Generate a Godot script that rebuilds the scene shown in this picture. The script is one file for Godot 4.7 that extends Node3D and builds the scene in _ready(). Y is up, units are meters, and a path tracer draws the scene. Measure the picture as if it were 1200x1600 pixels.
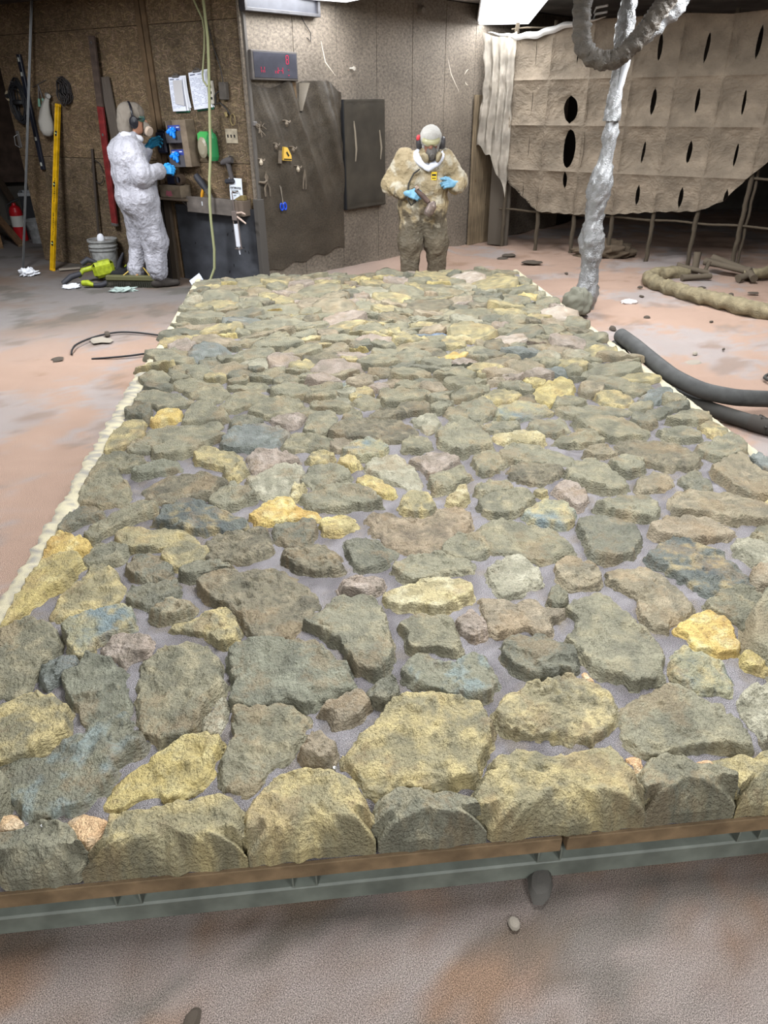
extends Node3D
# A 10 x 20 foot faux stone panel on a steel frame in a spray shop. Metres, y up; the panel runs away from the camera along -z.

var rng := RandomNumberGenerator.new()
var nz := {}
var tex := {}
var mats := {}
var taken := {}

# ------------------------------------------------------------------ geometry
class Geo:
	var v := PackedVector3Array()
	var n := PackedVector3Array()
	var c := PackedColorArray()
	var uv := PackedVector2Array()
	var ix := PackedInt32Array()
	var tint := Color(1, 1, 1)

	func vert(p: Vector3, nn: Vector3, t := Vector2.ZERO, col = null) -> int:
		v.append(p); n.append(nn); uv.append(t); c.append(tint if col == null else col)
		return v.size() - 1

	func tri(a: int, b: int, d: int) -> void:      # wound clockwise as seen from the side its normals point to
		var f := (v[b] - v[a]).cross(v[d] - v[a])
		if f.dot(n[a] + n[b] + n[d]) > 0.0:
			ix.append(a); ix.append(d); ix.append(b)
		else:
			ix.append(a); ix.append(b); ix.append(d)

	func quad(a: int, b: int, d: int, e: int) -> void:
		tri(a, b, d); tri(a, d, e)

	func flat(p: Array, t := []) -> void:          # a flat polygon (convex), its normal from its winding (counter-clockwise seen from outside)
		var nn: Vector3 = (p[1] - p[0]).cross(p[2] - p[0]).normalized()
		var first := v.size()
		for i in p.size():
			vert(p[i], nn, t[i] if t.size() else Vector2.ZERO)
		for i in range(1, p.size() - 1):
			tri(first, first + i, first + i + 1)

	func box(at: Vector3, size: Vector3, b := Basis.IDENTITY, ch := 0.0) -> void:   # ch: chamfer
		var h := size * 0.5
		ch = min(ch, min(h.x, min(h.y, h.z)) * 0.6)
		var ax := [Vector3.RIGHT, Vector3.UP, Vector3.BACK]
		for i in 3:
			for s in [-1.0, 1.0]:
				var w: Vector3 = ax[i] * s
				var p: Vector3 = ax[(i + 1) % 3] * s
				var q: Vector3 = ax[(i + 2) % 3]
				var hw: float = abs(h.dot(ax[i])); var hp: float = abs(h.dot(p)) - ch; var hq: float = abs(h.dot(q)) - ch
				var o: Vector3 = w * hw
				flat([at + b * (o - p * hp - q * hq), at + b * (o + p * hp - q * hq), at + b * (o + p * hp + q * hq), at + b * (o - p * hp + q * hq)],
					[Vector2(0, 1), Vector2(1, 1), Vector2(1, 0), Vector2(0, 0)])
		if ch <= 0.0:
			return
		for i in 3:
			var u: Vector3 = ax[i]; var p: Vector3 = ax[(i + 1) % 3]; var q: Vector3 = ax[(i + 2) % 3]
			var hu: float = h.dot(u) - ch; var hp: float = h.dot(p); var hq: float = h.dot(q)
			for sp in [-1.0, 1.0]:
				for sq in [-1.0, 1.0]:
					var e1: Vector3 = p * sp * hp + q * sq * (hq - ch)
					var e2: Vector3 = p * sp * (hp - ch) + q * sq * hq
					var nn: Vector3 = b * (p * sp + q * sq).normalized()
					var f := v.size()
					vert(at + b * (e1 - u * hu), nn); vert(at + b * (e1 + u * hu), nn); vert(at + b * (e2 + u * hu), nn); vert(at + b * (e2 - u * hu), nn)
					quad(f, f + 1, f + 2, f + 3)

	func bar(a: Vector3, d: Vector3, w: float, t: float, side := Vector3.UP, ch := 0.002) -> void:   # a box from a to d, w across `side`-ish, t thick
		var z := (d - a).normalized()
		var x := side.cross(z)
		if x.length() < 0.01:
			x = Vector3.RIGHT.cross(z)
		x = x.normalized()
		var y := z.cross(x)
		box((a + d) * 0.5, Vector3(w, t, a.distance_to(d)), Basis(x, y, z), ch)

	func tube(path: PackedVector3Array, rad: Array, seg := 10, wob = null, caps := true) -> void:   # wob(i, angle, point) gives a factor for the radius
		var m := path.size()
		var first := v.size()
		var up := Vector3.UP
		var len_ := 0.0
		var base := Geo.new()
		for i in m:
			var d := (path[min(i + 1, m - 1)] - path[max(i - 1, 0)]).normalized()
			var x := up.cross(d)
			if x.length() < 0.05:
				x = Vector3.RIGHT.cross(d)
			x = x.normalized()
			var y := d.cross(x).normalized()
			up = y
			if i > 0:
				len_ += path[i].distance_to(path[i - 1])
			var r: float = rad[min(i, rad.size() - 1)]
			for k in seg + 1:
				var a := TAU * k / seg
				var o := x * cos(a) + y * sin(a)
				var f := 1.0
				if wob != null:
					f = wob.call(i, TAU * (k % seg) / seg, path[i])
				vert(path[i] + o * r * f, o, Vector2(float(k) / seg, len_))
		for i in m - 1:
			for k in seg:
				var a := first + i * (seg + 1) + k
				quad(a, a + 1, a + seg + 2, a + seg + 1)
		if wob != null:
			renormal(first, m, seg)
		if caps:
			for e in [0, m - 1]:
				var dd := (path[0] - path[1]).normalized() if e == 0 else (path[m - 1] - path[m - 2]).normalized()
				var f := vert(path[e], dd)
				for k in seg + 1:
					vert(v[first + e * (seg + 1) + k], dd)
				for k in seg:
					tri(f, f + 1 + k, f + 2 + k)

	func renormal(first: int, m: int, seg: int) -> void:
		for i in m:
			for k in seg + 1:
				var a := first + i * (seg + 1)
				var kk := k % seg
				var dx: Vector3 = v[a + (kk + 1) % seg] - v[a + (kk + seg - 1) % seg]
				var dy: Vector3 = v[first + min(i + 1, m - 1) * (seg + 1) + kk] - v[first + max(i - 1, 0) * (seg + 1) + kk]
				var nn := dx.cross(dy).normalized()
				if nn.dot(n[a + k]) < 0.0:
					nn = -nn
				if nn.length() > 0.5:
					n[a + k] = nn

	func lathe(at: Vector3, prof: Array, seg := 24, b := Basis.IDENTITY, sx := 1.0, sz := 1.0) -> void:   # prof: Vector2(radius, height), outside from bottom to top
		for i in prof.size() - 1:
			var p: Vector2 = prof[i]; var q: Vector2 = prof[i + 1]
			var t := q - p
			var nn2 := Vector2(t.y, -t.x).normalized()
			var f := v.size()
			for k in seg + 1:
				var a := TAU * k / seg
				var o := Vector3(cos(a) * sx, 0, sin(a) * sz)
				var nn := (b * Vector3(cos(a) * nn2.x, nn2.y, sin(a) * nn2.x)).normalized()
				vert(at + b * (o * p.x + Vector3.UP * p.y), nn, Vector2(float(k) / seg, p.y)); vert(at + b * (o * q.x + Vector3.UP * q.y), nn, Vector2(float(k) / seg, q.y))
			for k in seg:
				quad(f + 2 * k, f + 2 * k + 1, f + 2 * k + 3, f + 2 * k + 2)

	func grid(nu: int, nv: int, f: Callable, col = null, face := Vector3.UP) -> void:   # f(u, v) -> point, u and v from 0 to 1; normals towards `face`
		var first := v.size()
		for j in nv + 1:
			for i in nu + 1:
				var p: Vector3 = f.call(float(i) / nu, float(j) / nv)
				vert(p, face, Vector2(float(i) / nu, float(j) / nv), col.call(p) if col != null else null)
		for j in nv:
			for i in nu:
				var a := first + j * (nu + 1) + i
				quad(a, a + 1, a + nu + 2, a + nu + 1)
		for j in nv + 1:
			for i in nu + 1:
				var dx := v[first + j * (nu + 1) + min(i + 1, nu)] - v[first + j * (nu + 1) + max(i - 1, 0)]
				var dy := v[first + min(j + 1, nv) * (nu + 1) + i] - v[first + max(j - 1, 0) * (nu + 1) + i]
				var nn := dx.cross(dy).normalized()
				if nn.dot(face) < 0.0:
					nn = -nn
				if nn.length() > 0.5:
					n[first + j * (nu + 1) + i] = nn

	func prism(poly: PackedVector2Array, depth: float, tf := Transform3D.IDENTITY) -> void:   # outline in x and y, from z = 0 to z = depth
		var area := 0.0
		for i in poly.size():
			area += poly[i].cross(poly[(i + 1) % poly.size()])
		if area < 0.0:
			poly.reverse()
		var t := Geometry2D.triangulate_polygon(poly)
		for side in 2:
			var f := v.size()
			var nn := (tf.basis * (Vector3.BACK if side else Vector3.FORWARD)).normalized()
			for p in poly:
				vert(tf * Vector3(p.x, p.y, depth * side), nn, p)
			for i in range(0, t.size(), 3):
				tri(f + t[i], f + t[i + 1], f + t[i + 2])
		for i in poly.size():
			var p := poly[i]; var q := poly[(i + 1) % poly.size()]
			var nn := (tf.basis * Vector3((q - p).y, -(q - p).x, 0)).normalized()
			var f := v.size()
			vert(tf * Vector3(p.x, p.y, 0), nn); vert(tf * Vector3(q.x, q.y, 0), nn); vert(tf * Vector3(q.x, q.y, depth), nn); vert(tf * Vector3(p.x, p.y, depth), nn)
			quad(f, f + 1, f + 2, f + 3)

	func smooth(first := 0) -> void:               # normals from the faces, for closed indexed shapes wound clockwise
		for i in range(first, n.size()):
			n[i] = Vector3.ZERO
		for i in range(0, ix.size(), 3):
			if ix[i] < first:
				continue
			var f := (v[ix[i + 2]] - v[ix[i]]).cross(v[ix[i + 1]] - v[ix[i]])
			n[ix[i]] += f; n[ix[i + 1]] += f; n[ix[i + 2]] += f
		for i in range(first, n.size()):
			n[i] = n[i].normalized()

	func mesh() -> ArrayMesh:
		var a := []
		a.resize(Mesh.ARRAY_MAX)
		a[Mesh.ARRAY_VERTEX] = v; a[Mesh.ARRAY_NORMAL] = n; a[Mesh.ARRAY_COLOR] = c; a[Mesh.ARRAY_TEX_UV] = uv; a[Mesh.ARRAY_INDEX] = ix
		var m := ArrayMesh.new()
		m.add_surface_from_arrays(Mesh.PRIMITIVE_TRIANGLES, a)
		return m

# ------------------------------------------------------------------ nodes
func numbered(called: String) -> String:
	var k: int = taken.get(called, 0)
	taken[called] = k + 1
	return called if k == 0 else "%s_%03d" % [called, k]

func part(called: String, g, m: Material, parent: Node, label := "") -> MeshInstance3D:
	var o := MeshInstance3D.new()
	o.name = called
	o.mesh = g.mesh() if g is Geo else g
	o.material_override = m
	parent.add_child(o, true)
	if label:
		o.set_meta("label", label)
	return o

func thing(called: String, label: String, category: String, tf := Transform3D.IDENTITY, group := "") -> Node3D:
	var o := Node3D.new()
	o.name = numbered(called)
	o.transform = tf
	add_child(o)
	return tag(o, label, category, group)

func tag(o: Node, label: String, category: String, group := "") -> Node:
	o.set_meta("label", label); o.set_meta("category", category)
	if group:
		o.set_meta("group", group)
	return o

func single(called: String, g: Geo, m: Material, label: String, category: String, tf := Transform3D.IDENTITY, group := "") -> MeshInstance3D:
	var o := part(numbered(called), g, m, self)
	o.transform = tf
	tag(o, label, category, group)
	return o

func struct(called: String, g: Geo, m: Material, parent: Node = self, tf := Transform3D.IDENTITY) -> MeshInstance3D:
	var o := part(called, g, m, parent)
	o.transform = tf
	if parent == self:
		o.set_meta("kind", "structure")
	return o

func at(x: float, y: float, z: float, turn := 0.0) -> Transform3D:
	return Transform3D(Basis(Vector3.UP, deg_to_rad(turn)), Vector3(x, y, z))

# ------------------------------------------------------------------ materials
func srgb(r: float, g: float, b: float) -> Color:
	return Color(r / 255.0, g / 255.0, b / 255.0)

func lin(r: float, g: float, b: float) -> Color:
	return srgb(r, g, b).srgb_to_linear()

func noise(key: String, freq: float, oct := 4, kind := FastNoiseLite.TYPE_SIMPLEX_SMOOTH, ridged := false) -> FastNoiseLite:
	if not nz.has(key):
		var f := FastNoiseLite.new()
		f.noise_type = kind
		f.seed = key.length() * 31 + key.unicode_at(0)
		f.frequency = freq
		f.fractal_octaves = oct
		f.fractal_type = FastNoiseLite.FRACTAL_RIDGED if ridged else FastNoiseLite.FRACTAL_FBM
		nz[key] = f
	return nz[key]

func noise_tex(key: String, freq: float, oct: int, lo: float, hi: float, kind := FastNoiseLite.TYPE_SIMPLEX_SMOOTH, size := 512, skew := 0.5, gain := 0.5) -> NoiseTexture2D:
	if not tex.has(key):
		var t := NoiseTexture2D.new()
		var f := FastNoiseLite.new()
		f.noise_type = kind; f.frequency = freq; f.fractal_octaves = oct; f.fractal_gain = gain; f.seed = key.hash() % 1000
		t.noise = f; t.width = size; t.height = size; t.seamless = true; t.normalize = true
		var r := Gradient.new()
		r.offsets = PackedFloat32Array([0.0, skew, 1.0])
		r.colors = PackedColorArray([Color(lo, lo, lo), Color((lo + hi) * 0.5, (lo + hi) * 0.5, (lo + hi) * 0.5), Color(hi, hi, hi)])
		t.color_ramp = r
		tex[key] = t
	return tex[key]

# grain: an albedo texture name multiplied over the colour; bump: relief in centimetres; scale: repeats per metre
func mat(key: String, col: Color, rough := 0.8, opt := {}) -> StandardMaterial3D:
	if mats.has(key):
		return mats[key]
	var m := StandardMaterial3D.new()
	m.resource_name = key
	m.albedo_color = col
	m.roughness = rough
	m.metallic = opt.get("metal", 0.0)
	m.metallic_specular = opt.get("spec", 0.4)
	m.vertex_color_use_as_albedo = opt.get("vc", false)
	if opt.has("grain"):
		m.albedo_texture = opt.grain
		m.uv1_triplanar = not opt.get("uv", false)
		m.uv1_world_triplanar = opt.get("world", true)
		var s = opt.get("scale", 1.0)
		m.uv1_scale = s if s is Vector3 else Vector3(s, s, s)
	if opt.has("bump"):
		m.heightmap_enabled = true
		m.heightmap_texture = opt.bump
		m.heightmap_scale = opt.get("relief", 0.3)
		if not opt.has("grain"):
			m.uv1_triplanar = not opt.get("uv", false)
			m.uv1_world_triplanar = opt.get("world", true)
			var s = opt.get("scale", 1.0)
			m.uv1_scale = s if s is Vector3 else Vector3(s, s, s)
	if opt.has("detail"):
		m.detail_enabled = true
		m.detail_albedo = opt.detail
		m.detail_blend_mode = BaseMaterial3D.BLEND_MODE_MUL
		m.detail_uv_layer = BaseMaterial3D.DETAIL_UV_2
		m.uv2_triplanar = true
		m.uv2_world_triplanar = true
		var ds: float = opt.get("detail_scale", 1.0)
		m.uv2_scale = Vector3(ds, ds, ds)
	if opt.has("alpha"):
		m.transparency = BaseMaterial3D.TRANSPARENCY_ALPHA
		m.albedo_color.a = opt.alpha
	if opt.has("glow"):
		m.emission_enabled = true
		m.emission = opt.glow
		m.emission_energy_multiplier = opt.get("power", 1.0)
	if opt.has("back"):
		m.backlight_enabled = true
		m.backlight = opt.back
	if opt.has("rim"):
		m.rim_enabled = true
		m.rim = opt.rim
	if opt.has("coat"):
		m.clearcoat_enabled = true
		m.clearcoat = opt.coat
		m.clearcoat_roughness = 0.25
	m.cull_mode = BaseMaterial3D.CULL_DISABLED
	mats[key] = m
	return m

# ------------------------------------------------------------------ the three walls in view, each with its own axes: x to the right along the wall, y up, z out of the wall
const CORNER := Vector3(-0.46, 0, -8.05)
var board_wall := Transform3D(Basis(Vector3.UP, deg_to_rad(-35.0)), CORNER)
var grey_wall := Transform3D(Basis(Vector3.UP, deg_to_rad(41.0)), CORNER)
var rack_wall := Transform3D(Basis(Vector3.UP, deg_to_rad(-40.0)), Vector3(3.4, 0, -9.6))

func on(wall: Transform3D, x: float, y: float, z := 0.0, tilt := 0.0) -> Transform3D:
	return wall * Transform3D(Basis(Vector3.BACK, deg_to_rad(tilt)), Vector3(x, y, z))

func _ready() -> void:
	rng.seed = 11
	# camera: a phone held at 1.75 m, tilted 30 degrees down
	var cam := Camera3D.new()
	cam.name = "camera"
	cam.fov = 71.62
	cam.near = 0.05
	cam.far = 60.0
	cam.position = Vector3(0, 1.75, 0)
	cam.basis = Basis(Vector3.UP, deg_to_rad(-5.78)) * Basis(Vector3.RIGHT, deg_to_rad(-29.97)) * Basis(Vector3.BACK, deg_to_rad(-0.47))
	add_child(cam)
	cam.current = true
	var env := Environment.new()
	env.background_mode = Environment.BG_COLOR
	env.background_color = Color(0.02, 0.02, 0.02)
	env.ambient_light_source = Environment.AMBIENT_SOURCE_DISABLED
	env.tonemap_mode = Environment.TONE_MAPPER_LINEAR
	env.tonemap_exposure = 1.15
	env.sdfgi_enabled = true
	env.ssao_enabled = true
	env.ssil_enabled = true
	var we := WorldEnvironment.new()
	we.name = "environment"
	we.environment = env
	add_child(we)
	# lights: LED ceiling panels, two at the top of the frame, the rest unseen overhead, three of those added as fill
	var cool := Color(0.97, 0.985, 1.0)
	ceiling_lamp(0.17, 2.62, -8.13, 119.4, 1.2, 4.0, cool, "white ceiling light panel cut by the top edge above the grey wall")
	ceiling_lamp(2.36, 2.58, -9.28, -11.7, 2.4, 6.0, cool, "long bright ceiling light panel over the upper left of the draped cloth")
	ceiling_lamp(0.3, 2.68, -5.6, 0.0, 1.2, 14.0, cool, "ceiling light panel over the far half of the stone panel")
	ceiling_lamp(3.4, 2.68, -6.2, 0.0, 1.2, 15.0, cool, "ceiling light panel over the pink sand floor")
	ceiling_lamp(-2.7, 2.68, -6.6, 0.0, 1.2, 15.0, cool, "added fill light panel over the floor in front of the boarded wall")  # unseen, added to brighten the left wall and its floor
	ceiling_lamp(-2.6, 2.68, -3.0, 0.0, 1.2, 4.0, cool, "ceiling light panel over the sand floor beside the stone panel")
	ceiling_lamp(0.6, 2.68, -2.2, 0.0, 1.2, 11.0, cool, "ceiling light panel over the near end of the stone panel")
	ceiling_lamp(3.0, 2.68, -2.6, 0.0, 1.2, 10.0, cool, "ceiling light panel over the near right floor")
	ceiling_lamp(-0.9, 2.68, 1.3, 0.0, 1.2, 7.5, cool, "added fill light panel over the floor behind the camera, left")  # unseen fill pair, added to light the front of the stone panel
	ceiling_lamp(1.6, 2.68, 1.3, 0.0, 1.2, 7.5, cool, "added fill light panel over the floor behind the camera, right")  # the other lamp of the added fill pair
	textures()
	shell()
	panel()
	boarded_wall()
	paneled_wall()
	rack()
	floor_things()
	store_room()
	worker_by_wall()
	worker_spraying()

func ceiling_lamp(x: float, y: float, z: float, turn: float, long: float, power: float, col: Color, label: String) -> void:
	var o := thing("ceiling_light", label, "light", at(x, y, z, turn), "LED ceiling panels")
	var h := Geo.new()
	h.box(Vector3(0, 0.05, 0), Vector3(0.66, 0.04, long + 0.04), Basis.IDENTITY, 0.006)
	part("housing", h, mat("lamp_frame", srgb(225, 228, 230), 0.5), o)
	var d := Geo.new()
	d.box(Vector3(0, 0.016, 0), Vector3(0.62, 0.028, long), Basis.IDENTITY, 0.006)
	part("diffuser", d, mat("lamp_glow", Color(1, 1, 1), 0.4, {"glow": col, "power": 2.2}), o)
	for sx in [-1, 1]:
		for sz in [-1, 1]:
			var w := Geo.new()
			w.tube(PackedVector3Array([Vector3(0.25 * sx, 0.07, 0.42 * long * sz), Vector3(0.25 * sx, 2.785 - y, 0.42 * long * sz)]), [0.003], 5)
			part("hanger", w, mat("wire", srgb(120, 120, 120), 0.4, {"metal": 0.8}), o)
	var l := AreaLight3D.new()
	l.name = "lamp"
	l.area_size = Vector2(0.6, long)
	l.light_color = col
	l.light_energy = power
	l.area_range = 25.0
	l.shadow_enabled = true
	l.rotation_degrees.x = -90.0
	l.position.y = -0.004
	o.add_child(l)

func textures() -> void:
	noise_tex("grain", 0.09, 3, 0.62, 1.0, FastNoiseLite.TYPE_SIMPLEX_SMOOTH, 1024, 0.45)
	noise_tex("grit", 0.21, 2, 0.35, 1.0, FastNoiseLite.TYPE_SIMPLEX, 1024, 0.45, 0.7)
	noise_tex("rock", 0.012, 6, 0.0, 1.0, FastNoiseLite.TYPE_SIMPLEX_SMOOTH, 1024, 0.5, 0.62)
	noise_tex("blotch", 0.006, 5, 0.7, 1.0, FastNoiseLite.TYPE_SIMPLEX_SMOOTH, 512)
	noise_tex("speck", 0.22, 2, 0.35, 1.0, FastNoiseLite.TYPE_SIMPLEX, 512, 0.3)
	noise_tex("splat", 0.1, 4, 0.35, 1.0, FastNoiseLite.TYPE_SIMPLEX_SMOOTH, 1024, 0.4, 0.8)
	noise_tex("stonegrain", 0.07, 5, 0.62, 1.0, FastNoiseLite.TYPE_SIMPLEX_SMOOTH, 1024, 0.4, 0.8)
	noise_tex("rubble", 0.03, 5, 0.0, 1.0, FastNoiseLite.TYPE_SIMPLEX, 1024, 0.5, 0.66)
	var cf := NoiseTexture2D.new()                     # sharp creases of thin cloth and film
	cf.noise = noise("crinkle", 0.012, 4, FastNoiseLite.TYPE_SIMPLEX_SMOOTH, true)
	cf.width = 1024; cf.height = 1024; cf.seamless = true; cf.normalize = true
	tex["crinkle"] = cf
	# oriented strand board: many small strips of different brown laid over each other
	var im := Image.create(1024, 1024, false, Image.FORMAT_RGB8)
	im.fill(Color(0.72, 0.69, 0.64))
	var r := RandomNumberGenerator.new()
	r.seed = 5
	for i in 5200:
		var a := r.randf_range(-0.5, 0.5) + (PI / 2 if r.randf() < 0.3 else 0.0)
		var len_ := r.randi_range(20, 70)
		var wid := r.randi_range(3, 9)
		var tone := r.randf_range(0.62, 1.0)
		var c := Color(tone, tone * r.randf_range(0.93, 0.98), tone * r.randf_range(0.85, 0.94))
		var x0 := r.randf() * 1024; var y0 := r.randf() * 1024
		var dx := cos(a); var dy := sin(a)
		for t in len_:
			var px := x0 + dx * t; var py := y0 + dy * t
			im.fill_rect(Rect2i(posmod(int(px), 1015), posmod(int(py), 1015), max(1, int(wid * abs(dy)) + 1), max(1, int(wid * abs(dx)) + 1)), c.darkened(0.18) if t < 2 or t > len_ - 2 else c)
	tex["osb"] = ImageTexture.create_from_image(im)
	# long wood grain
	var wg := Image.create(256, 1024, false, Image.FORMAT_RGB8)
	var nn := noise("woodgrain", 0.02, 4)
	for x in 256:
		for y in 1024:
			var q := 0.8 + 0.2 * nn.get_noise_2d(x * 5.0 + 6.0 * nn.get_noise_2d(x * 0.5, y * 0.15), y * 0.25)
			wg.set_pixel(x, y, Color(q, q * 0.98, q * 0.95))
	tex["wood"] = ImageTexture.create_from_image(wg)

func shell() -> void:
	# floor: concrete under drifts of blasting sand, one displaced surface
	var fn := noise("floor", 0.35, 4)
	var fine := noise("floor_fine", 3.0, 3)
	var patch := noise("floor_patch", 0.55, 5)
	var patch2 := noise("floor_patch_b", 1.7, 4)
	var pink := lin(210, 178, 158); var pale := lin(202, 188, 182); var grey := lin(158, 151, 148); var dark := lin(122, 117, 109); var brown := lin(150, 130, 116); var rust := lin(166, 132, 106)
	var drift := func(x: float, z: float) -> float:      # how deep the sand lies
		var right := smoothstep(-0.6, 1.6, x)
		var left := smoothstep(-7.4, -5.6, z + 0.55 * (x + 2.0) + 0.5 * fn.get_noise_2d(x, z)) * (1.0 - right)
		return clampf(right + left, 0.0, 1.0)
	var height := func(x: float, z: float) -> float:
		var d: float = drift.call(x, z)
		var berm := 0.10 * exp(-pow((Vector2(x - 1.2, z + 9.3).dot(Vector2(0.656, 0.755)) - 0.1) / 0.28, 2.0)) * smoothstep(-0.4, 0.3, x) * (1.0 - smoothstep(1.6, 2.2, x))
		var y: float = 0.012 * fn.get_noise_2d(x * 1.5, z * 1.5) * (0.3 + d) + 0.022 * d * fn.get_noise_2d(x * 3.0 + 9.0, z * 5.0) + 0.004 * fine.get_noise_2d(x, z) + berm
		if z < -8.9 and x > 2.5:
			y += 0.03 * fn.get_noise_2d(x * 3.0, z * 3.0)
		if z > -7.5 and absf(x - 0.5) < 1.75:
			y = min(y, 0.004)
		return y
	var ragged := noise("floor_ragged", 22.0, 3)
	var colour := func(p: Vector3) -> Color:
		var d: float = drift.call(p.x, p.z)
		var rg := 0.2 * ragged.get_noise_2d(p.x, p.z)
		var a := patch.get_noise_2d(p.x, p.z) + rg; var b := patch2.get_noise_2d(p.x, p.z) + rg
		var c := grey.lerp(brown, smoothstep(-0.2, 0.4, a)).lerp(dark, smoothstep(0.12, 0.42, b) * 0.7)
		var s := pink.lerp(pale, smoothstep(0.0, 0.3, a + 0.4 * b)).lerp(rust, smoothstep(0.2, 0.5, b) * 0.5)
		c = c.lerp(s, d)
		if p.z > -1.6:                                  # the swept strip at the near end: grey grit with rusty and dark smears
			var near := smoothstep(-0.2, 0.2, p.z + 1.3 + 0.5 * b)
			var e := lin(146, 124, 108).lerp(lin(176, 162, 154), smoothstep(-0.3, 0.35, a + 0.7 * b + 0.25 * (p.z + 0.85))).lerp(rust, smoothstep(0.05, 0.35, b) * 0.8)
			e = e.lerp(dark, smoothstep(0.1, 0.4, patch2.get_noise_2d(p.x * 1.3 + 40.0, p.z * 2.2) + 2.0 * rg) * 0.6)
			c = c.lerp(e, near)
		return c
	var g := Geo.new()
	g.grid(300, 340, func(u: float, w: float) -> Vector3:
		var x := -7.4 + 15.8 * u; var z := 0.8 - 14.2 * w
		return Vector3(x, height.call(x, z), z), colour)
	var fl := struct("floor", g, mat("sand_floor", Color(1, 1, 1), 0.95, {"vc": true, "grain": tex.grit, "bump": tex.grit, "relief": 0.4, "scale": 1.15, "spec": 0.25}))
	var slab := Geo.new()
	slab.box(Vector3(0.5, -0.22, -4.6), Vector3(16.4, 0.3, 18.0))
	struct("slab", slab, mat("concrete", srgb(130, 126, 120), 0.9), fl)
	# the outer room, mostly out of sight
	var plain := mat("shop_wall", srgb(118, 112, 104), 0.9, {"grain": tex.blotch, "scale": 0.5})
	for w in [["wall_north", Vector3(0.5, 1.35, -13.55), Vector3(16.2, 2.9, 0.2)], ["wall_south", Vector3(0.5, 1.35, 4.1), Vector3(16.2, 2.9, 0.2)], ["wall_west", Vector3(-7.5, 1.35, -4.7), Vector3(0.2, 2.9, 17.6)], ["wall_east", Vector3(8.5, 1.35, -4.7), Vector3(0.2, 2.9, 17.6)]]:
		var b := Geo.new()
		b.box(w[1], w[2])
		struct(w[0], b, plain)
	var c := Geo.new()
	c.box(Vector3(0.5, 2.89, -4.7), Vector3(16.4, 0.2, 17.8))
	struct("ceiling", c, mat("ceiling_paint", srgb(190, 188, 184), 0.9, {"grain": tex.blotch, "scale": 0.4}))

# ------------------------------------------------------------------ the stone panel
const MORTAR := 0.24
var stone_root: Node3D
var stone_count := 0
var rest: Geo
var tones := {}

func tone(key: String, a: Array, b: Array, c: Array) -> void:
	var dust := lin(160, 156, 142)                 # the same pale dust lies on all of them
	var out := []
	for q in [a, b, c]:
		var l := lin(q[0], q[1], q[2])
		var grey := l.get_luminance()
		l = Color(l.r * 1.07, l.g * 1.06, l.b * 1.04)
		out.append(l.lerp(Color(grey, grey, grey), 0.0 if key in ["YY", "Y2", "F", "WY"] else 0.2).lerp(dust, 0.2))
	tones[key] = out

func outline(raw: PackedVector2Array, n: int, rough: float, key: float) -> PackedVector2Array:
	# cut the corners, walk round at equal steps, then make the edge uneven
	var p := raw
	for k in 2:
		var cut := 0.17 if k == 0 else 0.25
		var q := PackedVector2Array()
		for i in p.size():
			var a := p[i]; var b := p[(i + 1) % p.size()]
			q.append(a.lerp(b, cut)); q.append(a.lerp(b, 1.0 - cut))
		p = q
	var total := 0.0
	for i in p.size():
		total += p[i].distance_to(p[(i + 1) % p.size()])
	var out := PackedVector2Array()
	var i := 0
	var walked := 0.0
	for k in n:
		var want := total * k / n
		while walked + p[i].distance_to(p[(i + 1) % p.size()]) < want:
			walked += p[i].distance_to(p[(i + 1) % p.size()])
			i += 1
		var a := p[i]; var b := p[(i + 1) % p.size()]
		out.append(a.lerp(b, (want - walked) / max(a.distance_to(b), 1e-5)))
	var e := noise("edge", 11.0, 4)
	var c := Vector2.ZERO
	for q in out:
		c += q / n
	for k in n:
		var d := (out[k] - c)
		out[k] += d.normalized() * rough * e.get_noise_3d(out[k].x * 1.6, key, out[k].y * 1.6)
	return out

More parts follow.
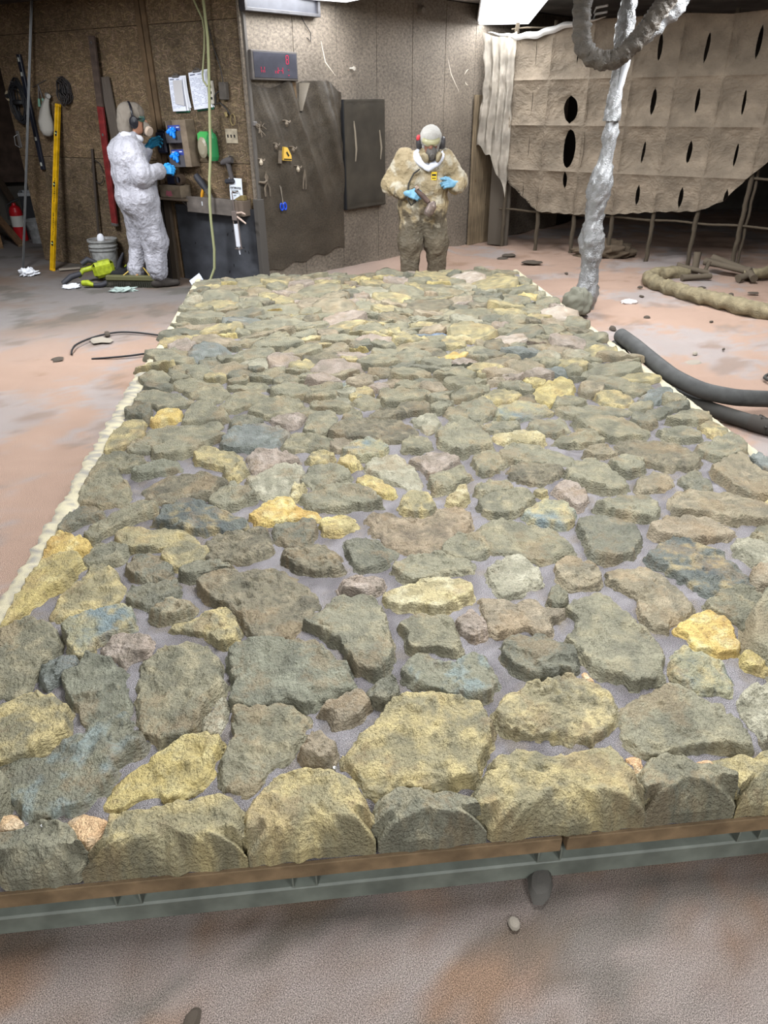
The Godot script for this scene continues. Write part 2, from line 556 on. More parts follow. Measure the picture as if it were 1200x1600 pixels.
func stone_shape(g: Geo, raw: PackedVector2Array, tn: String, n: int, front: bool, high: float) -> void:
	var t: Array = tones[tn]
	var key := float(stone_count) * 7.3
	var size := 0.0
	var c := Vector2.ZERO
	for q in raw:
		c += q / raw.size()
	for q in raw:
		size = max(size, q.distance_to(c))
	var foam := tn == "F"
	var earth := lin(172, 144, 108); var moss := lin(104, 104, 90)
	var o := outline(raw, n, size * 0.055 + 0.003, key)
	c = Vector2.ZERO
	for q in o:
		c += q / n
	var big := noise("stone_big", 7.0, 3)
	var mid := noise("stone_mid", 17.0, 3)
	var ridge := noise("stone_ridge", 9.0, 3, FastNoiseLite.TYPE_SIMPLEX_SMOOTH, true)
	var crack := noise("stone_crack", 5.0, 2, FastNoiseLite.TYPE_SIMPLEX_SMOOTH, true)
	var pit := noise("stone_pit", 38.0, 1)
	var hue := noise("stone_hue", 5.0, 3)
	var speck := noise("stone_speck", 45.0, 2)
	var tilt := Vector2(rng.randf_range(-0.11, 0.11), rng.randf_range(-0.13, 0.06)) * (1.7 if n < 50 else 1.0)
	var porous := tn in ["V", "TV", "OV"]
	var step := rng.randf_range(0.010, 0.018)
	var dir := Vector2.from_angle(rng.randf() * TAU)
	var rings := [1.06, 1.03]
	var inner := 28 if n > 90 else (18 if n > 40 else 8)
	for i in inner:
		rings.append(1.0 - pow(float(i) / inner, 1.25) * 0.96)
	var first := g.v.size()
	var starts := []
	var counts := []
	for r in rings:
		var s: float = r
		var m_: int = n if s > 0.9 else max(7, int(n * s))       # fewer points on the inner rings, so that the facets stay even
		starts.append(g.v.size())
		counts.append(m_)
		for k in m_:
			var f: float = float(k) * n / m_
			var edge := o[int(f) % n].lerp(o[(int(f) + 1) % n], f - floor(f))
			var p := c + (edge - c) * s
			var d: float = (1.0 - s) * edge.distance_to(c)
			var chip: float = 0.006 + 0.045 * pow(max(0.0, 0.35 + 1.0 * big.get_noise_3d(edge.x * 1.5, key + 50.0, edge.y * 1.5)), 2.0)
			var outer := front and edge.y > -1.1
			if outer:
				chip = 0.085 + 0.03 * big.get_noise_3d(edge.x, key + 9.0, edge.y)
			var side := 1.0 - pow(1.0 - clampf(d / chip, 0.0, 1.0), 2.0)
			var w := big.get_noise_3d(p.x, key, p.y)
			var m := mid.get_noise_3d(p.x, key, p.y)
			var rd := ridge.get_noise_3d(p.x + dir.x * m * 0.02, key, p.y + dir.y * m * 0.02)
			var top := high + tilt.dot(p - c) + 0.010 * w + 0.005 * m + 0.005 * rd - 0.004 * smoothstep(0.55, 0.95, crack.get_noise_3d(p.x + 0.02 * m, key, p.y + 0.03 * w))
			var lay := (top + (p - c).dot(dir) * 0.07) / step       # thin broken layers
			top += (smoothstep(0.38, 0.62, lay - floor(lay)) - (lay - floor(lay))) * step * 0.8
			top += 0.002 * pit.get_noise_3d(p.x, key, p.y)
			if porous:
				top -= 0.024 * max(0.0, pit.get_noise_3d(p.x * 0.8, key + 5.0, p.y * 0.8) - 0.02) * smoothstep(-0.2, 0.2, w)
			if foam:
				top = 0.012 + 0.006 * m
			top = max(top, 0.012)
			var y: float = lerp(0.21 + 0.004 * m, MORTAR + top, side) if outer else MORTAR + top * (0.1 + 0.9 * side)
			if s > 1.005:
				y = MORTAR - 0.015 if s > 1.04 else MORTAR + top * 0.03
				p += (edge - c).normalized() * 0.003 * (1.0 + m)
			if outer and s > 1.005:       # the outer face of the front row comes down over the plywood edge
				p = edge + Vector2(0, 0.003 if s < 1.04 else -0.006)
				y = 0.166 if s > 1.04 else 0.178 + 0.004 * w
			var h1 := hue.get_noise_3d(p.x, key, p.y) * 1.5
			var h2 := hue.get_noise_3d(p.x * 2.2 + 20.0, key, p.y * 2.2)
			var h3 := speck.get_noise_3d(p.x, key, p.y)
			var col: Color = t[0].lerp(t[1], smoothstep(-0.25, 0.6, h1 + 0.25 * h3)).lerp(t[2], smoothstep(-0.05 if not (tn in ["OY", "OV"]) else -0.3, 0.5, h2 + 0.3 * rd - 0.1 + 0.35 * h3) * 0.85)
			col = col.lerp(t[1] * 0.62, smoothstep(0.08, 0.4, h3) * (0.65 if porous else 0.4))
			var h4 := hue.get_noise_3d(p.x * 0.9, key + 31.0, p.y * 0.9); var h5 := hue.get_noise_3d(p.x * 1.6, key + 77.0, p.y * 1.6)
			if not foam:
				col = col.lerp(earth, smoothstep(0.1, 0.45, h4 + 0.3 * h3) * 0.3).lerp(moss, smoothstep(0.12, 0.45, h5 + 0.35 * h3) * 0.2)
			g.vert(Vector3(p.x, y, p.y), Vector3.UP, Vector2.ZERO, col)
	for j in rings.size() - 1:
		var na: int = counts[j]; var nb: int = counts[j + 1]; var sa: int = starts[j]; var sb: int = starts[j + 1]
		var i := 0; var k := 0
		while i < na or k < nb:
			if k >= nb or (i < na and float(i + 1) / na <= float(k + 1) / nb):
				g.tri(sa + i % na, sa + (i + 1) % na, sb + k % nb)
				i += 1
			else:
				g.tri(sa + i % na, sb + (k + 1) % nb, sb + k % nb)
				k += 1
	var last: int = starts[rings.size() - 1]; var nl: int = counts[rings.size() - 1]
	var mid_y := 0.0
	for k in nl:
		mid_y += g.v[last + k].y / nl
	var e := g.vert(Vector3(c.x, mid_y, c.y), Vector3.UP, Vector2.ZERO, g.c[last])
	for k in nl:
		g.tri(last + k, last + (k + 1) % nl, e)
	g.smooth(first)

func finish_stone(raw: PackedVector2Array, tn: String, n: int, front: bool) -> void:
	var high := 0.033 + (rng.randf_range(-0.010, 0.012) if n > 50 else rng.randf_range(-0.016, 0.018))
	stone_count += 1
	if stone_count > 298:
		stone_shape(rest, raw, tn, n, front, high)
		return
	var g := Geo.new()
	stone_shape(g, raw, tn, n, front, high)
	part("foam_filler" if tn == "F" else "stone", g, mats.stone, stone_root)

func st(tn: String, mm: Array) -> void:          # a stone by its outline: x, z pairs in millimetres
	var raw := PackedVector2Array()
	var front := false
	for i in range(0, mm.size(), 2):
		front = front or mm[i + 1] > -1085
		raw.append(Vector2(mm[i], min(mm[i + 1], -1072)) * 0.001)
	var c := Vector2.ZERO
	for q in raw:
		c += q / raw.size()
	for i in raw.size():
		raw[i] += (raw[i] - c).limit_length(0.002)
		raw[i].y = min(raw[i].y, -1.072)
	finish_stone(raw, tn, 130 if raw[0].y > -2.3 else (84 if raw[0].y > -3.4 else 52), front)

func el(tn: String, x: int, z: int, w: int, d: int) -> void:   # a smaller stone by its middle and half sizes in millimetres
	var raw := PackedVector2Array()
	var n := rng.randi_range(6, 9)
	var turn := rng.randf() * TAU
	for k in n:
		var a := turn + TAU * (k + rng.randf_range(-0.28, 0.28)) / n
		raw.append(Vector2(x + w * 1.12 * cos(a) * rng.randf_range(0.9, 1.12), z + d * 1.12 * sin(a) * rng.randf_range(0.9, 1.12)) * 0.001)
	finish_stone(raw, tn, 44 if z > -3000 else 26, false)

func panel() -> void:
	tone("G", [148, 144, 117], [124, 122, 101], [172, 162, 126])
	tone("O", [148, 142, 112], [122, 119, 96], [178, 166, 126])
	tone("GO", [152, 147, 118], [128, 125, 102], [172, 162, 124])
	tone("OY", [166, 154, 108], [138, 131, 99], [224, 200, 122])
	tone("OV", [166, 154, 112], [136, 129, 99], [222, 199, 126])
	tone("YY", [226, 196, 116], [204, 168, 92], [242, 226, 166])
	tone("Y2", [206, 186, 120], [170, 156, 108], [232, 216, 156])
	tone("B", [120, 128, 126], [104, 112, 106], [148, 156, 152])
	tone("BB", [104, 134, 172], [116, 126, 122], [136, 160, 190])
	tone("GB", [140, 139, 114], [120, 119, 100], [140, 160, 160])
	tone("BG", [132, 132, 110], [112, 114, 97], [154, 156, 132])
	tone("BY", [108, 115, 110], [76, 90, 96], [190, 168, 110])
	tone("YB", [166, 162, 124], [126, 148, 154], [206, 186, 120])
	tone("K", [122, 121, 102], [104, 105, 90], [142, 136, 110])
	tone("P", [174, 154, 138], [148, 132, 116], [198, 180, 166])
	tone("PW", [208, 188, 168], [176, 156, 136], [226, 212, 196])
	tone("T", [168, 149, 118], [140, 126, 102], [192, 174, 142])
	tone("OT", [158, 144, 112], [130, 121, 98], [184, 166, 130])
	tone("W", [174, 168, 140], [144, 141, 116], [200, 194, 166])
	tone("WY", [208, 193, 146], [172, 160, 120], [226, 216, 178])
	tone("V", [130, 120, 94], [100, 94, 76], [162, 147, 114])
	tone("TV", [158, 137, 106], [128, 111, 88], [184, 162, 128])
	tone("F", [244, 204, 158], [232, 184, 136], [250, 224, 188])
	mat("stone", Color(1, 1, 1), 0.9, {"vc": true, "grain": tex.stonegrain, "bump": tex.rubble, "relief": 1.15, "scale": 2.2, "spec": 0.3})
	stone_root = thing("stone_mosaic", "large flat faux stone wall panel lying on its steel frame, stones set in grey mortar", "stone panel")
	rest = Geo.new()
	# mortar bed between the stones
	var mn := noise("mortar", 9.0, 4); var mf := noise("mortar_fine", 60.0, 2); var mc := noise("mortar_hue", 4.0, 3)
	var m1 := lin(190, 184, 186); var m2 := lin(162, 156, 158); var m3 := lin(184, 172, 160)
	var b := Geo.new()
	b.grid(160, 320, func(u: float, w: float) -> Vector3:
		var x := -1.06 + 3.175 * u; var z := -1.08 - 6.32 * w
		return Vector3(x, lerp(0.176, MORTAR, smoothstep(-1.09, -1.2, z)) + 0.014 * mn.get_noise_2d(x, z) * smoothstep(-1.08, -1.2, z) + 0.004 * mf.get_noise_2d(x, z), z),
		func(p: Vector3) -> Color: return m1.lerp(m2, smoothstep(-0.1, 0.5, mc.get_noise_2d(p.x, p.z))).lerp(m3, smoothstep(0.1, 0.5, mc.get_noise_2d(p.x * 2.0 + 9.0, p.z * 2.0)) * 0.7))
	b.tint = m2
	b.box(Vector3(0.528, 0.168, -4.239), Vector3(3.17, 0.008, 6.32)); b.box(Vector3(0.528, 0.193, -4.3), Vector3(3.17, 0.05, 6.2))
	part("mortar_bed", b, mat("mortar", Color(1, 1, 1), 0.95, {"vc": true, "grain": tex.grit, "bump": tex.grit, "relief": 1.1, "scale": 1.3, "spec": 0.2}), stone_root)
	# cream foam strip along both long sides, ragged and spattered with mortar on the left
	var en := noise("strip", 3.0, 4)
	for s in [[-1.082, -1.1, "cream edge strip, ragged and smeared with grey"], [2.135, -1.1, "cream edge strip"]]:
		var e := Geo.new()
		var cream := lin(206, 196, 166); var smear := lin(150, 146, 140)
		var sx: float = s[0]
		var out: float = -1.0 if sx < 0.0 else 1.0
		var prof := [[-0.026, 0.16], [-0.026, 0.242], [-0.012, 0.25], [0.012, 0.25], [0.026, 0.24], [0.028, 0.16]]
		for k in 261:
			var z := -1.085 - 6.32 * k / 260.0
			var q := en.get_noise_2d(sx * 4.0, z * 3.0); var q2 := en.get_noise_2d(sx, z * 16.0)
			var near := smoothstep(-5.2, -4.4, z) * (1.0 if sx < 0.0 else 0.15)
			for j in 6:
				var wide: float = prof[j][0] * (1.0 + near * 0.75) + (near * 0.016 * (q + q2) + 0.003 * q2) * (1.0 if j > 2 else 0.3)
				var hue := smoothstep(-0.05, 0.3, en.get_noise_2d(z * 9.0, sx + j * 0.35) + 0.3 * q2) * (0.12 + 0.8 * near)
				e.vert(Vector3(sx + out * (wide + near * 0.012), prof[j][1] + (0.005 * q2 + 0.01 * q * near if j > 0 and j < 5 else 0.0), z), Vector3(out * (j - 2.5) * 0.4, 1.0, 0.0).normalized(), Vector2.ZERO, cream.lerp(smear, hue))
		for k in 260:
			for j in 5:
				e.quad(k * 6 + j, k * 6 + j + 1, k * 6 + j + 7, k * 6 + j + 6)
		part("edge_strip", e, mat("edge_foam", Color(1, 1, 1), 0.9, {"vc": true, "grain": tex.grain, "scale": 3.0}), stone_root, s[2])
	# plywood sheets under the mortar, cross tubes and rails under the plywood
	var ply := mat("panel_ply", srgb(146, 122, 92), 0.85, {"grain": tex.blotch, "bump": tex.speck, "relief": 0.15, "scale": 3.0})
	for x in [[-1.075, 0.548], [0.562, 2.13]]:
		for z in [[-1.07, -3.2], [-3.21, -5.3], [-5.31, -7.4]]:
			var p := Geo.new()
			p.box(Vector3((x[0] + x[1]) * 0.5, 0.1385, (z[0] + z[1]) * 0.5), Vector3(x[1] - x[0], 0.049, abs(z[0] - z[1])), Basis.IDENTITY, 0.002)
			part("plywood_sheet", p, ply, stone_root)
	var steel := mat("frame_steel", srgb(132, 137, 126), 0.55, {"grain": tex.blotch, "scale": 2.0, "spec": 0.5})
	for k in 11:
		var x: float = [-0.99, -0.52, -0.095, 0.525, 1.06, 1.55, 2.05, -0.3, 0.2, 1.3, 1.8][k]
		if k > 6:
			continue
		var t := Geo.new()
		# an open square tube seen end on
		for s in [-1, 1]:
			t.box(Vector3(x + 0.029 * s, 0.0905, -4.204), Vector3(0.004, 0.047, 6.256))
			t.box(Vector3(x, 0.0905 + 0.0215 * s, -4.204), Vector3(0.054, 0.004, 6.256))
		part("cross_tube", t, steel, stone_root)
	for r in [[Vector3(0.525, 0.033, -1.106), Vector3(3.2, 0.066, 0.06)], [Vector3(0.525, 0.033, -7.36), Vector3(3.2, 0.066, 0.06)], [Vector3(0.525, 0.033, -4.2), Vector3(3.0, 0.066, 0.06)]]:
		var t := Geo.new()
		t.box(r[0], r[1], Basis.IDENTITY, 0.005)
		part("frame_rail", t, steel, stone_root)
	# screw heads driven through the front stones
	for s in [[-0.7, 0.268, -1.165], [-0.005, 0.242, -1.278]]:
		var w := Geo.new()
		w.lathe(Vector3(s[0], s[1], s[2]), [Vector2(0.003, -0.03), Vector2(0.003, 0.0), Vector2(0.006, 0.005), Vector2(0.005, 0.007), Vector2(0.002, 0.006), Vector2(0.0, 0.003)], 12)
		part("screw", w, mat("zinc", srgb(200, 200, 200), 0.35, {"metal": 0.9}), stone_root)
	stones()
	var o := part("far_stones", rest, mats.stone, stone_root)
	o.set_meta("kind", "stuff")

# every stone of the panel, largest first: tone and outline, or tone, middle and half sizes, in millimetres on the panel
func stones() -> void:
	el("O", 1725, -1460, 437, 361)
	st("OY", [324, -1130, 363, -1183, 405, -1246, 462, -1268, 542, -1245, 612, -1247, 685, -1243, 726, -1242, 747, -1222, 755, -1186, 757, -1152, 762, -1100, 754, -1070, 730, -1039, 659, -1032, 550, -1021, 447, -1019, 397, -1021, 359, -1028, 364, -1065])
	st("OY", [20, -1310, 39, -1337, 76, -1378, 133, -1418, 150, -1465, 207, -1479, 280, -1475, 325, -1449, 385, -1442, 427, -1409, 430, -1346, 419, -1302, 375, -1249, 348, -1188, 277, -1192, 205, -1178, 157, -1186, 92, -1177, 54, -1230, 19, -1282])
	st("OY", [-603, -1013, -585, -1075, -567, -1117, -552, -1161, -548, -1184, -429, -1198, -307, -1205, -254, -1191, -236, -1155, -237, -1097, -227, -1063, -229, -1025, -363, -1022, -492, -1013])
	st("OY", [-218, -1028, -229, -1148, -213, -1195, -172, -1242, -135, -1265, -43, -1265, 22, -1244, 56, -1185, 76, -1115, 83, -1028, 77, -1013, -49, -1024, -194, -1027])
	st("GB", [-901, -1371, -872, -1378, -818, -1393, -772, -1384, -709, -1435, -638, -1489, -595, -1504, -557, -1487, -544, -1436, -509, -1413, -510, -1391, -569, -1327, -587, -1269, -624, -1229, -688, -1205, -743, -1191, -789, -1241, -837, -1277, -871, -1288])
	el("O", -955, -1260, 152, 114)
	st("BG", [-297, -1523, -293, -1628, -328, -1737, -291, -1778, -232, -1782, -144, -1767, -97, -1772, -30, -1738, 14, -1678, 58, -1635, 72, -1560, 73, -1533, 20, -1530, -55, -1488, -97, -1497, -127, -1513, -217, -1498])
	st("O", [-573, -1633, -580, -1736, -539, -1796, -470, -1825, -406, -1796, -347, -1729, -310, -1603, -325, -1569, -367, -1506, -370, -1435, -408, -1417, -467, -1397, -501, -1435, -536, -1439])
	st("GO", [797, -1367, 815, -1390, 881, -1425, 944, -1452, 1004, -1468, 1037, -1442, 1077, -1394, 1101, -1333, 1114, -1269, 1105, -1210, 1087, -1191, 1038, -1218, 915, -1232, 859, -1213, 816, -1221, 783, -1254, 772, -1300])
	st("OV", [450, -1406, 476, -1462, 520, -1483, 603, -1509, 674, -1528, 729, -1517, 771, -1472, 804, -1425, 809, -1391, 770, -1323, 711, -1280, 642, -1284, 581, -1313, 521, -1313, 462, -1334])
	st("GO", [795, -1853, 871, -1899, 945, -1934, 966, -1888, 996, -1812, 1006, -1732, 1033, -1633, 1022, -1564, 985, -1484, 923, -1464, 874, -1469, 851, -1508, 794, -1514, 779, -1582, 773, -1642, 752, -1701, 809, -1743, 814, -1799])
	st("G", [95, -1174, 135, -1182, 198, -1169, 280, -1150, 319, -1130, 348, -1096, 358, -1060, 347, -1024, 331, -1020, 215, -1014, 106, -1010, 90, -1028, 91, -1095])
	st("V", [-469, -2129, -391, -2191, -276, -2198, -159, -2195, -66, -2083, -24, -1965, -79, -1867, -131, -1791, -243, -1804, -292, -1925, -360, -1986, -408, -2027])
	st("G", [-831, -1152, -796, -1159, -742, -1173, -688, -1187, -650, -1177, -620, -1128, -590, -1103, -608, -1057, -615, -1014, -719, -1016, -784, -1021])
	el("V", 1305, -1200, 138, 114)
	st("O", [-276, -1507, -164, -1513, -73, -1471, -69, -1429, -125, -1323, -182, -1277, -204, -1229, -274, -1218, -304, -1280, -309, -1332, -272, -1394, -291, -1466])
	st("O", [769, -1164, 807, -1201, 857, -1209, 919, -1181, 929, -1167, 964, -1136, 1005, -1118, 995, -1080, 985, -1044, 922, -1027, 838, -1030, 754, -1022, 736, -1024, 757, -1069, 754, -1126])
	st("Y2", [-589, -1213, -581, -1243, -552, -1298, -511, -1338, -457, -1370, -408, -1417, -369, -1424, -303, -1394, -301, -1367, -320, -1334, -323, -1286, -349, -1259, -397, -1225, -423, -1222, -467, -1239, -506, -1228, -541, -1201])
	st("OY", [-972, -1566, -914, -1601, -867, -1639, -814, -1624, -761, -1584, -731, -1515, -725, -1452, -775, -1413, -806, -1392, -851, -1379, -899, -1363])
	st("G", [-93, -1868, -32, -1919, 36, -1995, 103, -1993, 160, -1968, 184, -1917, 196, -1824, 204, -1748, 191, -1658, 171, -1603, 119, -1591, 76, -1623, 48, -1684, 25, -1758, -48, -1819])
	st("OY", [965, -1169, 986, -1188, 1045, -1199, 1085, -1187, 1158, -1190, 1236, -1174, 1139, -1027, 986, -1032, 997, -1074, 1012, -1120, 978, -1131])
	st("O", [-1075, -1929, -1031, -1953, -968, -1968, -900, -1944, -858, -1869, -850, -1816, -879, -1760, -884, -1695, -903, -1621, -960, -1632, -1000, -1645])
	el("O", 1925, -2200, 207, 171)
	st("BG", [-804, -1686, -775, -1729, -737, -1778, -659, -1745, -618, -1702, -614, -1637, -578, -1563, -581, -1522, -640, -1497, -703, -1496, -737, -1581, -777, -1620])
	st("BY", [1207, -2122, 1323, -2211, 1416, -2189, 1492, -2089, 1518, -2001, 1531, -1899, 1422, -1873, 1313, -1866, 1254, -2011, 1205, -2090])
	st("GB", [201, -1609, 236, -1653, 275, -1688, 305, -1665, 343, -1617, 401, -1644, 460, -1667, 488, -1644, 480, -1596, 492, -1548, 489, -1513, 456, -1481, 420, -1460, 381, -1481, 333, -1495, 287, -1518, 230, -1560])
	st("TV", [179, -2559, 260, -2563, 359, -2498, 452, -2500, 503, -2562, 631, -2520, 594, -2406, 519, -2294, 411, -2249, 327, -2270, 235, -2327, 194, -2428])
	st("OT", [1012, -2039, 1073, -2059, 1156, -2064, 1208, -2016, 1241, -1932, 1247, -1819, 1214, -1770, 1122, -1746, 1099, -1699, 1047, -1710, 1034, -1796, 1075, -1875, 1039, -1917, 1011, -1985])
	st("O", [573, -2311, 638, -2427, 714, -2470, 818, -2405, 918, -2343, 971, -2195, 893, -2148, 791, -2138, 738, -2211, 629, -2223])
	st("OT", [1512, -2570, 1637, -2631, 1766, -2540, 1882, -2441, 1871, -2308, 1792, -2291, 1652, -2333, 1562, -2396, 1450, -2423])
	st("K", [546, -1698, 602, -1716, 681, -1699, 767, -1643, 751, -1542, 690, -1535, 608, -1524, 545, -1580, 531, -1639])
	st("K", [1022, -2394, 1107, -2463, 1208, -2438, 1270, -2327, 1226, -2211, 1155, -2118, 1051, -2108, 988, -2137, 1020, -2259])
	st("W", [1178, -1408, 1231, -1438, 1281, -1432, 1333, -1400, 1227, -1233, 1146, -1220, 1153, -1272, 1148, -1328])
	el("OY", 1945, -1900, 161, 133)
	st("OY", [-949, -2035, -915, -2123, -878, -2237, -848, -2300, -771, -2266, -720, -2158, -717, -2063, -798, -2000, -896, -1977])
	st("T", [522, -1945, 570, -1958, 631, -1902, 714, -1905, 736, -1854, 788, -1830, 791, -1807, 733, -1774, 715, -1716, 669, -1727, 637, -1763, 576, -1748, 526, -1743, 521, -1844])
	el("G", -995, -1460, 92, 76)
	st("YB", [-881, -1936, -822, -1986, -706, -2031, -660, -2014, -628, -1918, -688, -1881, -749, -1856, -732, -1813, -775, -1778, -805, -1791, -848, -1878])
	st("YB", [1023, -1544, 1072, -1598, 1106, -1624, 1150, -1599, 1187, -1565, 1200, -1524, 1177, -1435, 1151, -1411, 1112, -1425, 1053, -1436, 1018, -1471])
	st("V", [-798, -2893, -755, -2982, -661, -3049, -554, -3036, -442, -2964, -402, -2902, -477, -2801, -552, -2740, -665, -2736, -768, -2817])
	st("Y2", [-1075, -2091, -1075, -2264, -1044, -2340, -948, -2373, -888, -2322, -931, -2183, -982, -2131, -1024, -2026, -1066, -1938, -1075, -1917, -1075, -2058])
	st("OT", [1791, -2767, 1963, -2905, 2044, -2896, 2016, -2805, 2031, -2688, 2076, -2609, 1983, -2461, 1898, -2504, 1804, -2515, 1809, -2690])
	st("WY", [179, -1978, 239, -2009, 326, -2038, 406, -2055, 477, -2020, 518, -1964, 476, -1908, 368, -1878, 307, -1909, 221, -1919])
	st("BY", [-706, -2584, -651, -2684, -580, -2746, -479, -2692, -406, -2628, -310, -2564, -280, -2496, -394, -2485, -520, -2487, -604, -2547])
	st("YY", [1124, -1713, 1192, -1755, 1269, -1775, 1314, -1747, 1305, -1665, 1295, -1603, 1269, -1575, 1221, -1576, 1156, -1598, 1137, -1616, 1146, -1662])
	st("O", [1281, -1827, 1349, -1869, 1425, -1879, 1491, -1871, 1490, -1815, 1465, -1713, 1386, -1666, 1342, -1666, 1325, -1740, 1291, -1773])
	st("O", [213, -1822, 285, -1853, 347, -1841, 397, -1840, 421, -1776, 415, -1682, 392, -1665, 336, -1692, 248, -1691, 248, -1743, 240, -1786])
	st("V", [1463, -3124, 1597, -3169, 1725, -3138, 1817, -3008, 1833, -2894, 1743, -2811, 1601, -2815, 1544, -2901, 1485, -2991])
	st("GO", [-902, -3552, -842, -3610, -660, -3600, -491, -3515, -455, -3435, -537, -3385, -587, -3320, -683, -3198, -798, -3233, -828, -3304, -764, -3365, -878, -3475])
	st("V", [-471, -2386, -441, -2453, -329, -2465, -229, -2490, -186, -2341, -256, -2271, -375, -2274, -463, -2317])
	st("GO", [240, -2149, 296, -2217, 411, -2249, 516, -2214, 563, -2175, 543, -2114, 446, -2104, 381, -2071, 297, -2051])
	st("T", [1279, -2301, 1400, -2376, 1562, -2370, 1644, -2246, 1551, -2197, 1416, -2189, 1316, -2224])
	st("W", [590, -2108, 666, -2174, 744, -2187, 791, -2095, 775, -2005, 667, -1950, 607, -1938, 583, -2028])
	st("O", [-1075, -2911, -1075, -3023, -1061, -3158, -991, -3160, -916, -3060, -832, -2897, -836, -2791, -919, -2766, -1052, -2816])
	st("OY", [-521, -1895, -511, -1922, -439, -1953, -372, -1993, -311, -1950, -287, -1857, -293, -1804, -338, -1778, -399, -1848, -469, -1867])
	st("V", [38, -3388, 113, -3506, 259, -3541, 407, -3563, 521, -3482, 529, -3328, 374, -3274, 241, -3326, 142, -3314])
	st("OY", [-835, -2475, -781, -2542, -656, -2553, -534, -2501, -481, -2422, -580, -2387, -700, -2378, -778, -2410])
	st("G", [-100, -2756, -7, -2799, 97, -2823, 181, -2795, 240, -2698, 266, -2626, 102, -2612, -60, -2631])
	st("W", [1557, -2161, 1631, -2199, 1703, -2144, 1777, -2056, 1701, -1938, 1587, -1993, 1564, -2059])
	st("GO", [602, -3344, 654, -3414, 762, -3492, 851, -3468, 876, -3261, 871, -3121, 772, -3110, 685, -3055, 636, -3149, 605, -3246])
	st("V", [-185, -2284, -112, -2321, -13, -2356, 58, -2278, 76, -2168, -19, -2137, -100, -2188])
	st("W", [-345, -2952, -287, -3004, -191, -3075, -109, -3075, -65, -2998, -100, -2866, -159, -2763, -242, -2755, -304, -2834])
	st("GO", [1130, -2846, 1221, -2940, 1300, -2958, 1345, -2885, 1369, -2767, 1375, -2657, 1309, -2619, 1228, -2640, 1156, -2719, 1117, -2772])
	st("K", [75, -2381, 153, -2396, 211, -2341, 291, -2274, 218, -2172, 121, -2142, 93, -2252])
	st("O", [1369, -3442, 1479, -3481, 1604, -3448, 1694, -3368, 1721, -3201, 1609, -3167, 1474, -3153, 1397, -3256, 1367, -3357])
	st("YY", [-307, -2617, -276, -2668, -225, -2747, -128, -2750, -100, -2661, -7, -2595, -1, -2549, -139, -2544, -230, -2516, -290, -2562])
	st("B", [-490, -3286, -479, -3378, -422, -3519, -293, -3542, -202, -3531, -120, -3457, -197, -3344, -233, -3243, -356, -3258])
	st("G", [1140, -2514, 1261, -2571, 1409, -2583, 1440, -2507, 1374, -2379, 1270, -2391, 1173, -2456])
	st("W", [195, -2987, 259, -3084, 374, -3114, 421, -3043, 458, -2915, 467, -2798, 416, -2749, 355, -2811, 261, -2919])
	st("P", [-734, -1818, -700, -1872, -635, -1886, -561, -1851, -561, -1773, -623, -1760, -629, -1727, -689, -1768])
	st("O", [-967, -2539, -895, -2659, -786, -2770, -703, -2761, -685, -2688, -791, -2594, -865, -2527, -898, -2459])
	st("K", [-746, -2284, -717, -2346, -624, -2358, -561, -2295, -564, -2201, -635, -2149, -715, -2218])
	st("OT", [844, -2110, 905, -2147, 1012, -2070, 977, -1963, 875, -1955, 827, -2019])
	st("T", [-49, -1463, -12, -1508, 45, -1528, 88, -1531, 112, -1477, 69, -1433, 20, -1407, -3, -1417, -14, -1459])
	st("G", [865, -3066, 956, -3156, 1082, -3156, 1173, -3086, 1240, -2993, 1167, -2920, 1083, -2957, 944, -2973, 874, -2982])
	st("YB", [834, -2509, 951, -2579, 1037, -2583, 1063, -2455, 986, -2348, 921, -2393, 842, -2442])
	st("O", [662, -2599, 733, -2663, 884, -2690, 932, -2610, 834, -2509, 744, -2479, 668, -2502])
	el("OY", 2025, -2440, 163, 76)
	st("K", [-699, -2067, -695, -2117, -627, -2148, -557, -2179, -519, -2148, -513, -2083, -550, -2038, -588, -2006, -636, -2035])
	st("V", [869, -2890, 929, -2962, 1060, -2960, 1159, -2934, 1111, -2823, 1014, -2736, 912, -2772, 869, -2827])
	el("T", 1605, -1920, 92, 76)
	st("G", [1828, -3006, 1936, -3067, 2128, -3178, 2128, -3139, 2128, -3019, 2044, -2896, 1900, -2858, 1863, -2904])
	st("YY", [-1075, -2406, -1075, -2509, -1054, -2562, -914, -2473, -890, -2400, -982, -2366, -1075, -2345])
	st("T", [-103, -1331, -74, -1364, -36, -1398, 5, -1341, -9, -1285, -84, -1290])
	st("K", [-216, -2501, -139, -2518, -28, -2531, -24, -2429, -88, -2341, -162, -2361, -201, -2425])
	st("OY", [-1075, -3429, -1075, -3613, -1038, -3741, -947, -3743, -908, -3670, -902, -3502, -947, -3435, -973, -3333, -1059, -3320])
	st("G", [-91, -2941, -28, -3055, 63, -3055, 141, -2973, 140, -2894, 46, -2848, -23, -2828, -83, -2882])
	st("G", [-490, -2767, -435, -2887, -359, -2896, -275, -2768, -306, -2728, -383, -2669, -464, -2679])
	st("G", [-1052, -4019, -1049, -4179, -963, -4201, -840, -4136, -734, -4011, -669, -3926, -761, -3892, -861, -3846, -916, -3926, -1032, -3971])
	el("OY", -535, -2340, 92, 76)
	st("Y2", [1259, -1557, 1304, -1587, 1343, -1547, 1391, -1512, 1352, -1451, 1303, -1480, 1260, -1499, 1241, -1520])
	st("F", [-655, -1192, -620, -1211, -563, -1182, -576, -1134, -598, -1121, -636, -1146])
	el("G", -835, -2380, 92, 76)
	el("GO", 545, -2260, 92, 76)
	st("G", [1308, -3592, 1435, -3633, 1660, -3624, 1773, -3553, 1710, -3470, 1519, -3476, 1349, -3462])
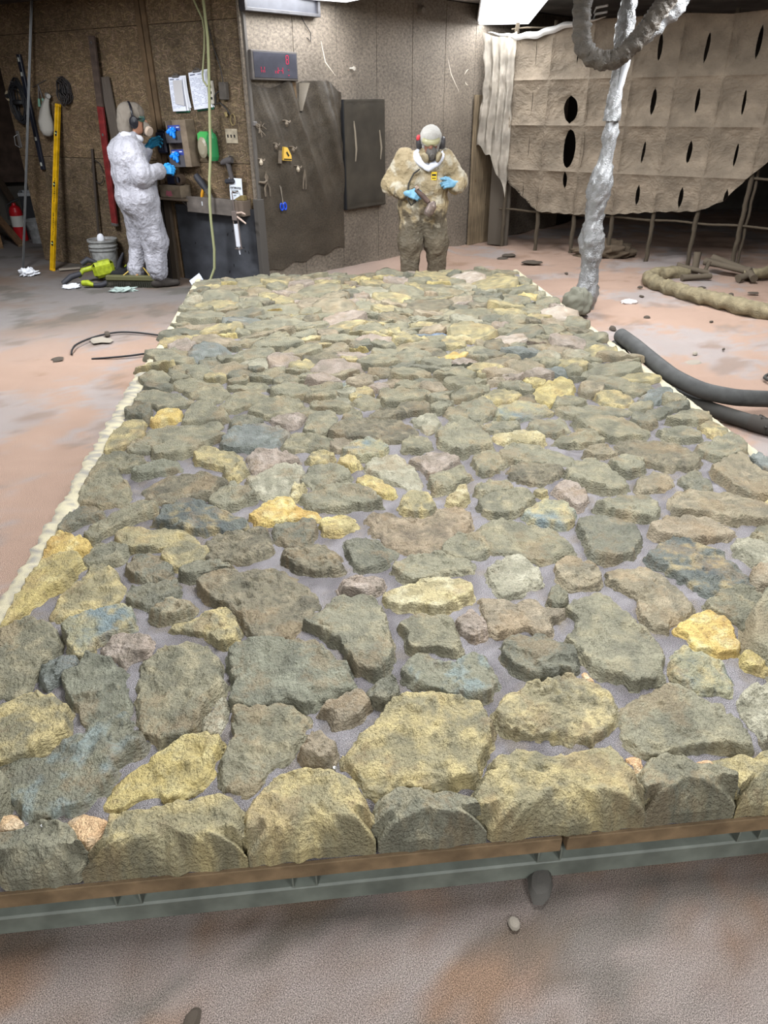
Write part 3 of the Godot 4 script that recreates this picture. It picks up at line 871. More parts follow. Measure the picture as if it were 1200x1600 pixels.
	st("P", [421, -3043, 474, -3091, 578, -3089, 678, -3066, 668, -2972, 594, -2919, 538, -2856, 487, -2872, 476, -2974])
	st("G", [697, -3654, 814, -3697, 916, -3760, 1006, -3674, 1007, -3587, 851, -3468, 729, -3483])
	st("B", [-880, -1704, -876, -1750, -833, -1779, -773, -1768, -766, -1728, -807, -1686, -832, -1644, -853, -1655])
	st("O", [-398, -3760, -309, -3912, -178, -3957, -100, -3917, -57, -3835, -153, -3673, -268, -3687])
	st("YB", [961, -3509, 1011, -3629, 1177, -3722, 1298, -3650, 1324, -3554, 1183, -3500, 1038, -3465])
	st("O", [-1075, -3204, -1063, -3321, -971, -3321, -835, -3238, -832, -3173, -907, -3099, -977, -3138, -1061, -3158])
	st("Y2", [1246, -3813, 1380, -3963, 1514, -4093, 1585, -3959, 1493, -3802, 1371, -3698, 1304, -3668, 1257, -3751])
	st("P", [-360, -3181, -318, -3253, -195, -3227, -110, -3150, -73, -3103, -192, -3096, -287, -3015, -325, -3049])
	st("GO", [-737, -3717, -714, -3857, -618, -3950, -559, -3912, -560, -3809, -470, -3740, -481, -3632, -626, -3649, -717, -3647])
	st("W", [-364, -1435, -374, -1491, -344, -1512, -318, -1560, -298, -1540, -299, -1483, -306, -1428, -339, -1413])
	st("G", [-601, -1960, -588, -2006, -515, -2046, -462, -2028, -436, -1988, -487, -1947, -546, -1920])
	st("O", [377, -4001, 528, -4015, 666, -3932, 684, -3835, 539, -3761, 386, -3765, 364, -3874])
	st("P", [422, -1855, 484, -1877, 518, -1832, 514, -1755, 457, -1719, 425, -1765])
	st("G", [-80, -3478, -38, -3659, 28, -3736, 112, -3711, 115, -3558, 79, -3420, 8, -3391, -61, -3425])
	st("K", [88, -1523, 130, -1571, 181, -1574, 199, -1519, 176, -1479, 139, -1474, 104, -1495])
	st("OY", [-614, -3233, -567, -3306, -450, -3258, -372, -3226, -383, -3119, -433, -3062, -509, -3113, -585, -3143])
	st("YB", [106, -3180, 180, -3298, 308, -3306, 356, -3206, 318, -3121, 240, -3087, 159, -3118])
	st("G", [-547, -2198, -494, -2276, -400, -2287, -350, -2260, -324, -2225, -415, -2204, -479, -2160])
	st("O", [-187, -3319, -130, -3421, 8, -3391, 84, -3321, 71, -3241, -53, -3221, -167, -3247])
	st("OT", [1390, -2667, 1479, -2779, 1562, -2807, 1612, -2763, 1590, -2667, 1488, -2621, 1394, -2609])
	st("O", [-552, -3837, -509, -3952, -477, -4107, -318, -4121, -258, -4015, -373, -3874, -483, -3770])
	st("O", [481, -2834, 557, -2864, 660, -2931, 714, -2845, 629, -2779, 564, -2713, 489, -2722])
	st("K", [-1075, -2581, -1075, -2696, -1013, -2769, -921, -2744, -905, -2674, -1000, -2619, -1048, -2561])
	st("P", [1014, -2690, 1104, -2741, 1177, -2655, 1131, -2529, 1064, -2496, 1042, -2597])
	st("P", [40, -2071, 118, -2095, 217, -2083, 203, -2026, 125, -1991, 45, -2031])
	st("Y2", [-15, -2529, 59, -2579, 138, -2551, 144, -2459, 65, -2419, -5, -2439])
	st("O", [726, -3028, 807, -3095, 884, -3097, 903, -2985, 833, -2890, 736, -2862])
	st("OY", [321, -2625, 387, -2704, 470, -2694, 492, -2577, 404, -2533, 339, -2554])
	st("WY", [879, -3303, 974, -3324, 1126, -3305, 1162, -3191, 1085, -3126, 1000, -3180, 898, -3223])
	st("BG", [-881, -3055, -830, -3162, -738, -3204, -660, -3163, -649, -3088, -733, -3058, -820, -3009])
	st("G", [1102, -3406, 1218, -3478, 1330, -3447, 1330, -3329, 1224, -3245, 1126, -3305])
	st("G", [1354, -2924, 1450, -2967, 1544, -2928, 1522, -2825, 1424, -2760, 1377, -2816])
	st("K", [1327, -1579, 1395, -1633, 1462, -1625, 1408, -1540, 1343, -1547])
	el("B", -702, -4897, 145, 176)
	st("G", [1741, -3230, 1845, -3282, 1942, -3287, 1971, -3186, 1940, -3112, 1829, -3110, 1757, -3150])
	st("Y2", [152, -2874, 208, -2925, 266, -2879, 327, -2796, 336, -2722, 275, -2711, 213, -2773])
	st("O", [-802, -4181, -667, -4198, -527, -4163, -490, -4060, -554, -3973, -643, -3984, -716, -4040])
	st("OY", [941, -3810, 1058, -3939, 1183, -3903, 1218, -3816, 1103, -3712, 1002, -3705])
	st("K", [1623, -2736, 1724, -2775, 1742, -2673, 1722, -2581, 1648, -2579, 1612, -2665])
	st("OY", [1620, -3786, 1699, -3838, 1799, -3826, 1835, -3699, 1783, -3609, 1666, -3604, 1612, -3688])
	st("G", [-957, -3342, -927, -3432, -838, -3470, -742, -3410, -760, -3341, -826, -3292, -919, -3292])
	st("G", [900, -3757, 988, -3765, 1011, -3629, 932, -3531, 838, -3473, 807, -3582])
	el("G", 1785, -3980, 138, 114)
	st("O", [1164, -3176, 1304, -3251, 1397, -3256, 1457, -3140, 1373, -3120, 1235, -3122])
	el("OY", 1185, -5120, 184, 152)
	el("G", -875, -5880, 207, 171)
	st("O", [653, -2684, 736, -2785, 835, -2792, 862, -2695, 778, -2669])
	el("O", -75, -4840, 161, 133)
	st("O", [1795, -3890, 1925, -3983, 2043, -3968, 2031, -3839, 1888, -3753, 1783, -3786])
	st("B", [2030, -2870, 2106, -2916, 2128, -2919, 2128, -2846, 2119, -2677, 2023, -2714])
	el("OY", 1705, -6680, 253, 209)
	st("O", [1843, -3350, 1974, -3438, 2088, -3496, 2128, -3452, 2128, -3346, 1996, -3314, 1893, -3326])
	el("V", 69, -4636, 140, 135)
	el("O", 605, -4260, 138, 114)
	st("O", [783, -3885, 921, -3999, 1055, -4016, 1043, -3917, 903, -3807, 782, -3761])
	el("GO", -215, -6000, 207, 171)
	el("G", -395, -4844, 145, 137)
	el("G", 1877, -4156, 194, 79)
	el("P", 145, -4440, 168, 95)
	st("W", [501, -3565, 561, -3613, 639, -3632, 672, -3517, 649, -3440, 566, -3373, 538, -3454])
	el("V", 1005, -5980, 207, 171)
	el("OT", -556, -4516, 125, 126)
	st("O", [747, -1889, 796, -1983, 824, -1987, 835, -1903, 804, -1858, 774, -1856])
	el("OT", 1365, -4340, 138, 114)
	st("P", [-267, -3660, -174, -3704, -90, -3722, -38, -3659, -110, -3520, -202, -3557])
	el("P", -195, -4644, 118, 143)
	st("F", [-830, -1223, -796, -1226, -756, -1194, -780, -1177, -814, -1178])
	st("G", [861, -3453, 946, -3477, 1072, -3444, 1056, -3314, 962, -3325, 881, -3367])
	st("O", [406, -3223, 477, -3310, 566, -3311, 574, -3180, 492, -3144, 418, -3164])
	st("K", [-477, -3578, -424, -3693, -331, -3695, -270, -3606, -353, -3537, -419, -3481])
	st("K", [1820, -3529, 1987, -3583, 2100, -3608, 2101, -3550, 1938, -3478, 1846, -3401, 1788, -3425])
	el("O", 1289, -5662, 227, 122)
	el("GO", -135, -4040, 115, 95)
	st("YY", [-897, -3696, -883, -3791, -839, -3843, -753, -3833, -734, -3773, -754, -3692, -812, -3672, -832, -3608, -880, -3627])
	st("O", [-46, -3804, 43, -3883, 174, -3852, 224, -3785, 123, -3724, -15, -3741])
	st("B", [1842, -3698, 1970, -3804, 2094, -3810, 2085, -3728, 1913, -3612, 1845, -3620])
	st("OY", [2001, -3296, 2098, -3352, 2128, -3260, 2128, -3166, 2027, -3117, 2004, -3198])
	el("T", -695, -5180, 167, 114)
	el("O", -716, -4254, 154, 74)
	st("V", [265, -3622, 339, -3727, 478, -3710, 509, -3620, 410, -3590, 324, -3573])
	st("O", [1369, -3737, 1486, -3783, 1564, -3713, 1483, -3608, 1382, -3602, 1326, -3646])
	el("PW", 1982, -5572, 161, 159)
	st("K", [-1070, -3872, -1026, -3940, -925, -3912, -899, -3793, -921, -3713, -991, -3763, -1044, -3769])
	el("OY", -675, -5460, 161, 133)
	el("O", 885, -4060, 115, 95)
	el("G", -335, -5460, 161, 133)
	el("GO", 545, -4760, 138, 114)
	el("OT", 205, -6000, 184, 152)
	st("WY", [520, -2616, 590, -2725, 649, -2733, 644, -2644, 589, -2579])
	el("O", 85, -6620, 207, 171)
	st("G", [856, -3441, 956, -3469, 1068, -3415, 1031, -3317, 922, -3330])
	st("OT", [1273, -3017, 1350, -3094, 1440, -3097, 1461, -2994, 1380, -2976, 1310, -2984])
	st("OY", [-73, -3124, -25, -3207, 60, -3197, 85, -3127, 36, -3068, -37, -3067])
	el("W", 585, -6600, 207, 171)
	el("PW", 1409, -4902, 141, 121)
	el("GO", -395, -4180, 135, 76)
	el("O", -987, -4423, 102, 111)
	el("K", -955, -5420, 167, 114)
	el("O", 766, -4841, 181, 85)
	el("P", 1805, -4800, 138, 114)
	st("G", [1083, -3979, 1193, -4052, 1299, -3995, 1306, -3866, 1215, -3857, 1116, -3932])
	el("G", 664, -4592, 129, 101)
	el("G", -792, -4553, 136, 86)
	el("O", -275, -4380, 115, 95)
	st("OT", [1592, -3958, 1654, -4003, 1745, -3917, 1691, -3818, 1585, -3770, 1542, -3796])
	el("OY", 2025, -4040, 135, 76)
	el("G", 219, -5059, 151, 102)
	el("B", -509, -5631, 190, 104)
	el("G", -775, -6480, 184, 152)
	el("O", 1627, -5232, 188, 93)
	el("K", -535, -5880, 161, 133)
	el("V", 545, -3700, 92, 76)
	el("K", 1565, -5040, 138, 114)
	st("OY", [-449, -3044, -398, -3079, -345, -3093, -324, -3029, -379, -2937, -435, -2982])
	el("OY", 1695, -4352, 106, 103)
	el("G", -920, -4735, 125, 94)
	el("OY", 1892, -6999, 169, 216)
	el("P", 465, -5040, 153, 95)
	st("OY", [195, -3927, 243, -4050, 317, -4109, 364, -3986, 287, -3884, 218, -3861])
	el("GO", 885, -6460, 184, 152)
	el("G", 825, -4480, 115, 95)
	el("G", -246, -5011, 195, 70)
	st("K", [1710, -3470, 1827, -3421, 1809, -3320, 1718, -3298, 1675, -3387])
	el("W", -395, -4620, 115, 95)
	el("P", 265, -5660, 167, 114)
	st("O", [-73, -3960, 2, -4064, 114, -4001, 145, -3933, 43, -3899, -56, -3911])
	el("G", -157, -5608, 171, 104)
	el("O", 305, -3840, 92, 76)
	el("O", 425, -5300, 138, 114)
	el("OY", 1949, -4567, 134, 87)
	el("P", 65, -4220, 111, 76)
	el("O", 425, -4520, 135, 76)
	el("OY", 1105, -4320, 122, 76)
	el("OY", 705, -5020, 139, 95)
	el("O", -455, -5140, 139, 95)
	el("K", 1205, -4620, 115, 95)
	el("G", -995, -4900, 148, 76)
	el("OY", -975, -5220, 139, 95)
	el("V", 825, -4680, 115, 95)
	el("P", 265, -4740, 115, 95)
	el("T", 1696, -4650, 94, 118)
	el("O", 1051, -5310, 129, 117)
	el("K", -935, -4260, 101, 76)
	el("OY", 1226, -7135, 180, 178)
	el("O", 51, -4066, 116, 62)
	el("O", 883, -4206, 151, 54)
	el("P", -921, -5042, 109, 108)
	st("Y2", [73, -3064, 131, -3111, 193, -3081, 208, -3027, 158, -2971, 107, -3018])
	el("W", 1205, -5440, 138, 114)
	st("O", [142, -3665, 201, -3758, 253, -3737, 255, -3623, 197, -3548, 148, -3595])
	el("T", 705, -4000, 92, 76)
	el("V", 462, -4360, 129, 66)
	el("OY", 1622, -5676, 144, 121)
	el("OT", 165, -4880, 115, 95)
	el("G", 1988, -4889, 148, 81)
	el("O", 585, -4060, 92, 76)
	el("K", 724, -4125, 124, 59)
	st("O", [1675, -2230, 1732, -2236, 1783, -2146, 1707, -2150])
	el("OY", -795, -6200, 167, 114)
	el("OT", 1215, -4447, 124, 72)
	el("OT", 1585, -4800, 115, 95)
	el("T", -868, -5608, 182, 78)
	el("T", 125, -3280, 69, 57)
	el("OT", 2045, -4460, 163, 57)
	el("OT", -312, -5281, 216, 58)
	st("WY", [-142, -2761, -117, -2868, -57, -2851, -75, -2753, -125, -2724])
	el("T", 285, -4160, 92, 76)
	el("OY", 710, -6266, 177, 114)
	el("OY", 278, -5465, 156, 88)
	el("G", -175, -4260, 92, 76)
	el("G", -15, -5460, 139, 95)
	el("PW", 1556, -6976, 177, 150)
	el("T", 1218, -4223, 152, 48)
	el("T", 7, -6137, 123, 142)
	el("P", 1405, -4160, 92, 76)
	el("OT", -415, -6680, 161, 133)
	el("K", -455, -4380, 92, 76)
	el("G", 473, -6027, 122, 136)
	el("G", -715, -4420, 92, 76)
	el("OY", 645, -5900, 138, 114)
	el("O", 1665, -7240, 184, 152)
	el("B", 1431, -4624, 146, 60)
	el("OY", -1015, -4620, 134, 57)
	el("G", -55, -5220, 115, 95)
	el("OY", 1765, -5520, 154, 89)
	el("OY", 1645, -5900, 168, 95)
	el("OT", -795, -6860, 161, 133)
	el("V", 665, -5600, 139, 95)
	el("G", 1785, -5100, 115, 95)
	st("F", [762, -1226, 799, -1224, 800, -1197, 773, -1174, 765, -1201])
	el("V", 2005, -5100, 115, 95)
	el("T", 1889, -5366, 107, 115)
	el("G", 2041, -5294, 99, 121)
	el("GO", -575, -3600, 69, 57)
	st("G", [621, -3721, 717, -3769, 796, -3775, 771, -3703, 671, -3628])
	el("OY", -75, -4500, 92, 76)
	el("G", 1925, -6420, 167, 114)
	el("K", 585, -4440, 92, 76)
	el("OY", 995, -6720, 117, 175)
	st("Y2", [1249, -4090, 1367, -4121, 1430, -4023, 1330, -3948])
	el("P", 1005, -4460, 92, 76)
	el("T", 967, -5706, 140, 92)
	el("O", -555, -7100, 161, 133)
	el("K", -675, -4660, 92, 76)
	el("OY", 865, -5380, 115, 95)
	el("O", 1205, -6640, 167, 114)
	el("W", 1765, -4500, 92, 76)
	el("G", -555, -4740, 92, 76)
	el("T", 483, -4145, 119, 45)
	el("O", 1585, -5420, 115, 95)
	el("W", 1585, -4540, 92, 76)
	el("GO", -55, -3740, 69, 57)
	el("G", 1985, -4740, 101, 76)
	el("G", 885, -4320, 101, 57)
	el("O", 1825, -3600, 69, 57)
	el("OY", 1005, -4860, 101, 76)
	el("G", 825, -7260, 161, 133)
	el("GO", -535, -6200, 139, 95)
	el("G", -955, -7160, 167, 114)
	el("O", 2045, -3660, 69, 57)
	el("G", 416, -4639, 125, 50)
	el("V", 1205, -3760, 69, 57)
	el("V", 1285, -4760, 92, 76)
	el("O", 128, -5314, 176, 49)
	el("G", 705, -3820, 69, 57)
	el("G", 1559, -6044, 173, 74)
	el("W", 145, -3900, 69, 57)
	el("O", -255, -5160, 101, 76)
	el("K", 345, -4920, 92, 76)
	el("K", 1429, -5490, 108, 90)
	el("O", 1109, -4745, 118, 56)
	el("OY", 305, -6780, 138, 114)
	el("O", 1019, -6241, 135, 97)
	el("OT", 225, -6400, 139, 95)
	el("B", 1527, -4200, 76, 64)
	el("T", 1285, -6080, 126, 95)
	el("O", 1738, -4953, 143, 51)
	st("F", [941, -1195, 979, -1196, 986, -1163, 950, -1174])
	el("W", 185, -4020, 69, 57)
	el("O", 645, -5400, 111, 76)
	el("OY", 625, -6880, 138, 114)
	el("GO", 1905, -5860, 115, 95)
	el("O", 905, -5020, 92, 76)
	el("O", 445, -7180, 152, 114)
	el("P", -63, -6950, 130, 119)
	el("G", 2027, -5982, 107, 106)
	el("P", 385, -4080, 69, 57)
	el("P", 845, -6960, 138, 114)
	el("YY", 931, -4573, 108, 50)
	el("OT", 149, -4321, 132, 34)
	el("K", -215, -4141, 78, 50)
	el("T", 125, -5200, 92, 76)
	el("O", 1269, -6444, 148, 87)
	st("T", [1055, -4115, 1156, -4148, 1198, -4074, 1140, -4024, 1054, -4048])
	el("T", -95, -4180, 69, 57)
	el("OY", 585, -5220, 92, 76)
	el("GO", 1785, -6100, 115, 95)
	el("T", 905, -5220, 92, 76)
	el("GO", 1025, -4140, 69, 57)
	el("P", 1225, -4120, 69, 57)
	el("OY", -528, -6861, 136, 97)
	el("O", -835, -4380, 69, 57)
	el("OY", -615, -4360, 69, 57)
	el("K", 752, -4370, 119, 36)
	el("O", 1225, -6280, 115, 95)
	el("K", 1945, -4280, 76, 57)
	el("K", 305, -4300, 69, 57)
	el("G", 722, -3900, 99, 32)
	el("OY", -335, -6480, 115, 95)
	el("O", 776, -6768, 108, 117)
	el("O", 130, -5787, 131, 63)
	el("OY", -803, -5313, 132, 47)
	el("G", -445, -6352, 127, 79)
	el("O", 1645, -4220, 69, 57)
	el("OY", -315, -7060, 139, 95)
	el("T", 2045, -4240, 69, 57)
	el("G", 1825, -4280, 69, 57)
	el("W", 1425, -6540, 115, 95)
	el("O", 1985, -7260, 153, 95)
	el("OY", 165, -6940, 126, 95)
	el("W", 865, -5580, 92, 76)
	el("GO", 1545, -4380, 69, 57)
	el("OY", -224, -6279, 98, 92)
	el("T", -155, -6760, 115, 95)
	el("O", 779, -5779, 94, 79)
	el("WY", 1060, -4977, 99, 52)
	el("O", -287, -7217, 190, 67)
	el("G", -462, -4265, 70, 46)
	el("G", -355, -5780, 92, 76)
	el("K", 335, -6531, 138, 72)
	el("O", 1845, -4420, 69, 57)
	el("OY", 245, -4600, 69, 57)
	el("G", 286, -7298, 105, 125)
	el("OT", -55, -7160, 126, 95)
	el("O", 1325, -4540, 69, 57)
	el("Y2", 1924, -6206, 110, 80)
	el("O", 485, -5820, 92, 76)
	el("O", 5, -5880, 92, 76)
	el("G", 1425, -4740, 76, 57)
	el("G", 504, -4912, 91, 49)
	el("G", -293, -6862, 106, 98)
	st("F", [751, -1548, 771, -1548, 782, -1504, 751, -1512])
	el("G", 985, -4680, 69, 57)
	el("G", 1065, -6960, 115, 95)
	el("G", -39, -4300, 76, 40)
	el("BB", 875, -5125, 136, 35)
	el("K", 1245, -5880, 92, 76)
	el("O", 1742, -6267, 102, 82)
	el("V", 5, -5020, 76, 57)
	el("W", 422, -6271, 120, 65)
	el("OT", 1405, -5920, 92, 76)
	el("O", -458, -6061, 122, 56)
	el("O", 1470, -5797, 140, 47)
	el("G", 1025, -5540, 101, 57)
	el("G", 1480, -4448, 91, 38)
	el("G", -924, -6611, 116, 71)
	el("G", 1206, -4834, 60, 66)
	el("WY", 1359, -5207, 84, 57)
	el("K", -360, -4464, 57, 52)
	el("O", -94, -6452, 93, 84)
	el("P", 345, -6160, 92, 76)
	el("O", -672, -6036, 114, 55)
	st("OY", [929, -2675, 980, -2697, 1000, -2656, 948, -2628])
	el("V", 268, -4513, 79, 38)
	el("OY", 1405, -7300, 115, 95)
	el("W", -995, -6400, 92, 76)
	el("O", 1976, -4348, 157, 19)
	el("K", 1605, -6200, 92, 76)
	el("YB", 174, -4134, 64, 36)
	el("T", 25, -6380, 92, 76)
	el("O", -106, -4392, 98, 27)
	el("P", -201, -6589, 131, 57)
	el("K", 1550, -6330, 86, 83)
	el("T", 751, -6052, 156, 40)
	el("K", -995, -6780, 101, 76)
	el("O", 1885, -5000, 69, 57)
	el("O", 742, -5282, 152, 28)
	el("O", -1015, -5700, 83, 57)
	el("O", -629, -7276, 159, 57)
	el("GO", 725, -5200, 69, 57)
	el("OY", 471, -5157, 107, 35)
	el("O", 1445, -5140, 69, 57)
	el("GO", -515, -5360, 69, 57)
	el("V", -215, -5760, 83, 57)
	el("G", 1107, -4533, 86, 32)
	el("O", 48, -7293, 152, 59)
	el("O", -75, -5760, 83, 57)
	el("O", -155, -5380, 69, 57)
	el("OY", -928, -6983, 114, 66)
	el("WY", -29, -5099, 102, 33)
	el("G", 548, -5713, 148, 32)
	el("OY", 586, -5485, 188, 22)
	el("O", 1305, -5320, 69, 57)
	el("P", 1445, -5320, 69, 57)
	el("O", -911, -6081, 115, 42)
	el("V", 1725, -5360, 69, 57)
	el("G", 1405, -6820, 92, 76)
	el("G", -316, -4268, 80, 24)
	el("GO", 2025, -6780, 92, 76)
	el("Y2", 739, -7088, 113, 66)
	el("OY", -669, -6324, 105, 49)
	el("V", 325, -7000, 92, 76)
	el("V", 465, -5620, 69, 57)
	el("OY", 1325, -6920, 92, 76)
	el("OY", 651, -5133, 89, 35)
	el("O", -675, -5760, 69, 57)
	el("V", 5, -5700, 69, 57)
	el("OT", -1015, -6240, 83, 57)
	el("P", 1045, -7320, 101, 76)
	el("P", 145, -7180, 92, 76)
	el("OY", 337, -5797, 79, 51)
	el("G", -1015, -6140, 76, 57)
	el("OY", 62, -4950, 86, 30)
	el("GO", 1805, -5660, 69, 57)
	el("O", -435, -7320, 92, 76)
	el("G", -59, -4242, 70, 24)
	el("GO", 1125, -5800, 69, 57)
	el("OY", 385, -5880, 69, 57)
	el("P", 461, -6387, 77, 64)
	el("OY", 222, -6260, 91, 49)
	el("P", 2045, -5800, 69, 57)
	el("Y2", 511, -6986, 93, 63)
	el("Y2", -618, -5300, 72, 37)
	el("K", -548, -5009, 57, 40)
	el("G", 79, -5563, 69, 44)
	el("T", -524, -6525, 115, 39)
	el("W", 886, -5492, 144, 21)
	el("OT", 625, -6120, 69, 57)
	el("G", -911, -6314, 119, 34)
	el("O", -1015, -6520, 76, 57)
	el("O", 1822, -5737, 103, 34)
	el("V", -355, -6240, 69, 57)
	el("O", 1892, -5148, 58, 46)
	el("T", 545, -6180, 69, 57)
	el("G", 1392, -5384, 105, 27)
	el("YY", 1361, -6210, 93, 44)
	el("OY", 1050, -4216, 32, 47)
	el("O", 865, -6160, 69, 57)
	el("K", 1465, -6160, 69, 57)
	el("P", -95, -6320, 69, 57)
	el("T", 105, -6300, 69, 57)
	el("O", 2045, -6140, 69, 57)
	el("Y2", 1232, -6784, 127, 38)
	el("O", -718, -6676, 103, 42)
	el("G", -555, -6440, 69, 57)
	el("G", 1385, -6320, 69, 57)
	el("T", 1085, -6380, 69, 57)
	el("G", 2045, -6300, 69, 57)
	el("G", 1445, -6400, 69, 57)
	el("O", -615, -6620, 69, 57)
	el("W", 1645, -6420, 69, 57)
	el("G", 1105, -6500, 69, 57)
	el("G", 1545, -6460, 69, 57)
	el("GO", 2005, -6660, 76, 57)
	el("V", -635, -6760, 69, 57)
	el("B", 953, -7079, 104, 44)
	el("OY", 190, -7070, 125, 36)
	el("T", 529, -5377, 74, 30)
	el("G", -295, -7340, 83, 57)
	el("K", -155, -7340, 83, 57)
	el("O", 1405, -6700, 69, 57)
	el("T", 405, -6920, 69, 57)
	el("O", 1185, -6880, 69, 57)
	el("O", 563, -5525, 101, 21)
	el("OY", -178, -5827, 183, 13)
	el("Y2", 1972, -6559, 98, 35)
	el("G", -755, -7200, 69, 57)
	el("OY", 585, -7080, 69, 57)
	el("P", 1269, -5965, 114, 22)
	el("G", -915, -7298, 103, 38)
	el("K", 1632, -4072, 69, 14)
	el("T", -795, -7340, 69, 57)
	el("K", 1005, -7180, 69, 57)
	el("V", 625, -7240, 69, 57)
	el("K", 1445, -7160, 69, 57)
	el("OY", 1155, -6150, 100, 26)
	el("G", 605, -7340, 69, 57)
	el("G", 511, -5673, 168, 12)
	el("O", -44, -5358, 91, 17)
	el("O", 1749, -6395, 78, 31)
	el("W", 325, -4246, 81, 10)
	el("Y2", -752, -7095, 78, 34)
	el("Y2", 307, -4842, 101, 10)
	el("OY", 341, -5226, 66, 16)
	el("G", 1786, -7383, 89, 30)
	el("G", 1960, -7377, 88, 30)
	el("O", 770, -5673, 90, 13)
	el("T", 500, -7304, 96, 22)
	el("Y2", 446, -7055, 109, 18)
	el("T", 1127, -4112, 79, 6)
	el("T", 1029, -5608, 90, 11)
	el("P", 483, -6769, 113, 13)
	el("G", 1165, -5408, 112, 8)
	el("YY", 296, -6896, 84, 15)
	el("K", 1469, -6648, 63, 16)
	el("K", 994, -4379, 109, 3)
	el("K", 1799, -5942, 106, 7)
	el("K", -976, -5388, 73, 6)
	el("O", 103, -6439, 64, 8)
	el("P", 1589, -4791, 78, 3)
	el("P", 1476, -6470, 70, 5)
	el("T", 128, -6801, 98, 3)
	el("YY", -297, -5985, 67, 2)
	el("K", 2005, -1120, 101, 76)

# ------------------------------------------------------------------ boarded wall on the left, with what hangs on it
func sheet_uv(g: Geo, x0: float, x1: float, y0: float, y1: float, z0: float, z1: float, shift: Vector2) -> void:
	var c := 0.003
	g.flat([Vector3(x0 + c, y0 + c, z1), Vector3(x1 - c, y0 + c, z1), Vector3(x1 - c, y1 - c, z1), Vector3(x0 + c, y1 - c, z1)],
		[Vector2(x0, -y0) + shift, Vector2(x1, -y0) + shift, Vector2(x1, -y1) + shift, Vector2(x0, -y1) + shift])
	var p := [Vector2(x0, y0), Vector2(x1, y0), Vector2(x1, y1), Vector2(x0, y1)]
	var q := [Vector2(x0 + c, y0 + c), Vector2(x1 - c, y0 + c), Vector2(x1 - c, y1 - c), Vector2(x0 + c, y1 - c)]
	for i in 4:
		var j := (i + 1) % 4
		g.flat([Vector3(p[i].x, p[i].y, z1 - c), Vector3(p[j].x, p[j].y, z1 - c), Vector3(q[j].x, q[j].y, z1), Vector3(q[i].x, q[i].y, z1)], [p[i], p[j], q[j], q[i]])
		g.flat([Vector3(p[i].x, p[i].y, z0), Vector3(p[j].x, p[j].y, z0), Vector3(p[j].x, p[j].y, z1 - c), Vector3(p[i].x, p[i].y, z1 - c)], [p[i], p[j], p[j], p[i]])

func hang(called: String, label: String, category: String, wall: Transform3D, x: float, y: float, z := 0.0, tilt := 0.0, group := "") -> Node3D:
	return thing(called, label, category, on(wall, x, y, z, tilt), group)

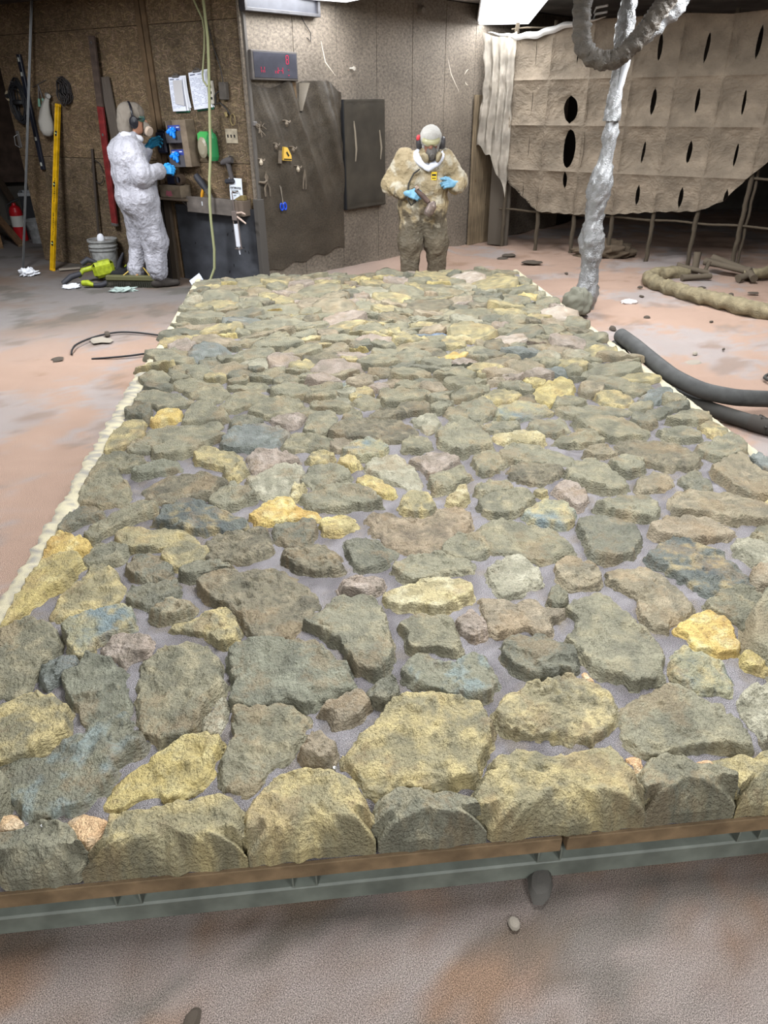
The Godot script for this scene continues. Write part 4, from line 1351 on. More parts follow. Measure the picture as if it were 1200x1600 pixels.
func boarded_wall() -> void:
	var b := Geo.new()
	b.box(Vector3(-1.83, 1.39, -0.09), Vector3(3.54, 2.78, 0.12))
	var w := struct("wall_left", b, mat("stud_wood", srgb(92, 76, 58), 0.9), self, board_wall)
	var osb := mat("osb", srgb(152, 135, 114), 0.85, {"grain": tex.osb, "uv": true, "scale": 0.85, "bump": tex.osb, "relief": 0.15, "detail": tex.blotch, "detail_scale": 0.5, "spec": 0.3})
	var osb2 := mat("osb_dusty", srgb(140, 127, 110), 0.9, {"grain": tex.osb, "uv": true, "scale": 0.85, "bump": tex.osb, "relief": 0.12, "detail": tex.blotch, "detail_scale": 0.8, "spec": 0.3})
	var k := 0
	for c in [[-3.6, -3.242], [-3.238, -1.325], [-1.195, 0.0]]:
		for r in [[0.0, 1.218], [1.222, 2.438], [2.442, 2.78]]:
			var s := Geo.new()
			sheet_uv(s, c[0], c[1], r[0], r[1], -0.03, 0.0, Vector2(k * 0.37, k * 0.21))
			part("board_sheet", s, osb if (k % 4 != 3) else osb2, w)
			k += 1
	var pw := mat("old_batten", srgb(104, 84, 62), 0.9, {"grain": tex.blotch, "scale": 2.0})
	for i in 2:
		var t := Geo.new()
		t.box(Vector3(-1.29 + 0.075 * i, 1.39, 0.0), Vector3(0.062, 2.78, 0.05), Basis.IDENTITY, 0.004)
		struct("trim_%d" % (i + 1), t, pw, self, board_wall)
	var soffit := Geo.new()
	soffit.box(Vector3(-2.9, 2.75, 0.05), Vector3(2.0, 0.06, 0.12))
	struct("trim_3", soffit, mat("dark_beam", srgb(60, 52, 46), 0.9), self, board_wall)
	# leaning lengths
	var alu := mat("mill_aluminium", srgb(190, 192, 192), 0.35, {"metal": 0.9, "grain": tex.blotch, "scale": 3.0})
	var o := thing("aluminium_straightedge", "long thin bare aluminium straightedge leaning on the boards left of the yellow level", "straightedge")
	var foot := Vector3(-3.51, 0.0, -9.54); var head := board_wall * Vector3(-2.79, 2.73, 0.03)
	var g := Geo.new()
	g.bar(foot, head, 0.034, 0.008, Vector3.RIGHT)
	part("flange", g, alu, o)
	g = Geo.new()
	g.bar(foot + Vector3(0.014, 0, 0.012), head + Vector3(0.014, 0, 0.012), 0.008, 0.022, Vector3.RIGHT)
	part("web", g, mat("dark_alu", srgb(110, 112, 114), 0.4, {"metal": 0.8}), o)
	# yellow spirit level
	foot = Vector3(-3.1, 0.0, -9.36); head = board_wall * Vector3(-2.69, 1.766, 0.04)
	var dir := (head - foot).normalized()
	var xx := Vector3(0.819, 0, 0.574); xx = (xx - dir * xx.dot(dir)).normalized()
	var lv := Transform3D(Basis(xx, dir, xx.cross(dir)), foot)
	var ln := foot.distance_to(head)
	o = thing("spirit_level", "long yellow box spirit level with black print leaning on the boards", "spirit level", lv)
	g = Geo.new()
	g.box(Vector3(0, ln / 2, 0), Vector3(0.062, ln - 0.06, 0.026), Basis.IDENTITY, 0.002)
	for s in [-1, 1]:
		g.box(Vector3(0.027 * s, ln / 2, 0.001), Vector3(0.008, ln - 0.06, 0.034), Basis.IDENTITY, 0.002)
	part("body", g, mat("level_yellow", srgb(228, 178, 20), 0.4, {"grain": tex.blotch, "scale": 3.0}), o)
	for y in [0.015, ln - 0.015]:
		g = Geo.new(); g.box(Vector3(0, y, 0), Vector3(0.066, 0.03, 0.036), Basis.IDENTITY, 0.004)
		part("end_cap", g, mat("level_cap", srgb(208, 160, 20), 0.6), o)
	for y in [0.32, 0.98, 1.52]:
		g = Geo.new(); g.box(Vector3(0, y, 0.014), Vector3(0.03, 0.055, 0.008), Basis.IDENTITY, 0.003)
		var vf := part("vial_frame", g, mat("black_plastic", srgb(30, 30, 32), 0.5), o)
		g = Geo.new(); g.tube(PackedVector3Array([Vector3(-0.012, y, 0.02), Vector3(0.012, y, 0.02)]), [0.006], 8)
		part("vial", g, mat("vial_green", srgb(190, 214, 150), 0.2), vf)
	g = Geo.new()
	var lr := RandomNumberGenerator.new(); lr.seed = 3
	for i in 26:
		g.box(Vector3(0.004 + 0.004 * lr.randf(), 0.42 + 0.02 * i + (0.12 if i > 12 else 0.0), 0.0135), Vector3(lr.randf_range(0.008, 0.02), lr.randf_range(0.006, 0.014), 0.001))
	part("black_print", g, mat("print_black", srgb(40, 36, 20), 0.6), o)
	# black level hung slantwise
	o = hang("black_level", "black levelling bar with white vials hung upright at the far left of the boards", "spirit level", board_wall, -3.2, 1.08, 0.03, -0.7)
	g = Geo.new(); g.box(Vector3(0, 0.585, 0), Vector3(0.058, 1.17, 0.03), Basis.IDENTITY, 0.004)
	part("body", g, mat("level_black", srgb(30, 32, 42), 0.35), o)
	for y in [0.06, 0.33, 0.98, 1.12]:
		g = Geo.new(); g.box(Vector3(0, y, 0.016), Vector3(0.026, 0.04, 0.006), Basis.IDENTITY, 0.002)
		part("vial", g, mat("vial_white", srgb(170, 172, 165), 0.4), o)
	g = Geo.new(); g.tube(PackedVector3Array([Vector3(0, 1.15, -0.03), Vector3(0, 1.15, 0.03)]), [0.004], 6)
	part("nail", g, mat("wire", srgb(120, 120, 120), 0.4, {"metal": 0.8}), o)
	# red straight bar, its upper end bare and dusty; grey board behind it
	o = hang("grey_plank", "narrow grey weathered plank leaning behind the red bar", "plank", board_wall, -1.84, 0.55, 0.035, 2.0)
	g = Geo.new(); g.box(Vector3(0, 0.73, 0), Vector3(0.14, 1.46, 0.02), Basis.IDENTITY, 0.003)
	part("board", g, mat("grey_plank", srgb(104, 96, 90), 0.9, {"grain": tex.wood, "uv": true}), o)
	g = Geo.new(); g.box(Vector3(0, -0.27, 0.0), Vector3(0.1, 0.56, 0.02), Basis.IDENTITY, 0.003)
	part("foot_block", g, mat("grey_plank", srgb(104, 96, 90), 0.9), o)
	o = hang("red_straightedge", "red painted straight bar behind the person in white, its upper half dull brown", "straightedge", board_wall, -2.1, 0.52, 0.07, -5.2)
	g = Geo.new(); g.box(Vector3(0, 0.61, 0), Vector3(0.085, 1.22, 0.03), Basis.IDENTITY, 0.004)
	part("red_length", g, mat("red_paint", srgb(128, 42, 42), 0.6, {"grain": tex.blotch, "scale": 4.0}), o)
	g = Geo.new(); g.box(Vector3(0, 1.54, 0), Vector3(0.085, 0.64, 0.03), Basis.IDENTITY, 0.004)
	part("dusty_length", g, mat("rust_dust", srgb(84, 70, 62), 0.8, {"grain": tex.blotch, "scale": 4.0}), o, "dull brown upper length")
	g = Geo.new(); g.box(Vector3(0, 0.015, 0.001), Vector3(0.088, 0.03, 0.033), Basis.IDENTITY, 0.003)
	part("end_cap", g, mat("dull_metal", srgb(96, 92, 90), 0.6, {"metal": 0.3}), o)
	for y in [0.95, 1.8]:
		g = Geo.new(); g.tube(PackedVector3Array([Vector3(0, y, 0.0), Vector3(0, y, 0.018)]), [0.014], 10)
		part("eyelet", g, mat("dull_metal", srgb(96, 92, 90), 0.6, {"metal": 0.3}), o)
	g = Geo.new(); g.tube(PackedVector3Array([Vector3(0, 1.8, -0.08), Vector3(0, 1.8, 0.03)]), [0.005], 6)
	part("nail", g, mat("wire", srgb(120, 120, 120), 0.4, {"metal": 0.8}), o)
	o = thing("dark_pole", "thin dark pole with a wire loop standing behind the white bucket", "pole")
	g = Geo.new(); g.tube(PackedVector3Array([Vector3(-2.52, 0.0, -9.36), board_wall * Vector3(-2.3, 1.32, 0.02)]), [0.016], 8)
	part("shaft", g, mat("dark_pole", srgb(58, 50, 44), 0.7), o)
	g = Geo.new()
	var lp := PackedVector3Array()
	for i in 21:
		lp.append(board_wall * Vector3(-2.27 + 0.085 * cos(i * 0.3), 1.08 + 0.12 * sin(i * 0.3), 0.03))
	g.tube(lp, [0.005], 5)
	part("wire_loop", g, mat("dark_wire", srgb(36, 34, 34), 0.6), o)
	# hanging tools at the far left
	coil("cable_coil", "bundle of black cable hung on the boards behind the straightedge", board_wall, -3.33, 1.8, 0.13, 0.2, 15, srgb(30, 30, 34))
	coil("cord_coil", "small coil of dark cord hanging above the yellow level", board_wall, -2.54, 1.9, 0.08, 0.12, 11, srgb(44, 40, 40))
	o = hang("tape_reel", "pale ring reel on the edge of the boarded wall", "reel", board_wall, -3.49, 1.85, 0.04)
	g = Geo.new(); g.lathe(Vector3.ZERO, [Vector2(0.028, -0.02), Vector2(0.05, -0.025), Vector2(0.05, 0.025), Vector2(0.028, 0.02), Vector2(0.028, -0.02)], 20, Basis(Vector3.RIGHT, PI / 2))
	part("ring", g, mat("reel_pale", srgb(150, 138, 116), 0.7), o)
	g = Geo.new(); g.tube(PackedVector3Array([Vector3(0, 0.0, -0.05), Vector3(0, 0.0, 0.05)]), [0.02], 10)
	part("hub", g, mat("black_plastic", srgb(30, 30, 32), 0.5), o)
	g = Geo.new()
	for s in [-1.0, 1.0]:
		g.tube(PackedVector3Array([Vector3(0, 0, 0.02), Vector3(0.03 * s, -0.12, 0.025), Vector3(0.045 * s, -0.2, 0.025)]), [0.008, 0.007, 0.012], 6)
	g.tube(PackedVector3Array([Vector3(-0.12, -0.02, 0.01), Vector3(0.14, 0.05, 0.01)]), [0.004], 5)
	o = hang("pliers", "green handled pliers hung on a nail between the cable bundle and white bag", "pliers", board_wall, -2.98, 1.95)
	part("jaws", g, mat("dull_metal", srgb(96, 92, 90), 0.6, {"metal": 0.3}), o)
	for s in [-1.0, 1.0]:
		g = Geo.new(); g.tube(PackedVector3Array([Vector3(0.03 * s, -0.13, 0.025), Vector3(0.046 * s, -0.21, 0.028)]), [0.013, 0.016], 8)
		part("handle", g, mat("grip_green", srgb(110, 150, 132), 0.4), o)
	var cn := noise("bag", 9.0, 3)
	o = hang("cloth_bag", "white cloth bag hanging above the yellow level", "bag", board_wall, -2.87, 1.44, 0.09)
	g = Geo.new()
	g.tube(PackedVector3Array([Vector3(-0.03, 0.0, 0), Vector3(-0.03, 0.02, 0), Vector3(-0.03, 0.07, 0), Vector3(-0.025, 0.15, 0), Vector3(0.0, 0.24, 0), Vector3(0.03, 0.33, -0.01), Vector3(0.05, 0.38, -0.03), Vector3(0.055, 0.4, -0.04)]), [0.02, 0.06, 0.085, 0.08, 0.06, 0.036, 0.022, 0.014], 16,
		func(i, a, p): return 1.0 + 0.22 * cn.get_noise_3d(a * 1.2, i * 0.8, 0.0) + 0.05 * sin(a * 5.0))
	part("body", g, mat("bag_cloth", srgb(176, 172, 164), 0.9, {"grain": tex.grain, "scale": 3.0}), o)
	g = Geo.new(); g.tube(PackedVector3Array([Vector3(0.05, 0.385, -0.03), Vector3(0.07, 0.41, -0.02), Vector3(0.11, 0.4, 0.0)]), [0.02, 0.03, 0.024], 10)
	part("knot", g, mat("knot_grey", srgb(150, 148, 144), 0.6), o)
	g = Geo.new(); g.tube(PackedVector3Array([Vector3(0.06, 0.4, -0.09), Vector3(0.06, 0.41, -0.02)]), [0.005], 6)
	part("nail", g, mat("wire", srgb(120, 120, 120), 0.4, {"metal": 0.8}), o)
	o = hang("door_latch", "small steel latch and hook on the edge of the boards", "latch", board_wall, -3.55, 1.4)
	g = Geo.new(); g.box(Vector3(0, 0.0, 0.008), Vector3(0.05, 0.18, 0.014), Basis.IDENTITY, 0.003)
	part("plate", g, mat("dull_metal", srgb(96, 92, 90), 0.6, {"metal": 0.3}), o)
	g = Geo.new(); g.tube(PackedVector3Array([Vector3(0, 0.05, 0.01), Vector3(-0.02, 0.03, 0.05), Vector3(-0.025, -0.06, 0.055), Vector3(0.0, -0.09, 0.02)]), [0.006], 6)
	part("hook", g, mat("wire", srgb(120, 120, 120), 0.4, {"metal": 0.8}), o)
	work_station()

func coil(called: String, label: String, wall: Transform3D, x: float, y: float, rx: float, ry: float, turns: int, col: Color) -> void:
	var o := hang(called, label, "cable", wall, x, y, 0.05)
	var r := RandomNumberGenerator.new()
	r.seed = int(abs(x) * 1000.0)
	var g := Geo.new()
	var p := PackedVector3Array()
	for t in turns:
		var qx := rx * r.randf_range(0.6, 1.1); var qy := ry * r.randf_range(0.75, 1.1); var off := Vector3(r.randf_range(-0.02, 0.02), r.randf_range(-0.05, 0.02), r.randf_range(-0.035, 0.05))
		for i in 14:
			p.append(off + Vector3(qx * cos(TAU * i / 14.0), qy * sin(TAU * i / 14.0), 0.012 * sin(i * 1.7 + t)))
	g.tube(p, [0.007], 5)
	part("loops", g, mat(called + "_rubber", col, 0.6), o)
	g = Geo.new()
	g.lathe(Vector3(0, -0.02, 0.0), [Vector2(0.6 * rx, -0.02), Vector2(0.75 * rx, -0.01), Vector2(0.75 * rx, 0.02), Vector2(0.6 * rx, 0.03)], 14, Basis.IDENTITY, 1.0, 0.6)
	part("tie", g, mat("tie_black", srgb(24, 24, 26), 0.6), o)
	g = Geo.new(); g.tube(PackedVector3Array([Vector3(0, ry * 0.9, -0.06), Vector3(0, ry * 0.95, 0.06)]), [0.006], 6)
	part("nail", g, mat("wire", srgb(120, 120, 120), 0.4, {"metal": 0.8}), o)

func paper_image() -> ImageTexture:
	var im := Image.create(128, 180, false, Image.FORMAT_RGB8)
	im.fill(Color(0.93, 0.94, 0.97))
	var r := RandomNumberGenerator.new(); r.seed = 8
	im.fill_rect(Rect2i(10, 10, 40, 5), Color(0.3, 0.32, 0.4))
	im.fill_rect(Rect2i(70, 12, 30, 4), Color(0.45, 0.47, 0.55))
	for y in range(28, 168, 7):
		var x := 8
		while x < 118:
			var l := r.randi_range(5, 22)
			if r.randf() < 0.72:
				im.fill_rect(Rect2i(x, y, min(l, 118 - x), 2), Color(0.55, 0.58, 0.68))
			x += l + 4
	return ImageTexture.create_from_image(im)

func clipboard(x: float, y: float, w: float, h: float, tilt: float, label: String, extra: bool) -> void:
	var o := hang("clipboard", label, "clipboard", board_wall, x, y, 0.0, tilt, "clipboards on the boarded wall")
	var g := Geo.new(); g.box(Vector3(0.01, -h * 0.52, 0.012), Vector3(w, h * 1.06, 0.006), Basis.IDENTITY, 0.002)
	part("board", g, mat("clip_green", srgb(30, 84, 60), 0.6), o)
	tex["paper"] = tex.get("paper", paper_image())
	var pm := mat("paper", srgb(238, 240, 246), 0.8, {"grain": tex.paper, "uv": true, "back": Color(0.25, 0.25, 0.25)})
	var pb := mat("paper_plain", srgb(226, 228, 236), 0.8, {"back": Color(0.25, 0.25, 0.25)})
	for k in 4:
		g = Geo.new()
		var off := Vector3([-0.006, 0.012, 0.02, 0.03][k], [0.0, -0.004, -0.01, 0.008][k], 0.034 - 0.006 * k)
		var ww: float = w * 0.96
		g.grid(6, 8, func(u: float, v: float) -> Vector3: return off + Vector3((u - 0.5) * ww + 0.006 * v * v * (k - 1), -v * h * (1.0 - 0.02 * k), 0.012 * v * v * sin(u * 3.0 + k) + 0.006 * sin(v * 3.1)), null, Vector3.BACK)
		part("sheet", g, pm if k == 0 else pb, o)
	if extra:
		g = Geo.new()
		g.grid(4, 6, func(u: float, v: float) -> Vector3: return Vector3((u - 0.3) * w * 0.62, -0.03 - v * h * 0.68 - 0.02 * u * v, 0.045 + 0.012 * v), null, Vector3.BACK)
		part("loose_slip", g, mat("paper_grey", srgb(186, 184, 186), 0.8), o)
	g = Geo.new(); g.box(Vector3(0, 0.004, 0.032), Vector3(w * 0.45, 0.022, 0.03), Basis.IDENTITY, 0.005)
	g.tube(PackedVector3Array([Vector3(-w * 0.15, 0.018, 0.03), Vector3(0, 0.03, 0.04), Vector3(w * 0.15, 0.018, 0.03)]), [0.004], 6)
	part("clip", g, mat("dull_metal", srgb(96, 92, 90), 0.6, {"metal": 0.3}), o)

func work_station() -> void:
	clipboard(-0.885, 1.99, 0.19, 0.3, 1.5, "clipboard of papers with a loose grey slip, the left one above the glove boxes", true)
	clipboard(-0.6, 2.03, 0.22, 0.32, 5.0, "tilted thick clipboard of printed sheets next to the pale air hose", false)
	var black := mat("black_plastic", srgb(30, 30, 32), 0.5)
	var dusty := mat("dusty_plastic", srgb(92, 86, 80), 0.85, {"grain": tex.blotch, "scale": 3.0})
	var o := hang("power_strip", "short off-white power strip beside the printed sheets", "power strip", board_wall, -0.44, 1.75, 0.0, 3.0)
	var g := Geo.new(); g.box(Vector3(0, 0.1, 0.02), Vector3(0.045, 0.2, 0.035), Basis.IDENTITY, 0.004)
	part("housing", g, mat("strip_white", srgb(178, 172, 160), 0.6), o)
	for y in [0.05, 0.1, 0.15]:
		g = Geo.new(); g.box(Vector3(0, y, 0.038), Vector3(0.022, 0.022, 0.004), Basis.IDENTITY, 0.001)
		part("socket", g, black, o)
	o = hang("power_adapter", "dusty grey adapter box with a dangling cord and key ring", "adapter", board_wall, -0.29, 1.79, 0.0, -3.0)
	g = Geo.new(); g.box(Vector3(0, 0.07, 0.03), Vector3(0.09, 0.15, 0.055), Basis.IDENTITY, 0.008)
	part("case", g, dusty, o)
	g = Geo.new(); g.tube(PackedVector3Array([Vector3(0, 0.14, 0.03), Vector3(-0.03, 0.26, 0.02), Vector3(-0.1, 0.42, 0.015), Vector3(-0.16, 0.62, 0.01)]), [0.005], 6)
	g.tube(PackedVector3Array([Vector3(-0.04, 0.08, 0.03), Vector3(-0.09, 0.04, 0.05), Vector3(-0.1, -0.05, 0.05), Vector3(-0.05, -0.03, 0.04), Vector3(0.02, -0.08, 0.03), Vector3(0.05, -0.13, 0.02)]), [0.007], 6)
	part("cord", g, black, o)
	g = Geo.new()
	var lp := PackedVector3Array()
	for i in 17:
		lp.append(Vector3(0.08 + 0.03 * cos(TAU * i / 16.0), -0.17 + 0.05 * sin(TAU * i / 16.0), 0.02))
	g.tube(lp, [0.004], 5)
	g.box(Vector3(0.0, -0.13, 0.02), Vector3(0.03, 0.045, 0.012), Basis(Vector3.BACK, 0.4), 0.003)
	part("ring", g, mat("brass_dull", srgb(140, 124, 84), 0.5, {"metal": 0.5}), o)
	# glove dispenser: a board with two trays, a box of blue gloves in each
	o = hang("glove_dispenser", "dusty wooden glove rack with two open trays on the boarded wall", "dispenser", board_wall, -0.88, 1.18, 0.0, 2.0)
	g = Geo.new(); g.box(Vector3(0.0, 0.215, 0.01), Vector3(0.3, 0.44, 0.018), Basis.IDENTITY, 0.002)
	g.box(Vector3(0.105, 0.215, 0.075), Vector3(0.085, 0.43, 0.11), Basis.IDENTITY, 0.002)
	g.box(Vector3(-0.146, 0.215, 0.06), Vector3(0.012, 0.43, 0.09), Basis.IDENTITY, 0.002)
	part("rack", g, mat("rack_board", srgb(138, 122, 104), 0.85, {"grain": tex.blotch, "scale": 3.0}), o)
	for y in [0.0, 0.225]:
		g = Geo.new(); g.box(Vector3(-0.045, y + 0.055, 0.125), Vector3(0.215, 0.11, 0.012), Basis.IDENTITY, 0.002)
		g.box(Vector3(-0.045, y + 0.006, 0.07), Vector3(0.2, 0.012, 0.11))
		part("tray", g, mat("tray_grey", srgb(70, 68, 72), 0.8), o)
	var bx := ["box of blue disposable gloves in the upper tray of the rack", "box of blue disposable gloves in the lower tray of the rack"]
	for k in 2:
		var c := hang("glove_box", bx[1 - k], "glove box", board_wall, -0.93, 1.2 + 0.225 * k, 0.055, 2.0, "glove boxes")
		g = Geo.new(); g.box(Vector3(0, 0.07, 0.0), Vector3(0.19, 0.14, 0.085), Basis.IDENTITY, 0.002)
		var box_ := part("carton", g, mat("carton_blue", srgb(52, 66, 140), 0.6), c)
		g = Geo.new(); g.box(Vector3(-0.05 + 0.02 * k, 0.118, 0.044), Vector3(0.06, 0.014, 0.002))
		g.box(Vector3(0.045, 0.121, 0.044), Vector3(0.04, 0.01, 0.002))
		part("white_print", g, mat("strip_print", srgb(200, 204, 220), 0.6), box_)
		g = Geo.new()
		var gm := noise("glove_tuft", 30.0, 2)
		for q in [[Vector3(0.0, 0.1, 0.06), Vector3(-0.055, 0.075, 0.095), 0.022], [Vector3(0.01, 0.1, 0.06), Vector3(0.035, 0.03, 0.105), 0.02], [Vector3(0.005, 0.1, 0.06), Vector3(0.045, 0.09, 0.095), 0.024], [Vector3(0.0, 0.1, 0.06), Vector3(-0.01, 0.05, 0.1), 0.022]]:
			var aa: Vector3 = q[0]; var bb: Vector3 = q[1]
			g.tube(PackedVector3Array([aa, aa.lerp(bb, 0.5) + Vector3(0, 0.008, 0.012), bb, bb + (bb - aa) * 0.12]), [q[2] * 0.8, q[2], q[2] * 0.8, q[2] * 0.3], 10, func(i, a, p): return 1.0 + 0.3 * gm.get_noise_3d(p.x * 3.0, a, p.y * 3.0))
		part("glove", g, mat("glove_bright", srgb(20, 128, 236), 0.45), c)
	o = hang("towel_dispenser", "black fluted box left of the glove rack", "dispenser", board_wall, -1.15, 1.29, 0.0, 1.0)
	g = Geo.new(); g.box(Vector3(0, 0.11, 0.05), Vector3(0.13, 0.2, 0.1), Basis.IDENTITY, 0.012)
	part("case", g, mat("navy_plastic", srgb(26, 28, 44), 0.4), o)
	g = Geo.new()
	for i in 4:
		g.box(Vector3(-0.042 + 0.028 * i, 0.1, 0.1), Vector3(0.012, 0.14, 0.01), Basis.IDENTITY, 0.003)
	part("flutes", g, mat("navy_plastic", srgb(26, 28, 44), 0.4), o)
	g = Geo.new(); g.box(Vector3(0, 0.222, 0.045), Vector3(0.1, 0.024, 0.08), Basis.IDENTITY, 0.008)
	part("lid", g, black, o)
	# green soap dispenser
	o = hang("soap_dispenser", "green plastic dispenser with a clear round window right of the glove rack", "dispenser", board_wall, -0.55, 1.24)
	g = Geo.new()
	g.prism(PackedVector2Array([Vector2(-0.11, 0.1), Vector2(-0.105, 0.25), Vector2(-0.07, 0.27), Vector2(0.03, 0.27), Vector2(0.06, 0.2), Vector2(0.06, 0.08), Vector2(-0.05, 0.06)]), 0.075)
	part("holder", g, mat("green_plastic", srgb(70, 160, 84), 0.35), o)
	g = Geo.new(); g.lathe(Vector3(0.07, 0.02, 0.06), [Vector2(0.0, -0.02), Vector2(0.04, -0.015), Vector2(0.055, 0.02), Vector2(0.055, 0.19), Vector2(0.04, 0.23), Vector2(0.016, 0.245), Vector2(0.016, 0.275), Vector2(0.0, 0.276)], 20)
	part("bottle", g, mat("green_bottle", srgb(40, 120, 70), 0.2, {"coat": 0.6}), o)
	g = Geo.new(); g.lathe(Vector3(-0.05, 0.125, 0.082), [Vector2(0.075, -0.02), Vector2(0.075, 0.0), Vector2(0.05, 0.014), Vector2(0.0, 0.02)], 22, Basis(Vector3.RIGHT, PI / 2), 0.85, 1.3)
	part("round_window", g, mat("window_plastic", srgb(140, 132, 112), 0.12, {"coat": 1.0}), o)
	o = hang("switch_plate", "worn white plate with three toggle switches", "switch", board_wall, -0.265, 1.405)
	g = Geo.new(); g.box(Vector3(0, 0.065, 0.006), Vector3(0.15, 0.13, 0.01), Basis.IDENTITY, 0.003)
	part("plate", g, mat("plate_ivory", srgb(176, 164, 142), 0.6, {"grain": tex.blotch, "scale": 5.0}), o)
	for i in 3:
		g = Geo.new(); g.box(Vector3(-0.042 + 0.042 * i, 0.065, 0.014), Vector3(0.012, 0.028, 0.012), Basis(Vector3.RIGHT, 0.3), 0.002)
		part("toggle", g, black, o)
	# pale air hose from the ceiling to the floor, its thinner branch beside it
	o = thing("air_hose", "pale green air hose hanging from the ceiling across the wall to the floor", "hose")
	var hp := PackedVector3Array()
	for q in [[-0.385, 2.77, 0.07], [-0.385, 2.5, 0.07], [-0.382, 2.294, 0.07], [-0.395, 2.1, 0.08], [-0.41, 1.93, 0.09], [-0.43, 1.6, 0.12], [-0.445, 1.3, 0.15], [-0.455, 1.068, 0.2], [-0.47, 0.85, 0.22], [-0.48, 0.69, 0.22], [-0.5, 0.4, 0.2], [-0.53, 0.2, 0.2], [-0.6, 0.06, 0.22], [-0.75, 0.02, 0.3]]:
		hp.append(board_wall * Vector3(q[0], q[1], q[2]))
	g = Geo.new(); g.tube(hp, [0.014], 8)
	part("main_line", g, mat("hose_green", srgb(148, 150, 112), 0.6), o)
	hp = PackedVector3Array()
	for q in [[-0.53, 2.77, 0.05], [-0.52, 2.6, 0.05], [-0.44, 2.45, 0.05], [-0.42, 2.36, 0.06], [-0.46, 2.2, 0.05], [-0.49, 2.0, 0.08], [-0.47, 1.95, 0.1], [-0.43, 1.9, 0.1]]:
		hp.append(board_wall * Vector3(q[0], q[1], q[2]))
	g = Geo.new(); g.tube(hp, [0.009], 6)
	part("branch_line", g, mat("hose_green", srgb(148, 150, 112), 0.6), o)
	# dark steel sheet at the foot of the wall, tray shelf, box and what lies in them
	o = hang("steel_sheet", "dark scuffed steel sheet covering the foot of the wall below the tray", "sheet", board_wall, -0.6, 0.0, 0.02)
	g = Geo.new(); g.box(Vector3(0, 0.4, 0), Vector3(1.1, 0.8, 0.008), Basis.IDENTITY, 0.002)
	part("sheet", g, mat("dark_sheet", srgb(78, 80, 86), 0.6, {"grain": tex.blotch, "scale": 1.5, "metal": 0.2}), o)
	g = Geo.new()
	var hr := RandomNumberGenerator.new(); hr.seed = 21
	for i in 9:
		g = Geo.new()
		g.lathe(Vector3(hr.randf_range(-0.4, 0.45), hr.randf_range(0.12, 0.62), 0.004), [Vector2(0.011, 0.0), Vector2(0.009, 0.0015), Vector2(0.0, 0.0015)], 9, Basis(Vector3.BACK, hr.randf_range(-0.6, 0.6)) * Basis(Vector3.RIGHT, PI / 2), 0.7, hr.randf_range(0.8, 1.9))
		part("chipped_spot", g, mat("tar_black", srgb(22, 22, 24), 0.7), o)
	for k in 2:
		o = hang("dark_board", ["dark board leaning behind the person in white, the inner of two", "dark grey board leaning at the left edge of the steel sheet"][k], "board", board_wall, [-1.29, -1.2][k], 0.0, 0.09, [3.0, 1.5][k])
		g = Geo.new(); g.box(Vector3(0, 0.425, 0), Vector3(0.085, 0.85, 0.04), Basis(Vector3.RIGHT, -0.06), 0.004)
		part("board", g, mat("tarred_board_%d" % k, [srgb(42, 36, 32), srgb(74, 64, 54)][k], 0.85, {"grain": tex.wood, "uv": true}), o)
		g = Geo.new(); g.box(Vector3(0, 0.865, -0.026), Vector3(0.087, 0.02, 0.042), Basis.IDENTITY, 0.004)
		part("end", g, mat("board_end", srgb(86, 74, 60), 0.9), o)
	o = hang("carton", "small dusty carton with a pink stain on the ledge under the glove rack", "box", board_wall, -1.05, 0.88, 0.09)
	g = Geo.new(); g.box(Vector3(0, 0.06, 0), Vector3(0.3, 0.12, 0.16), Basis.IDENTITY, 0.004)
	part("box", g, mat("carton_dusty", srgb(132, 118, 100), 0.9, {"grain": tex.blotch, "scale": 3.0}), o)
	g = Geo.new(); g.grid(6, 3, func(u: float, v: float) -> Vector3: return Vector3(-0.02 + (u - 0.5) * 0.1 * (1.0 - 0.3 * v), 0.015 + 0.05 * v + 0.006 * sin(u * 9.0), 0.0808), null, Vector3.BACK)
	part("pink_mark", g, mat("pink_dye", srgb(150, 84, 96), 0.9), o)
	o = hang("ledge", "grey ledge carrying the carton and black tape gun", "shelf", board_wall, -1.02, 0.855, 0.01)
	g = Geo.new(); g.box(Vector3(0, 0.01, 0.08), Vector3(0.4, 0.024, 0.17), Basis.IDENTITY, 0.003)
	part("plank", g, mat("ledge_wood", srgb(96, 84, 72), 0.9), o)
	g = Geo.new(); g.bar(Vector3(0.1, -0.1, 0.0), Vector3(0.1, 0.0, 0.13), 0.02, 0.02)
	part("bracket", g, mat("dull_metal", srgb(96, 92, 90), 0.6, {"metal": 0.3}), o)
	o = hang("tape_gun", "black tape gun standing on the carton below the glove rack", "tape gun", board_wall, -1.04, 1.0, 0.1)
	g = Geo.new(); g.box(Vector3(0, 0.05, 0), Vector3(0.16, 0.09, 0.06), Basis(Vector3.BACK, 0.05), 0.012)
	part("body", g, mat("navy_plastic", srgb(26, 28, 44), 0.4), o)
	g = Geo.new(); g.lathe(Vector3(0.09, 0.055, 0), [Vector2(0.03, -0.03), Vector2(0.055, -0.03), Vector2(0.055, 0.03), Vector2(0.03, 0.03)], 18, Basis(Vector3.RIGHT, PI / 2))
	part("roll", g, mat("tape_brown", srgb(70, 58, 48), 0.5), o)
	o = hang("tool_tray", "long grey steel tray bolted under the air hose", "tray", board_wall, -0.53, 0.745, 0.0, -1.0)
	g = Geo.new()
	g.box(Vector3(0, 0.078, 0.155), Vector3(0.63, 0.155, 0.008), Basis.IDENTITY, 0.002)
	g.box(Vector3(0, 0.004, 0.08), Vector3(0.63, 0.008, 0.155))
